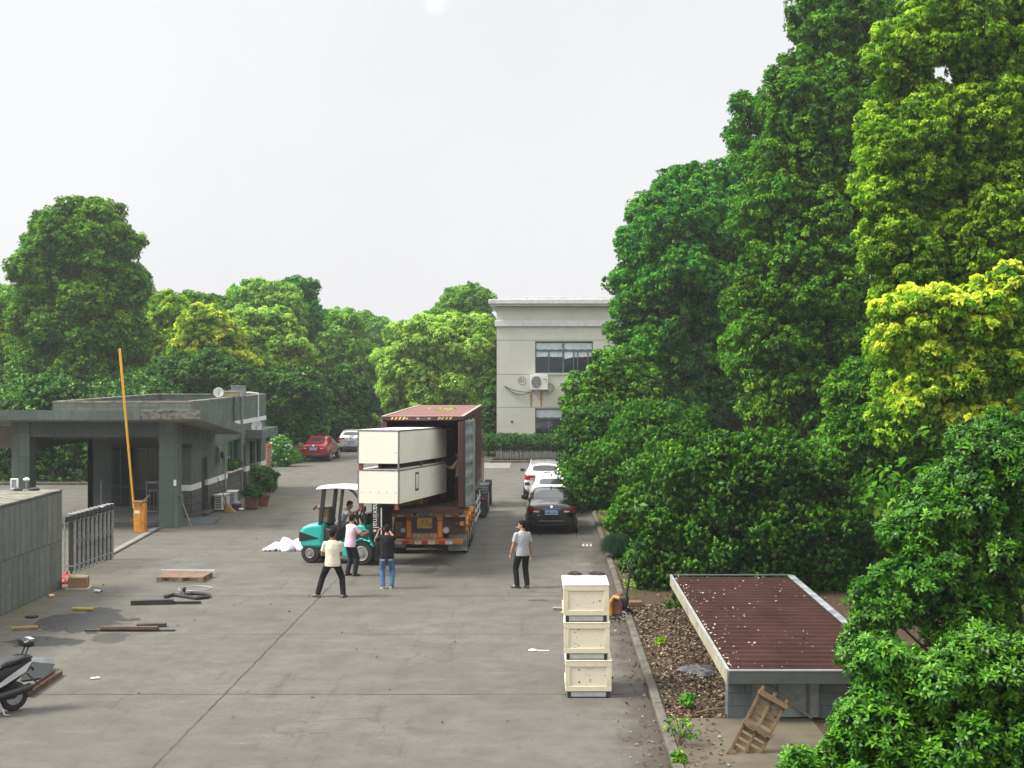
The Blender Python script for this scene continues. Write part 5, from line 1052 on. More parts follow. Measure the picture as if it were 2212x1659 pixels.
# timber and sheet behind the scooter
t = thing('timber_pair', 'two long brown timbers lying on the ground beside the scooter', 'timber', gp(100, 1473), 0)
a, b = gp(58,1506), gp(131,1459); MB().bar(a+Vector((0,0,.05)), b+Vector((0,0,.05)), .08, .09).build('timber', mat('brown_timber', (.11,.06,.035), .8, 0, .3, 6), t, world=True, bevel=.005)
t2 = thing('angle_iron', 'rusty angle iron lying on the grey panel behind the brown timbers', 'angle iron', gp(90, 1465), 0)
a, b = gp(60,1496,.1), gp(122,1454,.1); MB().bar(a, b, .07, .012).bar(a+Vector((-.035,0,.03)), b+Vector((-.035,0,.03)), .012, .06).build('angle', rbr, t2, world=True)
t3 = thing('metal_panel', 'pale folded metal panel lying beyond the scooter tail', 'panel', gp(85, 1465), 0)
a, b, c_, d_ = gp(50,1448), gp(118,1448), gp(112,1466), gp(45,1474); MB().prism([a+Vector((0,0,.16)), b+Vector((0,0,.10)), c_+Vector((-.1,0,.02)), d_+Vector((0,0,.02))], (0,0,.012)).build('panel_face', mat('panel_grey', (.03,.034,.037), .8, 0, .2, 9, 0, 40, None, 0, .15), t3, world=True); MB().prism([a+Vector((0,0,.172)), b+Vector((0,0,.112)), b+Vector((-.05,.1,.2)), a+Vector((0,.2,.22))], (0,0,.008)).build('panel_fold', mat('panel_pale', (.12,.13,.135), .7, 0, .2, 4, 0, 40, None, 0, .2), t3, world=True)
# ---------------------------------------------------------------- low shed with corrugated roof
sh = thing('low_shed', 'low grey block shed with brown corrugated roof strewn with dead leaves', 'shed', (2.9, 22.3, .09)); SZ = .95
SX0, SX1, SY0, SY1 = 2.92, 5.72, 22.25, 32.4
blkw = clad_mat('grey_blockwork', (.105,.13,.13), (.13,.155,.155), .42, .21, .008, .5)
def sb_(name, m, *boxes, bevel=0, parent=None):
    q = MB()
    for k_ in boxes: q.bx(*k_)
    o = q.build(name, m, sh, world=True, bevel=bevel)
    if parent is not None: o.parent = parent
    return o
sb_('corner_pier', blkw, (2.95,3.32,22.6,22.95,.09,.74), bevel=.006)
sb_('wall', blkw, (3.33,3.47,22.955,32.2,.09,.74)); sb_('wall', blkw, (4.45,5.65,22.62,22.85,.09,.76)); sb_('wall', blkw, (5.45,5.65,22.855,32.2,.09,.74)); sb_('wall', blkw, (3.48,5.44,32.05,32.2,.09,.74))
shd = mat('shed_door_grey', (.25,.285,.28), .6, 0, .18, 3, 0, 40, ((.15,.16,.14), .55, 2), .3)
dr = sb_('door', shd, (3.325,3.76,22.68,22.73,.1,.735)); sb_('door', shd, (3.775,4.24,22.68,22.73,.1,.735)); sb_('door_frame', mat('door_frame_dark', (.1,.09,.08), .6), (3.76,3.775,22.67,22.74,.1,.735)); sb_('door_frame', mat('door_frame_dark', (.1,.09,.08), .6), (4.24,4.285,22.64,22.74,.1,.74)); sb_('side_panel', shd, (4.287,4.447,22.66,22.74,.1,.735))
rfm = mat('corrugated_brown', (.044,.019,.014), .8, 0, .25, 1.1, .1, 25, ((.04,.017,.013), .56, 2), .2, .15)
q = MB(); nW = 28; vs = []; L = SY1 - SY0 - .16
for i in range(nW*4+1):
    y = SY0+.08+L*(i//4+(0,.16,.42,.58)[i % 4])/nW; z = SZ-.07+(0,.062,.062,0)[i % 4]; vs += [(SX0+.05,y,z),(SX1,y,z-.01)]
q.add(vs, [(2*i,2*i+1,2*i+3,2*i+2) for i in range(nW*4)]); o = q.build('roof', rfm, sh, world=True, smooth=False); o.modifiers.new('s','SOLIDIFY').thickness = .006
edge = mat('flashing_grey', (.085,.098,.088), .55, .1, .15, 3); edgew = mat('flashing_pale', (.30,.31,.30), .5, .1, .2, 4); crm = mat('fascia_cream', (.36,.33,.24), .7, 0, .2, 1.2, 0, 40, ((.13,.15,.14), .52, 1.3), .4)
sb_('front_fascia', edge, (SX0-.005,SX1+.1,SY0-.03,SY0,.74,SZ-.012), bevel=.004); sb_('front_flashing', edgew, (SX0-.005,SX1+.1,SY0-.035,SY0+.03,SZ-.01,SZ+.008))
sb_('side_fascia', crm, (SX0-.03,SX0-.008,SY0+.003,SY1,.72,SZ-.013)); sb_('side_flashing', edgew, (SX0-.035,SX0+.02,SY0+.033,SY1,SZ-.011,SZ+.010)); sb_('rear_flashing', edge, (SX0+.058,SX1,SY1-.1,SY1,SZ-.01,SZ+.018))
sb_('side_flashing', mat('flashing_blue_grey', (.27,.3,.32), .5, .2, .5, 3), (SX1-.12,SX1+.03,SY0+.095,SY1-.11,SZ-.012,SZ+.006))
# pallet and plank leaning on the shed
pt_ = thing('broken_pallet', 'weathered pallet leaning on end against the shed door', 'pallet', gp(1608, 1652), 0)
ow = mat('old_pallet_wood', (.13,.085,.045), .9, 0, .35, 7, .3, 30); ow2 = mat('old_pallet_pale', (.22,.14,.065), .9, 0, .35, 9, .3, 30)
tilt = Matrix.Translation((-.02,.25,-.02)) @ Matrix.Rotation(math.radians(-10), 4, 'Z') @ Matrix.Rotation(math.radians(28), 4, 'Y') @ Matrix.Rotation(math.radians(-16), 4, 'X')
def pb(name, m, *bxs):
    q = MB()
    for k_ in bxs: q.bx(*k_)
    q.xf(tilt); q.build(name, m, pt_, bevel=.004)
Hh, Ww = 1.12, .40
for x in (-Ww/2, 0, Ww/2): pb('runner', ow, (x-.022,x+.022,-.02,.03,.0,Hh))
for z in (.0, .49, .98): pb('crosspiece', ow, (-Ww/2-.04,Ww/2+.04,-.10,-.022,z,z+.075))
for i in range(9): 
    z = .1+.105*i
    if i != 4: pb('slat', ow2, (-Ww/2+.02,Ww/2-.02,.032,.048,z,z+.07))
t = thing('plank', 'long thin plank leaning across the grey shed door', 'plank', (3.75,22.55,.1)); MB().bar((-.18,.06,.55),(.55,.0,.02),.05,.035).build('board', mat('grey_plank', (.2,.16,.11), .85), t)
crumple('tarpaulin', 'crumpled black and grey tarpaulin on the dead leaves left of the shed', 'tarpaulin', gp(1512, 1462) + Vector((0,.05,.08)), .36, .42, .2, mat('tarpaulin_grey', (.07,.07,.072), .45, 0, .9, 5), 12)
t = thing('dead_branch', 'bare dead branch on the ground before the shed pier', 'branch', gp(1545, 1553) + Vector((0,0,.1)), .3); MB().path([(-.35,0,.02),(-.1,.03,.05),(.15,.0,.06),(.35,.05,.1)], [.012,.018,.016,.01], 6).path([(0,.01,.06),(.1,.14,.1),(.2,.18,.16)], [.012,.008,.004], 5).build('branch', mat('dead_twig', (.14,.1,.06), .9), t)
# ================================================================ people
skin_m = mat('skin', (.38,.2,.125), .6, 0, .08, 6); skin_d = mat('skin_tanned', (.26,.13,.08), .6, 0, .08, 6)
def cloth(name, c, var=.12, vs=6, bump=.5):
    if name in MATS: return MATS[name]
    b = NB(name); co = b.obj(); n = b.noise(b.mapping(co, (1,1,.45)), 9, 4, .6, 1.2); f = b.noise(co, vs*6, 4)
    cc = b.mix(b.rng(f, .3, .7), tuple(k*(1-var) for k in c), tuple(k*(1+var) for k in c))
    MATS[name] = b.pbr(cc, .9, 0, .2, b.bump(n, bump, .03)); return MATS[name]
hairm = mat('black_hair', (.007,.0065,.0065), .8, 0, .3, 30, .6, 90, None, 0, .15)
def ik(a, c, l1, l2, pole):
    a, c, pole = Vector(a), Vector(c), Vector(pole); d = c-a; L = min(d.length, (l1+l2)*.995); n = d.normalized(); c = a+n*L
    x = (l1*l1-l2*l2+L*L)/(2*L); h = math.sqrt(max(0, l1*l1-x*x)); p = pole-n*pole.dot(n); p.normalize()
    return a+n*x+p*h, c
def person(label, loc, rot, feet, hands, shirt, trousers, shoes, s=1.0, lean=(0,0,0), pelvis_z=.93, pelvis_y=0, poles=((-.5,-.6,-.3),(.5,-.6,-.3)), kneepole=(0,1,0), head=(0,0), cat='person', tail=None, curl=.5, skin=None, headfwd=.02, footdirs=(0,0), belt=None, sleeve=.72, knee_out=.25, shoe2=None):
    """faces +Y, left side is -X; feet/hands given left then right as positions in this frame"""
    skin = skin or skin_m; t = thing('person', label, cat, loc, rot, None); t.scale = (s, s, s)
    pv = Vector((0,pelvis_y,pelvis_z)); ln = Vector(lean)
    ch = pv+Vector((0,0,.36))+ln*.6; sh0 = pv+Vector((0,0,.485))+ln*.9; nk = pv+Vector((0,.0,.545))+ln; hc = nk+Vector((0,headfwd,.135))+ln*.12
    hr = Matrix.Rotation(head[0], 3, 'Z') @ Matrix.Rotation(head[1], 3, 'X')
    q = MB()
    # head, neck, trunk
    q.ell(hc+hr@Vector((0,-.008,.02)), (.076,.096,.10), hr, 20, 14); q.ell(hc+hr@Vector((0,.03,-.05)), (.058,.066,.075), hr, 16, 12)
    q.ell(hc+hr@Vector((0,.096,-.012)), (.013,.02,.022), hr, 10, 8); q.ell(hc+hr@Vector((0,.088,.012)), (.011,.014,.03), hr, 8, 8)
    q.ell(hc+hr@Vector((0,.084,-.062)), (.024,.012,.009), hr, 8, 6)
    for s_ in (-1, 1): q.ell(hc+hr@Vector((s_*.078,-.008,-.005)), (.012,.022,.034), hr @ Matrix.Rotation(s_*.35,3,'Z'), 8, 8)
    q.tube(nk-Vector((0,0,.06)), hc+hr@Vector((0,-.02,-.04)), .06, .052, 14); q.tube(sh0+Vector((0,0,.0)), nk+Vector((0,0,.01)), .09, .056, 14)
    q.loft([[c_+Vector((rx*math.cos(a), ry*math.sin(a), 0)) for a in np.linspace(0,2*PI,19)[:-1]] for c_, rx, ry in ((pv-Vector((0,0,.08)),.14,.1),(pv+Vector((0,0,.05)),.14,.1),(pv+Vector((0,0,.2))+ln*.35,.13,.09),(ch,.155,.105),(sh0-Vector((0,0,.02)),.14,.08),(sh0+Vector((0,0,.04)),.07,.055))])
    joints = []
    for i, s_ in enumerate((-1, 1)):
        hip = pv+Vector((s_*.09,0,-.03)); ft = Vector(feet[i]); ank = Vector((ft.x, ft.y, ft.z+.08)); kp = Vector(kneepole)+Vector((s_*knee_out,0,0))
        kn, an = ik(hip, ank, .43, .42, kp); joints.append((hip, kn, an))
        q.tube(hip, kn, .07, .05, 12); q.ell(kn, .05, None, 10, 8); q.tube(kn, kn.lerp(an,.35), .048, .052, 12); q.tube(kn.lerp(an,.35), an, .052, .036, 12); q.ell(hip, .075, None, 10, 8)
        fd = Vector((math.sin(footdirs[i]), math.cos(footdirs[i]), 0)); q.ell(an-Vector((0,0,.03))+fd*.05, (.035,.1,.035), Matrix.Rotation(-footdirs[i],3,'Z'), 10, 8)
    arms = []
    for i, s_ in enumerate((-1, 1)):
        sh = sh0+Vector((s_*.175,0,-.035)); hd = Vector(hands[i]); el, wr = ik(sh, hd, .29, .25, poles[i]); arms.append((sh, el, wr))
        q.ell(sh, .05, None, 10, 8); q.tube(sh, el, .047, .038, 12); q.ell(el, .038, None, 10, 8); q.tube(el, el.lerp(wr,.3), .037, .040, 12); q.tube(el.lerp(wr,.3), wr, .040, .026, 12)
        # hand: palm, four fingers of different length and a thumb from the side of the palm
        f = (wr-el).normalized(); up = Vector((s_,0,.2)) if abs(f.x) < .8 else Vector((0,0,1)); pn = (up-f*up.dot(f)).normalized(); sd = f.cross(pn)   # pn: back of the hand
        R = Matrix((sd, f, pn)).transposed(); pc = wr+f*.045; q.ell(pc, (.040,.055,.018), R, 12, 8); q.ell(wr, .027, None, 8, 6)
        for k, (ox, ln_) in enumerate(((-.029,.066),(-.010,.078),(.010,.073),(.028,.058))):
            b0 = pc+sd*ox+f*.042; prev = b0; ang = .0
            for seg in (.45,.32,.23):
                ang += curl*(1.0+.15*k); d_ = f*math.cos(ang)-pn*math.sin(ang); nx = prev+d_*ln_*seg*1.15; q.tube(prev, nx, .0088, .0078, 7); q.ell(nx, .0085, None, 7, 6); prev = nx
        th = -1 if (sd.y+sd.z*.6) < 0 else 1; b0 = pc+sd*(-th*-.034)-f*.012; d1 = (sd*th*.75+f*.7-pn*.25).normalized(); e1 = b0+d1*.036; d2 = (sd*th*.25+f*.9-pn*.35).normalized(); e2 = e1+d2*.034
        q.tube(b0-d1*.012, e1, .013, .0105, 7); q.ell(e1, .0105, None, 7, 6); q.tube(e1, e2, .0102, .008, 7); q.ell(e2, .0083, None, 7, 6)
    remeshed('body', q, .0075, skin, t, 2)
    for s_ in (-1, 1): MB().ell(hc+hr@Vector((s_*.031,.083,.008)), (.014,.008,.008), hr, 8, 6).build('eye', blk, t)
    q = MB(); q.ell(hc+hr@Vector((0,-.022,.038)), (.085,.098,.098), hr, 20, 14); q.ell(hc+hr@Vector((0,-.055,-.01)), (.076,.058,.075), hr, 16, 12); q.ell(hc+hr@Vector((0,.035,.088)), (.066,.05,.035), hr, 14, 10)
    for s_ in (-1, 1): q.ell(hc+hr@Vector((s_*.073,-.005,.03)), (.014,.03,.035), hr, 8, 8)
    remeshed('hair', q, .011, hairm, t, 1)
    # shirt
    def rg(c_, rx, ry, n=24, j=0): return [Vector(c_)+Vector((rx*math.cos(a)*(1+.02*math.sin(5*a+j)), ry*math.sin(a)*(1+.03*math.sin(7*a+2*j)), 0)) for a in np.linspace(0,2*PI,n+1)[:-1]]
    q = MB(); hem = pv-Vector((0,0,.10)) if pelvis_z > .8 else pv+Vector((0,0,.0))
    q.loft([rg(hem,.196,.158,j=1), rg(hem+Vector((0,0,.09)),.190,.152,j=2), rg(pv+Vector((0,-.005,.16))+ln*.3,.170,.132,j=3), rg(ch-Vector((0,.0,.03)),.184,.136,j=4), rg(sh0-Vector((0,0,.06)),.186,.116), rg(sh0+Vector((0,0,.005)),.145,.092), rg(nk-Vector((0,.008,.012)),.072,.068)])
    for sh, el, wr in arms:
        q.ell(sh-Vector((0,0,.005)), (.064,.066,.064), None, 14, 10); q.tube(sh, sh.lerp(el, sleeve), .063, .066, 16)
    remeshed('shirt', q, .012, shirt, t, 3)
    # trousers
    q = MB(); w_ = pv+Vector((0,0,.06)); q.loft([rg(pv-Vector((0,.006,.13)),.150,.112), rg(pv-Vector((0,.01,.10)),.162,.12), rg(pv-Vector((0,.008,.03)),.165,.118), rg(w_,.15,.10)])
    for hip, kn, an in joints:
        q.tube(hip, kn, .102, .077, 16); q.ell(hip, .102, None, 14, 10); q.ell(kn, .077, None, 12, 10); cuff = kn.lerp(an, 1.04); q.tube(kn, kn.lerp(an,.5), .076, .073, 16); q.tube(kn.lerp(an,.5), cuff, .073, .066, 16)
    tr_ = remeshed('trousers', q, .011, trousers, t, 3)
    for i, (hip, kn, an) in enumerate(joints):
        ft = Vector(feet[i]); Rz = Matrix.Rotation(-footdirs[i], 3, 'Z'); q = MB(); o0 = Vector((an.x, an.y, ft.z))
        prof = ((-.085,.03,.05,.055),(-.06,.038,.075,.0),(0,.042,.085,0),(.06,.047,.062,0),(.12,.05,.05,0),(.165,.042,.042,0),(.19,.02,.028,0)); rings = []
        for y, hw, hh, _ in prof: rings.append([o0+Rz@Vector((hw*math.cos(a), y, max(0.002, hh*.5+hh*.5*math.sin(a)*1.1))) for a in np.linspace(0,2*PI,15)[:-1]])
        q.loft(rings).tube(an-Vector((0,0,.03)), an+Vector((0,0,.02)), .042, .044, 12); o = q.build('shoe', shoes, t, ang=60)
        MB().loft([[o0+Rz@Vector((k*1.05, y, z)) for k, y in ((hw_, y_) for y_, hw_ in ((-.088,.026),(-.05,.04),(.02,.045),(.1,.053),(.16,.044),(.192,.015)))] + [o0+Rz@Vector((-k*1.05, y, z)) for k, y in reversed([(hw_, y_) for y_, hw_ in ((-.088,.026),(-.05,.04),(.02,.045),(.1,.053),(.16,.044),(.192,.015))])] for z in (0.0, .018)]).build('sole', shoe2 or dkm, t).parent = o
    return t, tr_, arms, hc
blackt = cloth('black_cotton', (.012,.012,.013)); jeans = cloth('blue_jeans', (.075,.15,.29), .35, 3); navy = cloth('dark_jeans', (.018,.022,.032), .25); chino = cloth('dark_trousers', (.014,.014,.015))
blk_shoe = mat('black_shoe', (.018,.018,.019), .6); gry_shoe = mat('grey_shoe', (.2,.2,.19), .7, 0, .5, 30); dk_shoe = mat('grey_brown_shoe', (.09,.08,.075), .7, 0, .5, 30)
# man in beige tee, legs apart, back to the camera
person('person in beige t-shirt and black trousers standing with legs wide apart', (-5.33, 35.0, 0), math.radians(4), ((-.36,.06,0),(.26,-.02,0)), ((-.20,.30,1.06),(.12,.33,1.10)), cloth('beige_tee', (.66,.60,.47), .12, 3), blackt, dk_shoe, s=1.03, lean=(.0,.02,0), pelvis_z=.86, footdirs=(-.9,.35), head=(-.15,-.12), poles=((-.35,-.8,-.6),(.35,-.8,-.6)), curl=.7, skin=skin_d)
# man in pink shirt
person('person in pink polo shirt and dark jeans beside the forklift front wheel', (-5.38, 38.55, 0), math.radians(-48), ((-.12,-.02,0),(.10,.08,0)), ((-.12,.36,1.15),(.20,.42,1.20)), cloth('pink_polo', (.70,.50,.58), .08, 3), navy, blk_shoe, s=.985, lean=(0,.05,0), pelvis_z=.925, head=(.25,-.1), poles=((-.6,-.6,-.5),(.5,-.7,-.5)), curl=.25)
# man in black tee raising a phone
t_, tr_, arms, hc = person('person in black t-shirt and blue jeans with both hands raised', (-4.12, 36.35, 0), math.radians(2), ((-.115,0,0),(.125,.01,0)), ((-.25,.24,1.50),(.04,.40,1.50)), blackt, jeans, gry_shoe, s=.965, lean=(0,.02,0), pelvis_z=.925, head=(.05,-.02), poles=((-.5,.3,-1),(.7,.2,-1)), curl=.9, footdirs=(-.25,.3), shoe2=mat('pale_sole', (.4,.4,.38), .7))
q = MB(); 
for s_ in (-1, 1):
    for dz in (0,-.02): q.path([(s_*.15,-.128,.80+dz),(s_*.105,-.140,.803+dz),(s_*.05,-.140,.798+dz)], .004, 5)
q.build('pocket_stitching', mat('white_thread', (.7,.7,.7), .8), t_)
ph = thing('phone', 'dark phone held up sideways by the person in the black t-shirt', 'phone', t_.matrix_basis @ Vector((-.10,.42,1.58)), math.radians(2)); MB().bx(-.085,.085,-.005,.005,-.04,.04).build('phone_body', blkp, ph, bevel=.004); MB().bx(-.08,.08,-.0065,-.0055,-.036,.036).build('screen', mat('phone_screen', (.03,.035,.04), .1), ph)
# man in grey tee, looking left
person('person in heather grey t-shirt and black trousers standing alone near the black saloon', (-.60, 36.45, 0), math.radians(28), ((-.12,.05,0),(.12,-.04,0)), ((-.30,.10,.80),(.29,.04,.80)), cloth('heather_tee', (.36,.37,.39), .3, 12), chino, blk_shoe, s=1.02, lean=(0,.0,0), pelvis_z=.93, head=(.75,-.05), poles=((-.4,-1,0),(.4,-1,0)), curl=.35, footdirs=(-.55,.25))
cg = bpy.data.objects['person.003']
hcw = Vector((-.60, 36.45, 0)) + Vector((-.095,.045,1.585))
tag(MB().tube((0,0,0),(-.075,.02,-.006),.005,.005,8).build('cigarette', whm), 'white cigarette in the mouth of the man in the heather grey t-shirt', 'cigarette').location = hcw
# man inside the container
person('person in brown checked shirt standing inside the container reaching towards the crates', (-2.60, 42.75, CZ0+.158), math.radians(72), ((-.12,.0,0),(.12,-.12,0)), ((-.16,.42,1.22),(.14,.36,1.16)), cloth('brown_shirt', (.42,.33,.27), .35, 10), cloth('dark_work_trousers', (.02,.021,.024)), dk_shoe, s=.945, lean=(0,.04,0), pelvis_z=.925, head=(.05,-.35), poles=((-.5,-.6,-.6),(.5,-.6,-.6)), curl=.5, sleeve=.95)
# forklift driver
dv = fl.matrix_basis @ Vector((-.14, -.02, .56))
person('person in grey polo shirt sitting at the forklift controls, leaning forward', dv, -math.radians(14) - PI/2, ((-.16,.58,.13),(.16,.56,.13)), ((-.12,.55,.82),(.20,.66,1.02)), cloth('grey_polo', (.42,.44,.47), .15, 5), cloth('dark_grey_trousers', (.05,.055,.065)), blk_shoe, s=.96, lean=(0,.26,-.06), pelvis_z=.56, head=(-.1,-.3), poles=((-.8,-.4,-.4),(.8,-.3,-.5)), kneepole=(0,.6,1), knee_out=.1, curl=.9, headfwd=.05, skin=skin_d)
# ================================================================ foliage
def leaf_mat(name, c0, c1, c2, trans=.35, rough=.45, spec=.35, patch=.55):
    """c0 dark leaf, c1 usual leaf, c2 young leaf; tint varies leaf by leaf, spray to spray; c2 also paints sunlit tops"""
    if name in MATS: return MATS[name]
    b = NB(name); co = b.obj(); g = b.n('ShaderNodeNewGeometry'); r = g.outputs['Random Per Island']
    n = b.noise(co, patch, 3, .6); at = b.n('ShaderNodeAttribute', attribute_name='young')
    f = b.math('ADD', b.math('MULTIPLY', r, .85), b.rng(n, .3, .7, -.35, .6))
    cc = b.mix(b.rng(f, 0, .9), c0, c1); cc = b.mix(b.math('MULTIPLY', at.outputs['Fac'], b.rng(r, 0, 1, .55, 1)), cc, c2)
    p = b.n('ShaderNodeBsdfPrincipled'); b.l(cc, p.inputs['Base Color']); b.put(p.inputs['Roughness'], rough); p.inputs['Specular IOR Level'].default_value = spec
    t = b.n('ShaderNodeBsdfTranslucent'); b.l(b.mix(.6, cc, b.mix(1.0, cc, (1.2,1.6,.5), 'MULTIPLY')), t.inputs['Color'])
    m = b.n('ShaderNodeMixShader'); m.inputs[0].default_value = trans; b.l(p.outputs[0], m.inputs[1]); b.l(t.outputs[0], m.inputs[2]); b.l(m.outputs[0], b.o.inputs[0])
    MATS[name] = b.m; return b.m
def nrm(a): return a / np.maximum(np.linalg.norm(a, axis=-1, keepdims=True), 1e-9)
def leaves_to_mesh(name, C, A, N, L, ratio, young, detail):
    """C centres, A leaf axes, N leaf normals, L lengths"""
    n = len(C); A = nrm(A); S = nrm(np.cross(A, N)); N = np.cross(S, A); L = L[:, None]; W = L*ratio*.5
    if detail == 0:
        V = np.stack([C-A*L*.5, C+S*W+N*L*.10, C+A*L*.5-N*L*.12, C-S*W+N*L*.10], 1).reshape(-1, 3)
        lv = np.arange(4*n); ls = np.arange(n)*4; per = 4
    else:
        V = np.stack([C, C+A*L*.33+S*W*.85+N*L*.05, C+A*L*.33-S*W*.85+N*L*.05, C+A*L*.68+S*W*.8-N*L*.04, C+A*L*.68-S*W*.8-N*L*.04, C+A*L*.97-N*L*.26], 1).reshape(-1, 3)
        pat = np.array([0,1,2, 2,1,3,4, 4,3,5]); st = np.array([0,3,7])
        lv = (np.arange(n)[:, None]*6+pat).ravel(); ls = (np.arange(n)[:, None]*10+st).ravel(); per = 6
    me = bpy.data.meshes.new(name); me.vertices.add(len(V)); me.vertices.foreach_set('co', V.astype(np.float32).ravel())
    me.loops.add(len(lv)); me.loops.foreach_set('vertex_index', lv.astype(np.int32)); me.polygons.add(len(ls)); me.polygons.foreach_set('loop_start', ls.astype(np.int32))
    at = me.attributes.new('young', 'FLOAT', 'POINT'); at.data.foreach_set('value', np.repeat(young, per).astype(np.float32))
    me.update(calc_edges=True); return me
def crown_points(rng, lobes, n_puff):
    """points on the outside of a union of ellipsoids: position, outward normal"""
    lo = np.array(lobes, float); c, r = lo[:, :3], lo[:, 3:6]
    area = (r[:,0]*r[:,1]+r[:,1]*r[:,2]+r[:,0]*r[:,2]); pick = rng.choice(len(lo), size=n_puff*3, p=area/area.sum())
    d = nrm(rng.normal(size=(n_puff*3, 3))); p = c[pick]+d*r[pick]*(1+rng.uniform(-.14,.10,(n_puff*3,1))); nn = nrm(d/r[pick])
    q = ((p[:, None, :]-c[None])/r[None]); ins = (np.sum(q*q, 2) < .72); ins[np.arange(len(p)), pick] = False
    k = ~ins.any(1); return p[k][:n_puff], nn[k][:n_puff], pick[k][:n_puff]
def make_crown(seed, lobes, n_puff, per, puff, L, ratio=.5, style='tuft', young=.25, ybias=.0, droop=.5, inner=.22, detail=0, flat=.75):
    rng = np.random.default_rng(seed); P, NN, pick = crown_points(rng, lobes, n_puff); m = len(P); up = np.array([0,0,1.0])
    ysp = np.clip(rng.normal(young, .25, m)+ybias*NN[:,2], 0, 1)*(rng.random(m) < .8)  # young tint, raised on upward sprays to paint in sunlit tops
    pr = puff*rng.uniform(.6, 1.35, m)
    if style == 'tuft':                                     # sprays of leaves over the outside of each small clump
        idx = np.repeat(np.arange(m), per); d = nrm(rng.normal(size=(len(idx),3))+NN[idx]*.8+up*.45)
        rad = pr[idx][:, None]*(.35+.65*rng.random((len(idx),1))**.6); off = d*rad; off[:,2] *= flat
        C = P[idx]+off; N = nrm(d*.7+up*.55+rng.normal(size=d.shape)*.45); A = nrm(np.cross(N, rng.normal(size=d.shape))+d*.35-up*droop)
        Ls = L*rng.uniform(.65, 1.25, len(idx)); Y = np.clip(ysp[idx]+rng.normal(0,.12,len(idx)), 0, 1)
    else:                                                   # whorls of leaves round upturned shoot tips
        idx = np.repeat(np.arange(m), per); sh = nrm(NN*.75+up*.65+rng.normal(size=NN.shape)*.35); t1 = nrm(np.cross(sh, rng.normal(size=sh.shape))); t2 = np.cross(sh, t1)
        k = np.tile(np.arange(per), m); ang = k*2.4+rng.uniform(-.3,.3,len(idx)); tier = (k/per)
        rd = t1[idx]*np.cos(ang)[:,None]+t2[idx]*np.sin(ang)[:,None]; el = (.15+.75*tier+rng.normal(0,.12,len(idx)))[:,None]
        A = nrm(rd*np.cos(el)+sh[idx]*np.sin(el)); N = nrm(sh[idx]*np.cos(el)-rd*np.sin(el)); C = P[idx]+sh[idx]*(tier*puff*.55)[:,None]+rng.normal(0,.008,(len(idx),3))
        Ls = L*(1.1-.45*tier)*rng.uniform(.8,1.2,len(idx)); Y = np.clip(ysp[idx]*.6+tier**2*.9*young*2+rng.normal(0,.08,len(idx)), 0, 1)
    if inner > 0:                                           # older, larger leaves deeper in, so that the crown closes
        lo = np.array(lobes, float); ni = int(len(C)*inner); pk = rng.choice(len(lo), ni, p=(lo[:,3]*lo[:,5])/(lo[:,3]*lo[:,5]).sum()); d = nrm(rng.normal(size=(ni,3)))
        Ci = lo[pk,:3]+d*lo[pk,3:6]*rng.uniform(.55,.93,(ni,1)); Ni = nrm(d+rng.normal(size=d.shape)*.6); Ai = nrm(np.cross(Ni, rng.normal(size=d.shape)))
        C = np.vstack([C, Ci]); N = np.vstack([N, Ni]); A = np.vstack([A, Ai]); Ls = np.concatenate([Ls, L*(1.9 if detail == 0 else 1.3)*rng.uniform(.8,1.2,ni)]); Y = np.concatenate([Y, np.zeros(ni)])
    return leaves_to_mesh('crown', C, A, N, Ls, ratio, Y, detail)
bark = mat('bark', (.055,.042,.03), .95, 0, .35, 5, .8, 18)
def trunk_mb(rg, base, lobes, r0, spread=.9):
    q = MB(); base = Vector(base); cx = sum(l[0]*l[3] for l in lobes)/sum(l[3] for l in lobes); cy = sum(l[1]*l[3] for l in lobes)/sum(l[3] for l in lobes)
    zt = max(l[2] for l in lobes); zb = min(l[2]-l[5]*.5 for l in lobes); fork = base+Vector(((cx-base.x)*.3, (cy-base.y)*.3, max(1.0, (zb-base.z)*.8)))
    top = Vector((cx, cy, zt)); pts = [base-Vector((0,0,.15)), base.lerp(fork,.5)+Vector((rg.uniform(-.1,.1),0,0)), fork, fork.lerp(top,.5)+Vector((rg.uniform(-.3,.3),rg.uniform(-.3,.3),0)), top]
    q.path(pts, [r0*1.25, r0, r0*.85, r0*.5, r0*.15], 10)
    for l in lobes:
        c_ = Vector(l[:3]); s = fork.lerp(top, rg.uniform(0,.45)); md = s.lerp(c_,.5)+Vector((rg.uniform(-.3,.3),rg.uniform(-.3,.3),-.2)); q.path([s, md, c_], [r0*.4, r0*.25, r0*.08], 7)
        for _ in range(3):
            e_ = c_+Vector((rg.uniform(-1,1)*l[3],rg.uniform(-1,1)*l[4],rg.uniform(-.3,1)*l[5]))*.75; q.path([md.lerp(c_,.6), c_.lerp(e_,.5)+Vector((0,0,-.1)), e_], [r0*.14, r0*.09, r0*.03], 5)
    return q
def billow(rng, lobes, lo=.30, hi=.46, k=1.0):
    out_ = []
    for l in lobes:
        c_, r = np.array(l[:3]), np.array(l[3:6]); out_.append((*c_, *(r*.72))); n = int(k*(10+7*(r.max()/2.5)))
        d = nrm(rng.normal(size=(n*4, 3))+np.array([0,0,.25])); keep = []
        for q in d:                                         # spread them out over the mass
            if all(np.dot(q, o) < (.80 if k < 1.2 else .88) for o in keep): keep.append(q)
            if len(keep) >= n: break
        for q in keep:
            f = rng.uniform(lo, hi); s_ = f*r.mean(); out_.append((*(c_+q*(r-s_*.62)), s_*rng.uniform(.9,1.2), s_*rng.uniform(.9,1.2), s_*rng.uniform(.75,1.0)))
    return out_
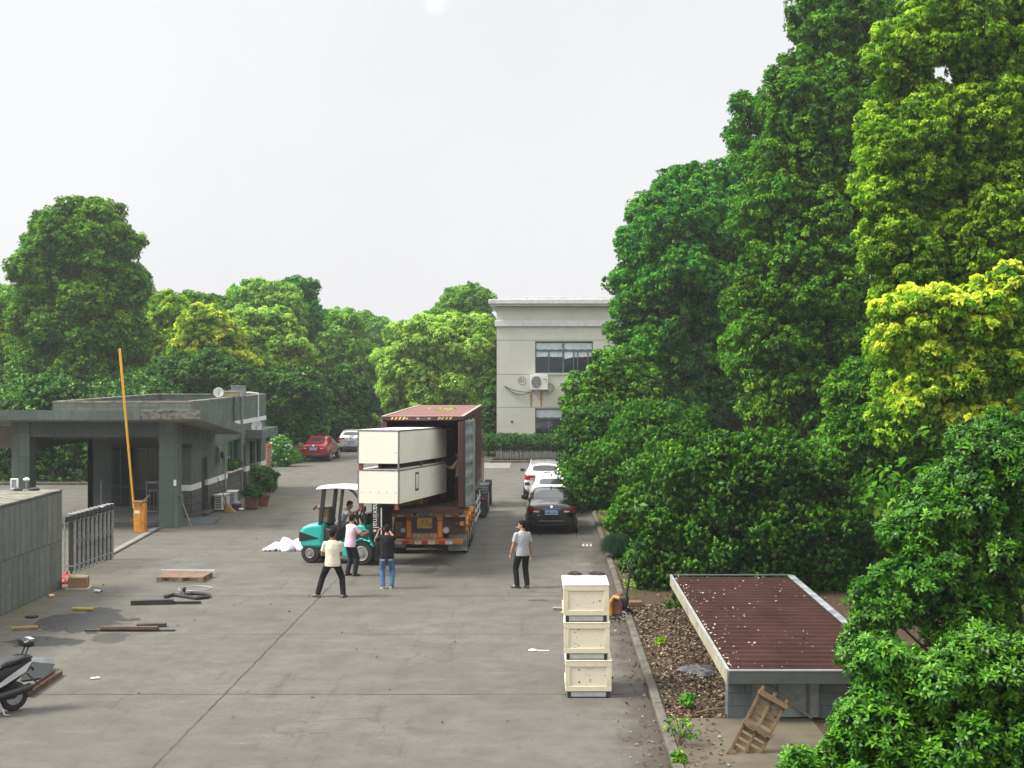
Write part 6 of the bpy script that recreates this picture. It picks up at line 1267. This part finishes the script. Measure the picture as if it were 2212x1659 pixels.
def plant(kind, label, cat, px, d, mat_, seed, puffs, per, puff, L, base=None, r0=.22, group=None, thick=.9, dz=0, stems=('trunk','crown'), trunk=True, bil=1.0, bl=(.30,.46), **kw):
    """px: (x, y, rx, ry[, nearer]) of each mass of the crown in the photograph, at distance d; becomes real 3-D masses there"""
    s = d/F; W = []
    for e in px:
        dd = d-(e[4] if len(e) > 4 else 0); c_ = dp(e[0], e[1], dd); k_ = dd/F; W.append((c_.x, c_.y, c_.z, e[2]*k_, thick*(e[2]+e[3])*.5*k_, e[3]*k_))
    bx = (sum(w[0]*w[3] for w in W)/sum(w[3] for w in W), sum(w[1]*w[3] for w in W)/sum(w[3] for w in W)) if base is None else base
    t = thing(kind, label, cat, (bx[0], bx[1], dz), 0, group); lob = [(w[0]-bx[0], w[1]-bx[1], w[2]-dz, w[3], w[4], w[5]) for w in W]
    me = make_crown(seed, billow(np.random.default_rng(seed+500), lob, *bl, k=bil) if bil else lob, int(puffs*PK), int(per*.85), puff*.62, L, **kw) if kw.get('style') != 'whorl' else make_crown(seed, billow(np.random.default_rng(seed+500), lob, *bl, k=bil), puffs, per, puff, L, **kw); cr = link(stems[1], me, mat_, t)
    if trunk: trunk_mb(random.Random(seed), (0,0,0), lob, r0).build(stems[0], bark, t)
    return t
G_camphor = leaf_mat('leaf_camphor', (.008,.055,.007), (.055,.30,.028), (.32,.62,.05), .30, .55, .15)
G_camdark = leaf_mat('leaf_camphor_dark', (.010,.050,.005), (.074,.25,.013), (.34,.58,.03), .30, .55, .15)
G_light = leaf_mat('leaf_yellow_green', (.026,.100,.006), (.165,.36,.014), (.58,.76,.05), .38, .55, .15)
G_yellow = leaf_mat('leaf_golden', (.020,.11,.006), (.19,.40,.015), (1.0,.97,.10), .40, .55, .15)
G_osm = leaf_mat('leaf_osmanthus', (.005,.030,.003), (.030,.145,.007), (.24,.56,.025), .20, .38, .24, .9)
G_osml = leaf_mat('leaf_osmanthus_light', (.009,.050,.004), (.062,.24,.009), (.34,.66,.03), .24, .40, .22, .9)
G_hedge = leaf_mat('leaf_hedge', (.009,.048,.008), (.040,.155,.018), (.14,.32,.04), .26, .5, .15)
G_far = leaf_mat('leaf_far_hazed', (.030,.12,.018), (.15,.39,.045), (.50,.70,.12), .36, .55, .15)  # lightened so that distant haze is put into the leaf colour
G_olive = leaf_mat('leaf_olive', (.035,.13,.014), (.20,.43,.045), (.62,.80,.17), .38, .55, .15)  # olive green lightened likewise, with haze in its colour
PK = 1.5
TG = 'tall trees along the right side of the yard'
# ---- right side, from the building towards the camera
plant('camphor_tree', 'deep green rounded tree covering the right side of the two storey building', 'tree', [(1480,560,135,170),(1425,720,95,130),(1545,480,105,125),(1560,800,100,130),(1398,620,72,115),(1490,430,80,72),(1585,640,90,170),(1460,840,80,80),(1530,900,70,60)], 68, G_camphor, 11, 3000, 34, .42, .195, (7.6,68.5), .32, TG, young=.14, bil=1.8, bl=(.20,.36))
plant('camphor_tree', 'tallest dark green tree reaching the top edge, with a loose outlying branch', 'tree', [(1810,50,92,120),(1765,230,105,140),(1700,420,105,140),(1690,620,85,150),(1770,560,115,190),(1690,800,95,150),(1820,830,110,190),(1620,720,60,110),(1860,330,80,200),(1890,120,80,150),(1640,480,55,70),(1740,950,90,80)], 52, G_camdark, 12, 4400, 34, .36, .165, (9.6,52.5), .4, TG, young=.2, bil=1.6, bl=(.22,.38))
plant('camphor_tree', 'small loose tree crown with sky gaps beside the tallest tree', 'tree', [(1605,225,26,24),(1618,265,32,26),(1592,300,26,30),(1628,320,22,24),(1640,240,26,34),(1596,262,18,18),(1650,300,20,30),(1600,350,28,26)], 58, G_camphor, 13, 330, 26, .34, .15, (8.8,58.5), .14, TG, young=.1, inner=.04)
plant('camphor_tree', 'big yellow green tree filling the upper right corner', 'tree', [(1955,120,85,85),(2080,50,140,115),(2000,310,140,120),(1930,420,85,90),(2130,250,125,140),(2060,560,140,120),(1950,540,85,120),(2160,480,120,150),(1960,660,70,80),(2190,660,90,110),(2250,330,110,200),(2240,80,120,140),(1985,760,90,110),(2090,800,90,110),(1955,900,70,90)], 37, G_light, 14, 5400, 34, .25, .122, (11.4,37.8), .4, TG, young=.34, ybias=.3, bil=1.4, bl=(.24,.40))
plant('camphor_tree', 'bright golden leaved tree in front of the big yellow green tree', 'tree', [(2000,680,95,62),(1950,735,65,50),(2090,690,105,72),(2175,650,70,75),(2060,800,95,70),(2180,790,85,65),(1985,850,50,70),(2100,900,80,60),(2230,720,60,110),(2010,760,70,60)], 30, G_yellow, 15, 1700, 32, .21, .135, (9.6,30.6), .2, TG, young=.36, ybias=.5)
plant('camphor_tree', 'dark shaded tree low behind the golden leaved tree', 'tree', [(1900,900,110,110),(1990,980,110,100),(1830,1000,100,110),(2100,980,110,90),(1930,1080,120,90)], 41, G_camdark, 16, 1200, 34, .36, .15, (9.4,41), .25, TG, young=.1)
BG = 'dark shrubs between the yard and the trees'
sm = ('stem','foliage')
plant('light_shrub', 'pale green small tree in front of the building windows', 'tree', [(1265,835,46,36),(1325,800,56,44),(1310,862,76,44),(1375,830,50,50),(1250,880,36,40),(1350,770,34,22)], 62, G_osml, 21, 900, 30, .28, .13, (3.3,62), .09, BG, young=.3)
plant('osmanthus_shrub', 'dark round shrub overhanging the white suv', 'shrub', [(1262,960,62,80),(1245,1040,42,55),(1330,950,80,85),(1300,1050,70,55)], 56, G_osm, 22, 1500, 13, .16, .135, (3.4,56.6), .1, BG, style='whorl', stems=sm, young=.22, ybias=.35, ratio=.42, inner=.3)
plant('osmanthus_shrub', 'wide shrub above the kerb beside the black saloon', 'shrub', [(1250,1035,46,48),(1272,1078,46,34),(1390,980,95,90),(1340,1050,75,60),(1450,930,80,60),(1480,1040,80,80),(1400,900,60,40),(1300,1010,44,60)], 50, G_osml, 23, 2100, 13, .16, .13, (4.3,50.6), .12, BG, style='whorl', stems=sm, young=.2, ybias=.4, ratio=.42, inner=.3)
plant('osmanthus_shrub', 'bright topped shrub between the black saloon and the big round shrub', 'shrub', [(1420,1020,70,70),(1440,1120,80,80),(1390,1180,60,60),(1360,1110,52,55)], 44.5, G_osml, 24, 1500, 13, .15, .125, (3.9,45), .1, BG, style='whorl', stems=sm, young=.3, ybias=.4, ratio=.42, inner=.3)
plant('osmanthus_shrub', 'largest round shrub just beyond the low shed roof', 'shrub', [(1540,1030,125,85),(1690,1030,130,90),(1600,1140,160,100),(1755,1140,105,110),(1450,1140,85,80),(1500,1240,110,60),(1640,1230,130,65),(1760,1230,90,60),(1400,1230,55,55),(1600,965,70,35),(1430,1290,52,36)], 36, G_osm, 25, 4600, 13, .15, .12, (5.4,37.2), .14, BG, style='whorl', stems=sm, young=.26, ybias=.4, ratio=.42, inner=.3)
plant('low_shrub', 'small low shrub against the far corner of the low shed', 'shrub', [(1460,1330,34,34),(1490,1300,40,30),(1475,1355,24,18)], 33.2, G_osm, 26, 260, 12, .13, .11, (3.15,33.3), .04, BG, style='whorl', stems=sm, dz=.08, ratio=.42, trunk=False, young=.15)
plant('osmanthus_shrub', 'dark shrub crowding the right edge above the low shed', 'shrub', [(2170,1000,120,100),(2080,1090,110,95),(1985,1150,75,55),(2180,1190,130,110),(2010,1250,110,90),(1900,1310,75,65),(2100,1330,110,80),(1870,1400,60,70),(2240,1080,90,160)], 20.5, G_osm, 27, 2500, 12, .125, .115, (6.9,21.2), .1, BG, style='whorl', stems=sm, young=.14, ratio=.40, inner=.3, detail=1)
plant('osmanthus_shrub', 'dark shrub filling the gap behind the low shed', 'shrub', [(1850,1150,90,110),(1930,1180,90,90),(1810,1260,80,60),(1900,1240,80,70)], 38, G_osm, 28, 1300, 13, .15, .12, (9.3,38.4), .1, BG, style='whorl', stems=sm, young=.1, ratio=.42, inner=.3)
plant('osmanthus_shrub', 'nearest shrub with sharp glossy leaves in the lower right corner', 'shrub', [(2150,1460,130,95),(2000,1490,130,85),(1880,1570,95,72),(1745,1655,62,34),(2060,1600,190,90),(1910,1430,70,48),(2220,1560,120,130),(1990,1680,200,60),(1850,1660,80,60)], 13.2, G_osm, 29, 3000, 11, .09, .083, (4.6,13.7), .06, BG, style='whorl', stems=sm, young=.22, ybias=.15, ratio=.40, inner=.35, detail=1)
# ---- left side and far end
LG = 'trees behind the gatehouse'
plant('broadleaf_tree', 'tall dark round headed tree standing behind the gatehouse at left', 'tree', [(170,520,108,84),(112,590,80,92),(235,580,80,92),(170,680,125,105),(90,715,62,75),(255,715,62,85),(170,800,130,65),(75,665,42,58),(200,470,70,36),(280,640,36,60)], 88, G_camdark, 31, 2600, 34, .55, .22, (-29.3,88.5), .4, LG, young=.22, ybias=.2, droop=.2)
plant('broadleaf_tree', 'light green tree at the left edge behind the tall dark tree', 'tree', [(15,690,62,66),(50,790,68,80),(-10,800,60,90),(60,860,60,40)], 96, G_light, 32, 900, 30, .55, .24, (-36,96), .25, LG, young=.12)
plant('dark_shrub', 'low dark olive shrub rising behind the left half of the gatehouse roof', 'shrub', [(125,850,74,34),(60,880,60,30),(180,875,50,26)], 72, G_osm, 33, 700, 24, .3, .17, (-25.2,72), .1, LG, stems=sm, young=.1)
plant('osmanthus_shrub', 'added dark shrub standing for the shade through the porch beyond the left pillar', 'shrub', [(70,965,62,52),(190,975,70,48),(0,975,50,44),(130,940,50,36)], 70, G_osm, 55, 1300, 20, .24, .17, (-25.5,70), .1, LG, stems=sm, young=.05)  # shrub added to put shade into the view through the porch
plant('broadleaf_tree', 'yellow green tree right of the tall dark tree', 'tree', [(345,740,48,75),(380,690,52,48),(350,660,40,26),(390,760,60,60),(330,800,40,50)], 98, G_light, 34, 900, 30, .5, .26, (-26.5,98), .25, LG, young=.4, ybias=.3)
plant('broadleaf_tree', 'bright golden topped tree behind the gatehouse roof', 'tree', [(450,700,52,40),(430,740,60,50),(490,745,42,45),(460,785,70,50),(520,790,40,36)], 93, G_yellow, 35, 800, 30, .45, .25, (-22.2,93), .22, LG, young=.4, ybias=.4)
plant('broadleaf_tree', 'dull olive tree rising behind the golden topped tree', 'tree', [(470,670,50,28),(430,660,46,26),(500,690,40,40)], 112, G_camdark, 36, 420, 28, .55, .26, (-26,112), .2, LG, young=.1)
plant('broadleaf_tree', 'pale olive tree left of the road end', 'tree', [(535,715,52,52),(560,785,76,48),(615,760,52,56),(500,770,40,40),(590,700,40,36)], 96, G_olive, 37, 1050, 30, .5, .23, (-19.8,96), .25, LG, young=.45, ybias=.3)
plant('broadleaf_tree', 'taller twin crowned tree above the pale olive tree', 'tree', [(545,640,46,36),(600,660,52,50),(580,700,66,42)], 108, G_far, 38, 700, 28, .5, .25, (-21,108), .25, LG, young=.4, ybias=.3)
plant('broadleaf_tree', 'deep green domed tree top beside the twin crowned tree', 'tree', [(645,645,46,42),(655,690,40,46),(625,680,46,40)], 112, G_camphor, 39, 600, 28, .5, .25, (-19.5,112), .25, LG, young=.05)
plant('broadleaf_tree', 'mid green tree leaning over the far end of the road', 'tree', [(720,750,66,58),(700,810,76,60),(770,790,48,56),(735,700,46,30),(660,770,50,50)], 118, G_far, 40, 1100, 28, .55, .27, (-18.2,118), .25, LG, young=.3, ybias=.3)
plant('broadleaf_tree', 'palest hazy tree farthest away at the road end', 'tree', [(770,710,50,36),(815,720,34,30),(800,760,46,50),(735,700,30,22),(840,745,22,30)], 150, G_far, 41, 800, 26, .7, .34, (-18.5,150), .3, LG, young=.1)
plant('dark_shrub', 'broad mid green shrub behind the gatehouse parapet', 'shrub', [(430,805,80,42),(350,835,66,38),(510,825,56,36),(400,850,90,40),(480,850,60,36),(385,805,50,40)], 84, G_hedge, 42, 1500, 28, .4, .2, (-20.8,84), .14, LG, young=.25)
plant('osmanthus_shrub', 'dark rounded shrub right behind the gatehouse far corner', 'shrub', [(635,850,68,56),(610,905,56,54),(655,915,52,50),(590,880,36,60)], 88, G_osm, 43, 1500, 22, .32, .19, (-16.6,88), .12, LG, stems=sm, young=.12)
plant('osmanthus_shrub', 'dark rounded shrub behind the silver hatchback', 'shrub', [(728,850,56,54),(715,905,64,50),(765,895,36,44),(690,880,40,50)], 97, G_osm, 44, 1400, 22, .34, .2, (-15.6,97), .12, LG, stems=sm, young=.12)
plant('dark_shrub', 'shadowy tall shrub in the gap at the road end', 'shrub', [(800,860,32,60),(790,910,36,36),(825,880,26,40)], 124, G_hedge, 45, 700, 24, .45, .26, (-15.8,124), .12, LG, stems=sm, young=.05)
plant('weedy_shrub', 'light green weedy clump beyond the silver hatchback', 'shrub', [(800,912,30,15),(765,920,24,12),(835,918,18,12)], 112, G_light, 46, 420, 20, .3, .2, (-13.4,113), .05, LG, stems=sm, trunk=False, dz=.09, young=.3)
plant('camphor_tree', 'wide light green tree standing behind the maroon container', 'tree', [(940,735,95,52),(880,795,64,62),(1010,770,62,72),(950,835,110,52),(1035,735,38,50),(1045,830,32,60),(860,850,40,45),(900,760,60,45),(985,710,50,30)], 97, G_olive, 47, 2300, 32, .52, .22, (-8.0,97.5), .3, None, young=.5, ybias=.35)
plant('camphor_tree', 'greyer tree top showing above the wide light green tree', 'tree', [(1010,648,44,30),(1045,650,30,22),(985,660,30,34),(965,675,26,22),(935,686,22,12),(1000,690,60,26)], 122, G_far, 48, 800, 26, .5, .27, (-7.5,122), .25, None, young=.1)
plant('dark_shrub', 'dark shrub between the container and the building corner', 'shrub', [(1058,905,18,50),(1050,940,22,26),(1062,868,12,30)], 89.5, G_hedge, 49, 460, 22, .3, .19, (-3.6,89.8), .08, None, stems=sm, young=.1)
# white flowered shrub by the red car
fw = thing('flowering_shrub', 'white flowered shrub at the gatehouse far corner near the red saloon', 'shrub', (-16.4, 80.5, .09))
lob = [((px-VX)/F*80.5+16.4, 0, H-(py-HZ)/F*80.5-.09, rx*80.5/F, .55, ry*80.5/F) for px, py, rx, ry in ((605,965,24,22),(590,985,18,20),(620,985,18,16),(600,1000,24,12))]
link('foliage', make_crown(51, lob, 420, 14, .14, .11, young=.3), G_camphor, fw); link('blossom', make_crown(52, lob, 90, 7, .08, .10, ratio=.9, inner=0), mat('white_petals', (.75,.76,.72), .7, 0, .05), fw)
link('foliage', make_crown(53, [(0.6,.5,.25,.9,.6,.25),(-.6,1.2,.25,.8,.6,.3),(1.2,3.0,.2,.7,1.0,.22)], 260, 12, .14, .12, young=.2), G_camphor, fw)
# hedge in front of the building
hg = thing('hedge', 'clipped green hedge on bare stems in front of the two storey building', 'hedge', (.5, 84.8, .09))
hl = [(x, 0, 1.05, .55, .45, .42) for x in np.arange(-4.4, 3.4, .55)]
link('foliage', make_crown(54, hl, 1100, 20, .2, .10, young=.15, inner=.15, flat=.9), G_hedge, hg)
rg = random.Random(5); q = MB()
for i in range(120):
    x = -4.7+8.0*i/120+rg.uniform(-.03,.03); y = rg.uniform(-.25,.25); q.tube((x,y,0),(x+rg.uniform(-.12,.12),y,.85),.014,.01,5)
o = q.build('stems', mat('hedge_stem', (.05,.05,.04), .9), hg); o['kind'] = 'stuff'
bb('plinth', mat('plinth_grey', (.25,.26,.25), .8, 0, .15, 2), (BX0-.02,BX1+.02,BY-.06,BY-.004,0,.85))
# hanging grass tuft at the kerb
def blades(name, label, loc, n, r, h, m, seed, droop=.7):
    rng = np.random.default_rng(seed); a = rng.uniform(0, 2*PI, n); b0 = np.stack([np.cos(a), np.sin(a), np.zeros(n)], 1)*rng.uniform(0,.25*r,(n,1)); d = np.stack([np.cos(a), np.sin(a), np.zeros(n)], 1)
    out_ = rng.uniform(.3,1,(n,1))*r; hh = rng.uniform(.6,1,(n,1))*h; s_ = np.stack([-np.sin(a), np.cos(a), np.zeros(n)], 1)*.008
    up = np.array([0,0,1.0]); p1 = b0+d*out_*.45+up*hh*.9; p2 = b0+d*out_*.85+up*hh*.75; p3 = b0+d*out_*1.05+up*hh*.25*droop
    V = np.stack([b0-s_, b0+s_, p1+s_, p1-s_, p2+s_, p2-s_, p3], 1).reshape(-1,3); pat = np.array([0,1,2,3, 3,2,4,5, 5,4,6]); lv = (np.arange(n)[:,None]*7+pat).ravel(); ls = (np.arange(n)[:,None]*11+np.array([0,4,8])).ravel()
    me = bpy.data.meshes.new(name); me.vertices.add(len(V)); me.vertices.foreach_set('co', V.astype(np.float32).ravel()); me.loops.add(len(lv)); me.loops.foreach_set('vertex_index', lv.astype(np.int32)); me.polygons.add(len(ls)); me.polygons.foreach_set('loop_start', ls.astype(np.int32)); me.update(calc_edges=True)
    o = link(name, me, m); o.location = loc; return tag(o, label, 'plant')
G_grass = leaf_mat('leaf_grass', (.008,.022,.012), (.014,.042,.014), (.03,.09,.02), .1, .8, .03)
blades('grass_tuft', 'dark mop of fine drooping grass hanging over the kerb', (2.15, 41.6, .1), 1500, .50, .78, G_grass, 61)
def weed(label, px, py, h, seed, m, n=40):
    g = gp(px, py, .08); t = thing('weed', label, 'weed', g); rng_ = random.Random(seed); q = MB(); tips = []
    for i in range(7):
        a = rng_.uniform(0, 6.28); e = Vector((math.cos(a)*h*.45*rng_.random(), math.sin(a)*h*.45*rng_.random(), h*rng_.uniform(.5,1))); q.path([(0,0,0), e*.5+Vector((.02,0,.02)), e], [.008,.006,.003], 5); tips.append(e)
    q.build('stem', mat('weed_stem', (.08,.07,.04), .9), t); lob_ = [(e.x, e.y, e.z*.8, h*.16, h*.16, h*.2) for e in tips]
    link('foliage', make_crown(seed, lob_, n, 9, h*.09, .06, detail=1, inner=0, young=.3), m, t)
weed('taller spindly weed growing from the kerb joint at the bottom edge', 1468, 1612, .5, 71, G_osml, 26)
weed('leafy weed on the dead leaves just left of the shed pier', 1487, 1528, .26, 72, G_camphor, 60)
weed('small pale weed at the very bottom of the kerb', 1462, 1650, .22, 73, G_osml, 40)
weed('low weed tuft beside the crumpled tarpaulin', 1425, 1395, .16, 74, G_light, 40)
# ---- ground cover on the bed and dead leaves
def scatter(name, P, N, L, m, seed, kind='stuff', ratio=.6):
    rng = np.random.default_rng(seed); n = len(P); me = leaves_to_mesh(name, P, nrm(rng.normal(size=(n,3))*np.array([1,1,.25])), nrm(N+rng.normal(size=(n,3))*.35), L*rng.uniform(.6,1.3,n), ratio, rng.random(n), 0)
    return tag(link(name, me, m), kind=kind)
def dead_mat():
    b = NB('dead_leaf'); g = b.n('ShaderNodeNewGeometry'); r = g.outputs['Random Per Island']; rp = b.n('ShaderNodeValToRGB'); b.l(r, rp.inputs[0]); e = rp.color_ramp.elements
    e[0].color = (.035,.022,.014,1); e[1].position = .95; e[1].color = (.30,.25,.18,1); k_ = e.new(.35); k_.color = (.085,.052,.032,1); k_ = e.new(.7); k_.color = (.15,.10,.062,1)
    return b.pbr(rp.outputs[0], .85, 0, .2)
dm = dead_mat(); rng = np.random.default_rng(9)
def flat(n, x0, x1, y0, y1, z): return np.stack([rng.uniform(x0,x1,n), rng.uniform(y0,y1,n), z+rng.uniform(.004,.03,n)], 1)
A_ = flat(9500, 2.0, 3.32, 22.7, 33.5, .08); A_ = A_[rng.random(len(A_)) < np.clip(.35+.65*np.sin(A_[:,1]*1.1+A_[:,0]*2)**2, 0, 1)]
B_ = flat(2600, 2.0, 9, 33, 56, .08); C_ = flat(240, 2.0, 2.7, 15, 22.6, .1)
D_ = flat(420, 1.15, 1.82, 16, 34, .004); D_ = D_[rng.random(len(D_)) < (D_[:,0]-1.1)/.6]; E_ = flat(260, -.4, 1.8, 33, 50, .004); E_ = E_[rng.random(len(E_)) < .35*(E_[:,0]+.6)/2.4]
X_ = flat(260, -12, 1.8, 14, 55, .003); X_ = X_[rng.random(len(X_)) < .35]
Pd = np.vstack([A_, B_, C_, D_, E_, X_]); scatter('fallen_leaves', Pd, np.tile([0,0,1.0], (len(Pd),1)), .07, dm, 3)
Rf = np.stack([2.98+2.7*rng.random(230)**3.2, rng.uniform(22.4,32.3,230), np.full(230, .955)], 1); o = scatter('roof_litter', Rf, np.tile([0,0,1.0], (230,1)), .05, mat('bleached_leaf', (.5,.38,.28), .8, 0, .4, 3), 4)
Ct = np.stack([rng.uniform(-4.0,-3.0,60), rng.uniform(46.5,48.5,60), np.full(60, CZ1+.03)], 1)[:26]; scatter('roof_twigs', Ct, np.tile([0,0,1.0], (26,1)), .15, G_olive, 5)
gv = flat(5200, 2.05, 3.3, 36, 57, .08); gv = gv[rng.random(len(gv)) < .5+.5*np.sin(gv[:,1]*2.3)]; scatter('ground_cover', gv, np.tile([.2,-.3,1.0], (len(gv),1)), .075, G_osml, 6)
gv = np.vstack([flat(9000, -34, -16, 68, 112, .1), flat(3500, -10, -3.4, 90, 104, .1), flat(2500, -15.8,-10.3,114,124,.1)]); gv[:,2] += rng.random(len(gv))**2*.35; scatter('ground_cover', gv, np.tile([0,-.5,1.0], (len(gv),1)), .22, G_hedge, 7)
# ---- far wood closing the view
wl_ = [(x, 165+18*math.sin(x*.31)+rng.uniform(-6,6), 3.4+1.2*math.sin(x*.17+1), 6.5, 6, 3.9+1.0*math.sin(x*.23)) for x in np.arange(-95, 40, 5.5)]
o = tag(link('far_wood', make_crown(91, wl_, 5200, 22, 1.0, .5, young=.1), G_far), kind='stuff')
wl_ = [(x, 112+8*math.sin(x*.5), 3.2, 4.2, 4, 3.6) for x in np.arange(-64, -20, 3.6)]
o = tag(link('far_wood', make_crown(92, wl_, 3000, 22, .6, .3, young=.1), G_camdark), kind='stuff')
wl_ = [(x, 74+4*math.sin(x), 2.4, 3, 2.6, 2.8) for x in np.arange(-52,-20,2.6)]
o = tag(link('far_wood', make_crown(94, wl_, 1500, 20, .5, .22, young=.1), G_osm), kind='stuff')  # darker leaf colour puts shade into the wood behind the porch
wl_ = [(13+2*math.sin(y), y, 2.0, 2.6, 2.4, 2.6) for y in np.arange(24, 90, 3)] + [(16+2*math.sin(y), y, 5.5, 3.2, 3, 4.0) for y in np.arange(30, 96, 4)]
o = tag(link('far_wood', make_crown(93, wl_, 3800, 22, .5, .26, young=.05), G_camdark), kind='stuff')

# ---- plants in the gatehouse pots
def potted(label, g, lobs, m, seed, n, h0, L=.09):
    t = thing('potted_plant', label, 'plant', g + Vector((0,.25,h0)))
    link('foliage', make_crown(seed, lobs, n, 10, .11, L, young=.15), m, t); trunk_mb(random.Random(seed), (0,0,.12), lobs, .02).build('stem', bark, t)
potted('short spiky plant growing in the square brown planter', POTS[0][0], [(0,0,.22,.3,.28,.22),(.2,-.1,.1,.2,.2,.15)], G_hedge, 81, 170, .5)
potted('tall bushy dark plant growing in the round red tub', POTS[1][0], [(0,0,.7,.42,.4,.38),(-.2,.1,1.0,.28,.25,.25),(.25,0,.4,.3,.25,.25),(.2,.1,.95,.25,.2,.2)], G_osm, 82, 240, .42, .10)
potted('small sparse plant in the black square planter', POTS[2][0], [(0,0,.12,.26,.2,.14)], G_hedge, 83, 110, .47)
for i, (y, lb) in enumerate(((59.2,'leafy pot plant on the green framed window sill, nearer the pillar'),(60.0,'reddish pot plant on the green framed window sill, farther from the pillar'))):
    t = thing('sill_plant', lb, 'plant', (GX+.04, y, 1.345)); MB().tube((0,0,0),(0,0,.16),.07,.1,14).build('pot', terra, t); link('foliage', make_crown(84+i, [(0,0,.26,.18,.2,.14)], 90, 9, .08, .08), G_camphor if i == 0 else leaf_mat('leaf_reddish', (.06,.03,.02), (.14,.06,.03), (.3,.1,.05), .3), t)
# ================================================================ hazy air
hm = bpy.data.materials.new('haze'); hm.use_nodes = True; hn = hm.node_tree; hn.nodes.clear()
ho = hn.nodes.new('ShaderNodeOutputMaterial'); pv = hn.nodes.new('ShaderNodeVolumePrincipled')
pv.inputs['Color'].default_value = (.93, .96, .98, 1); pv.inputs['Density'].default_value = .0005; pv.inputs['Anisotropy'].default_value = .35
hn.links.new(pv.outputs[0], ho.inputs['Volume'])
hz = MB().bx(-160, 140, -30, 240, -1.2, 34).build('haze', hm, smooth=False); tag(hz, kind='stuff')
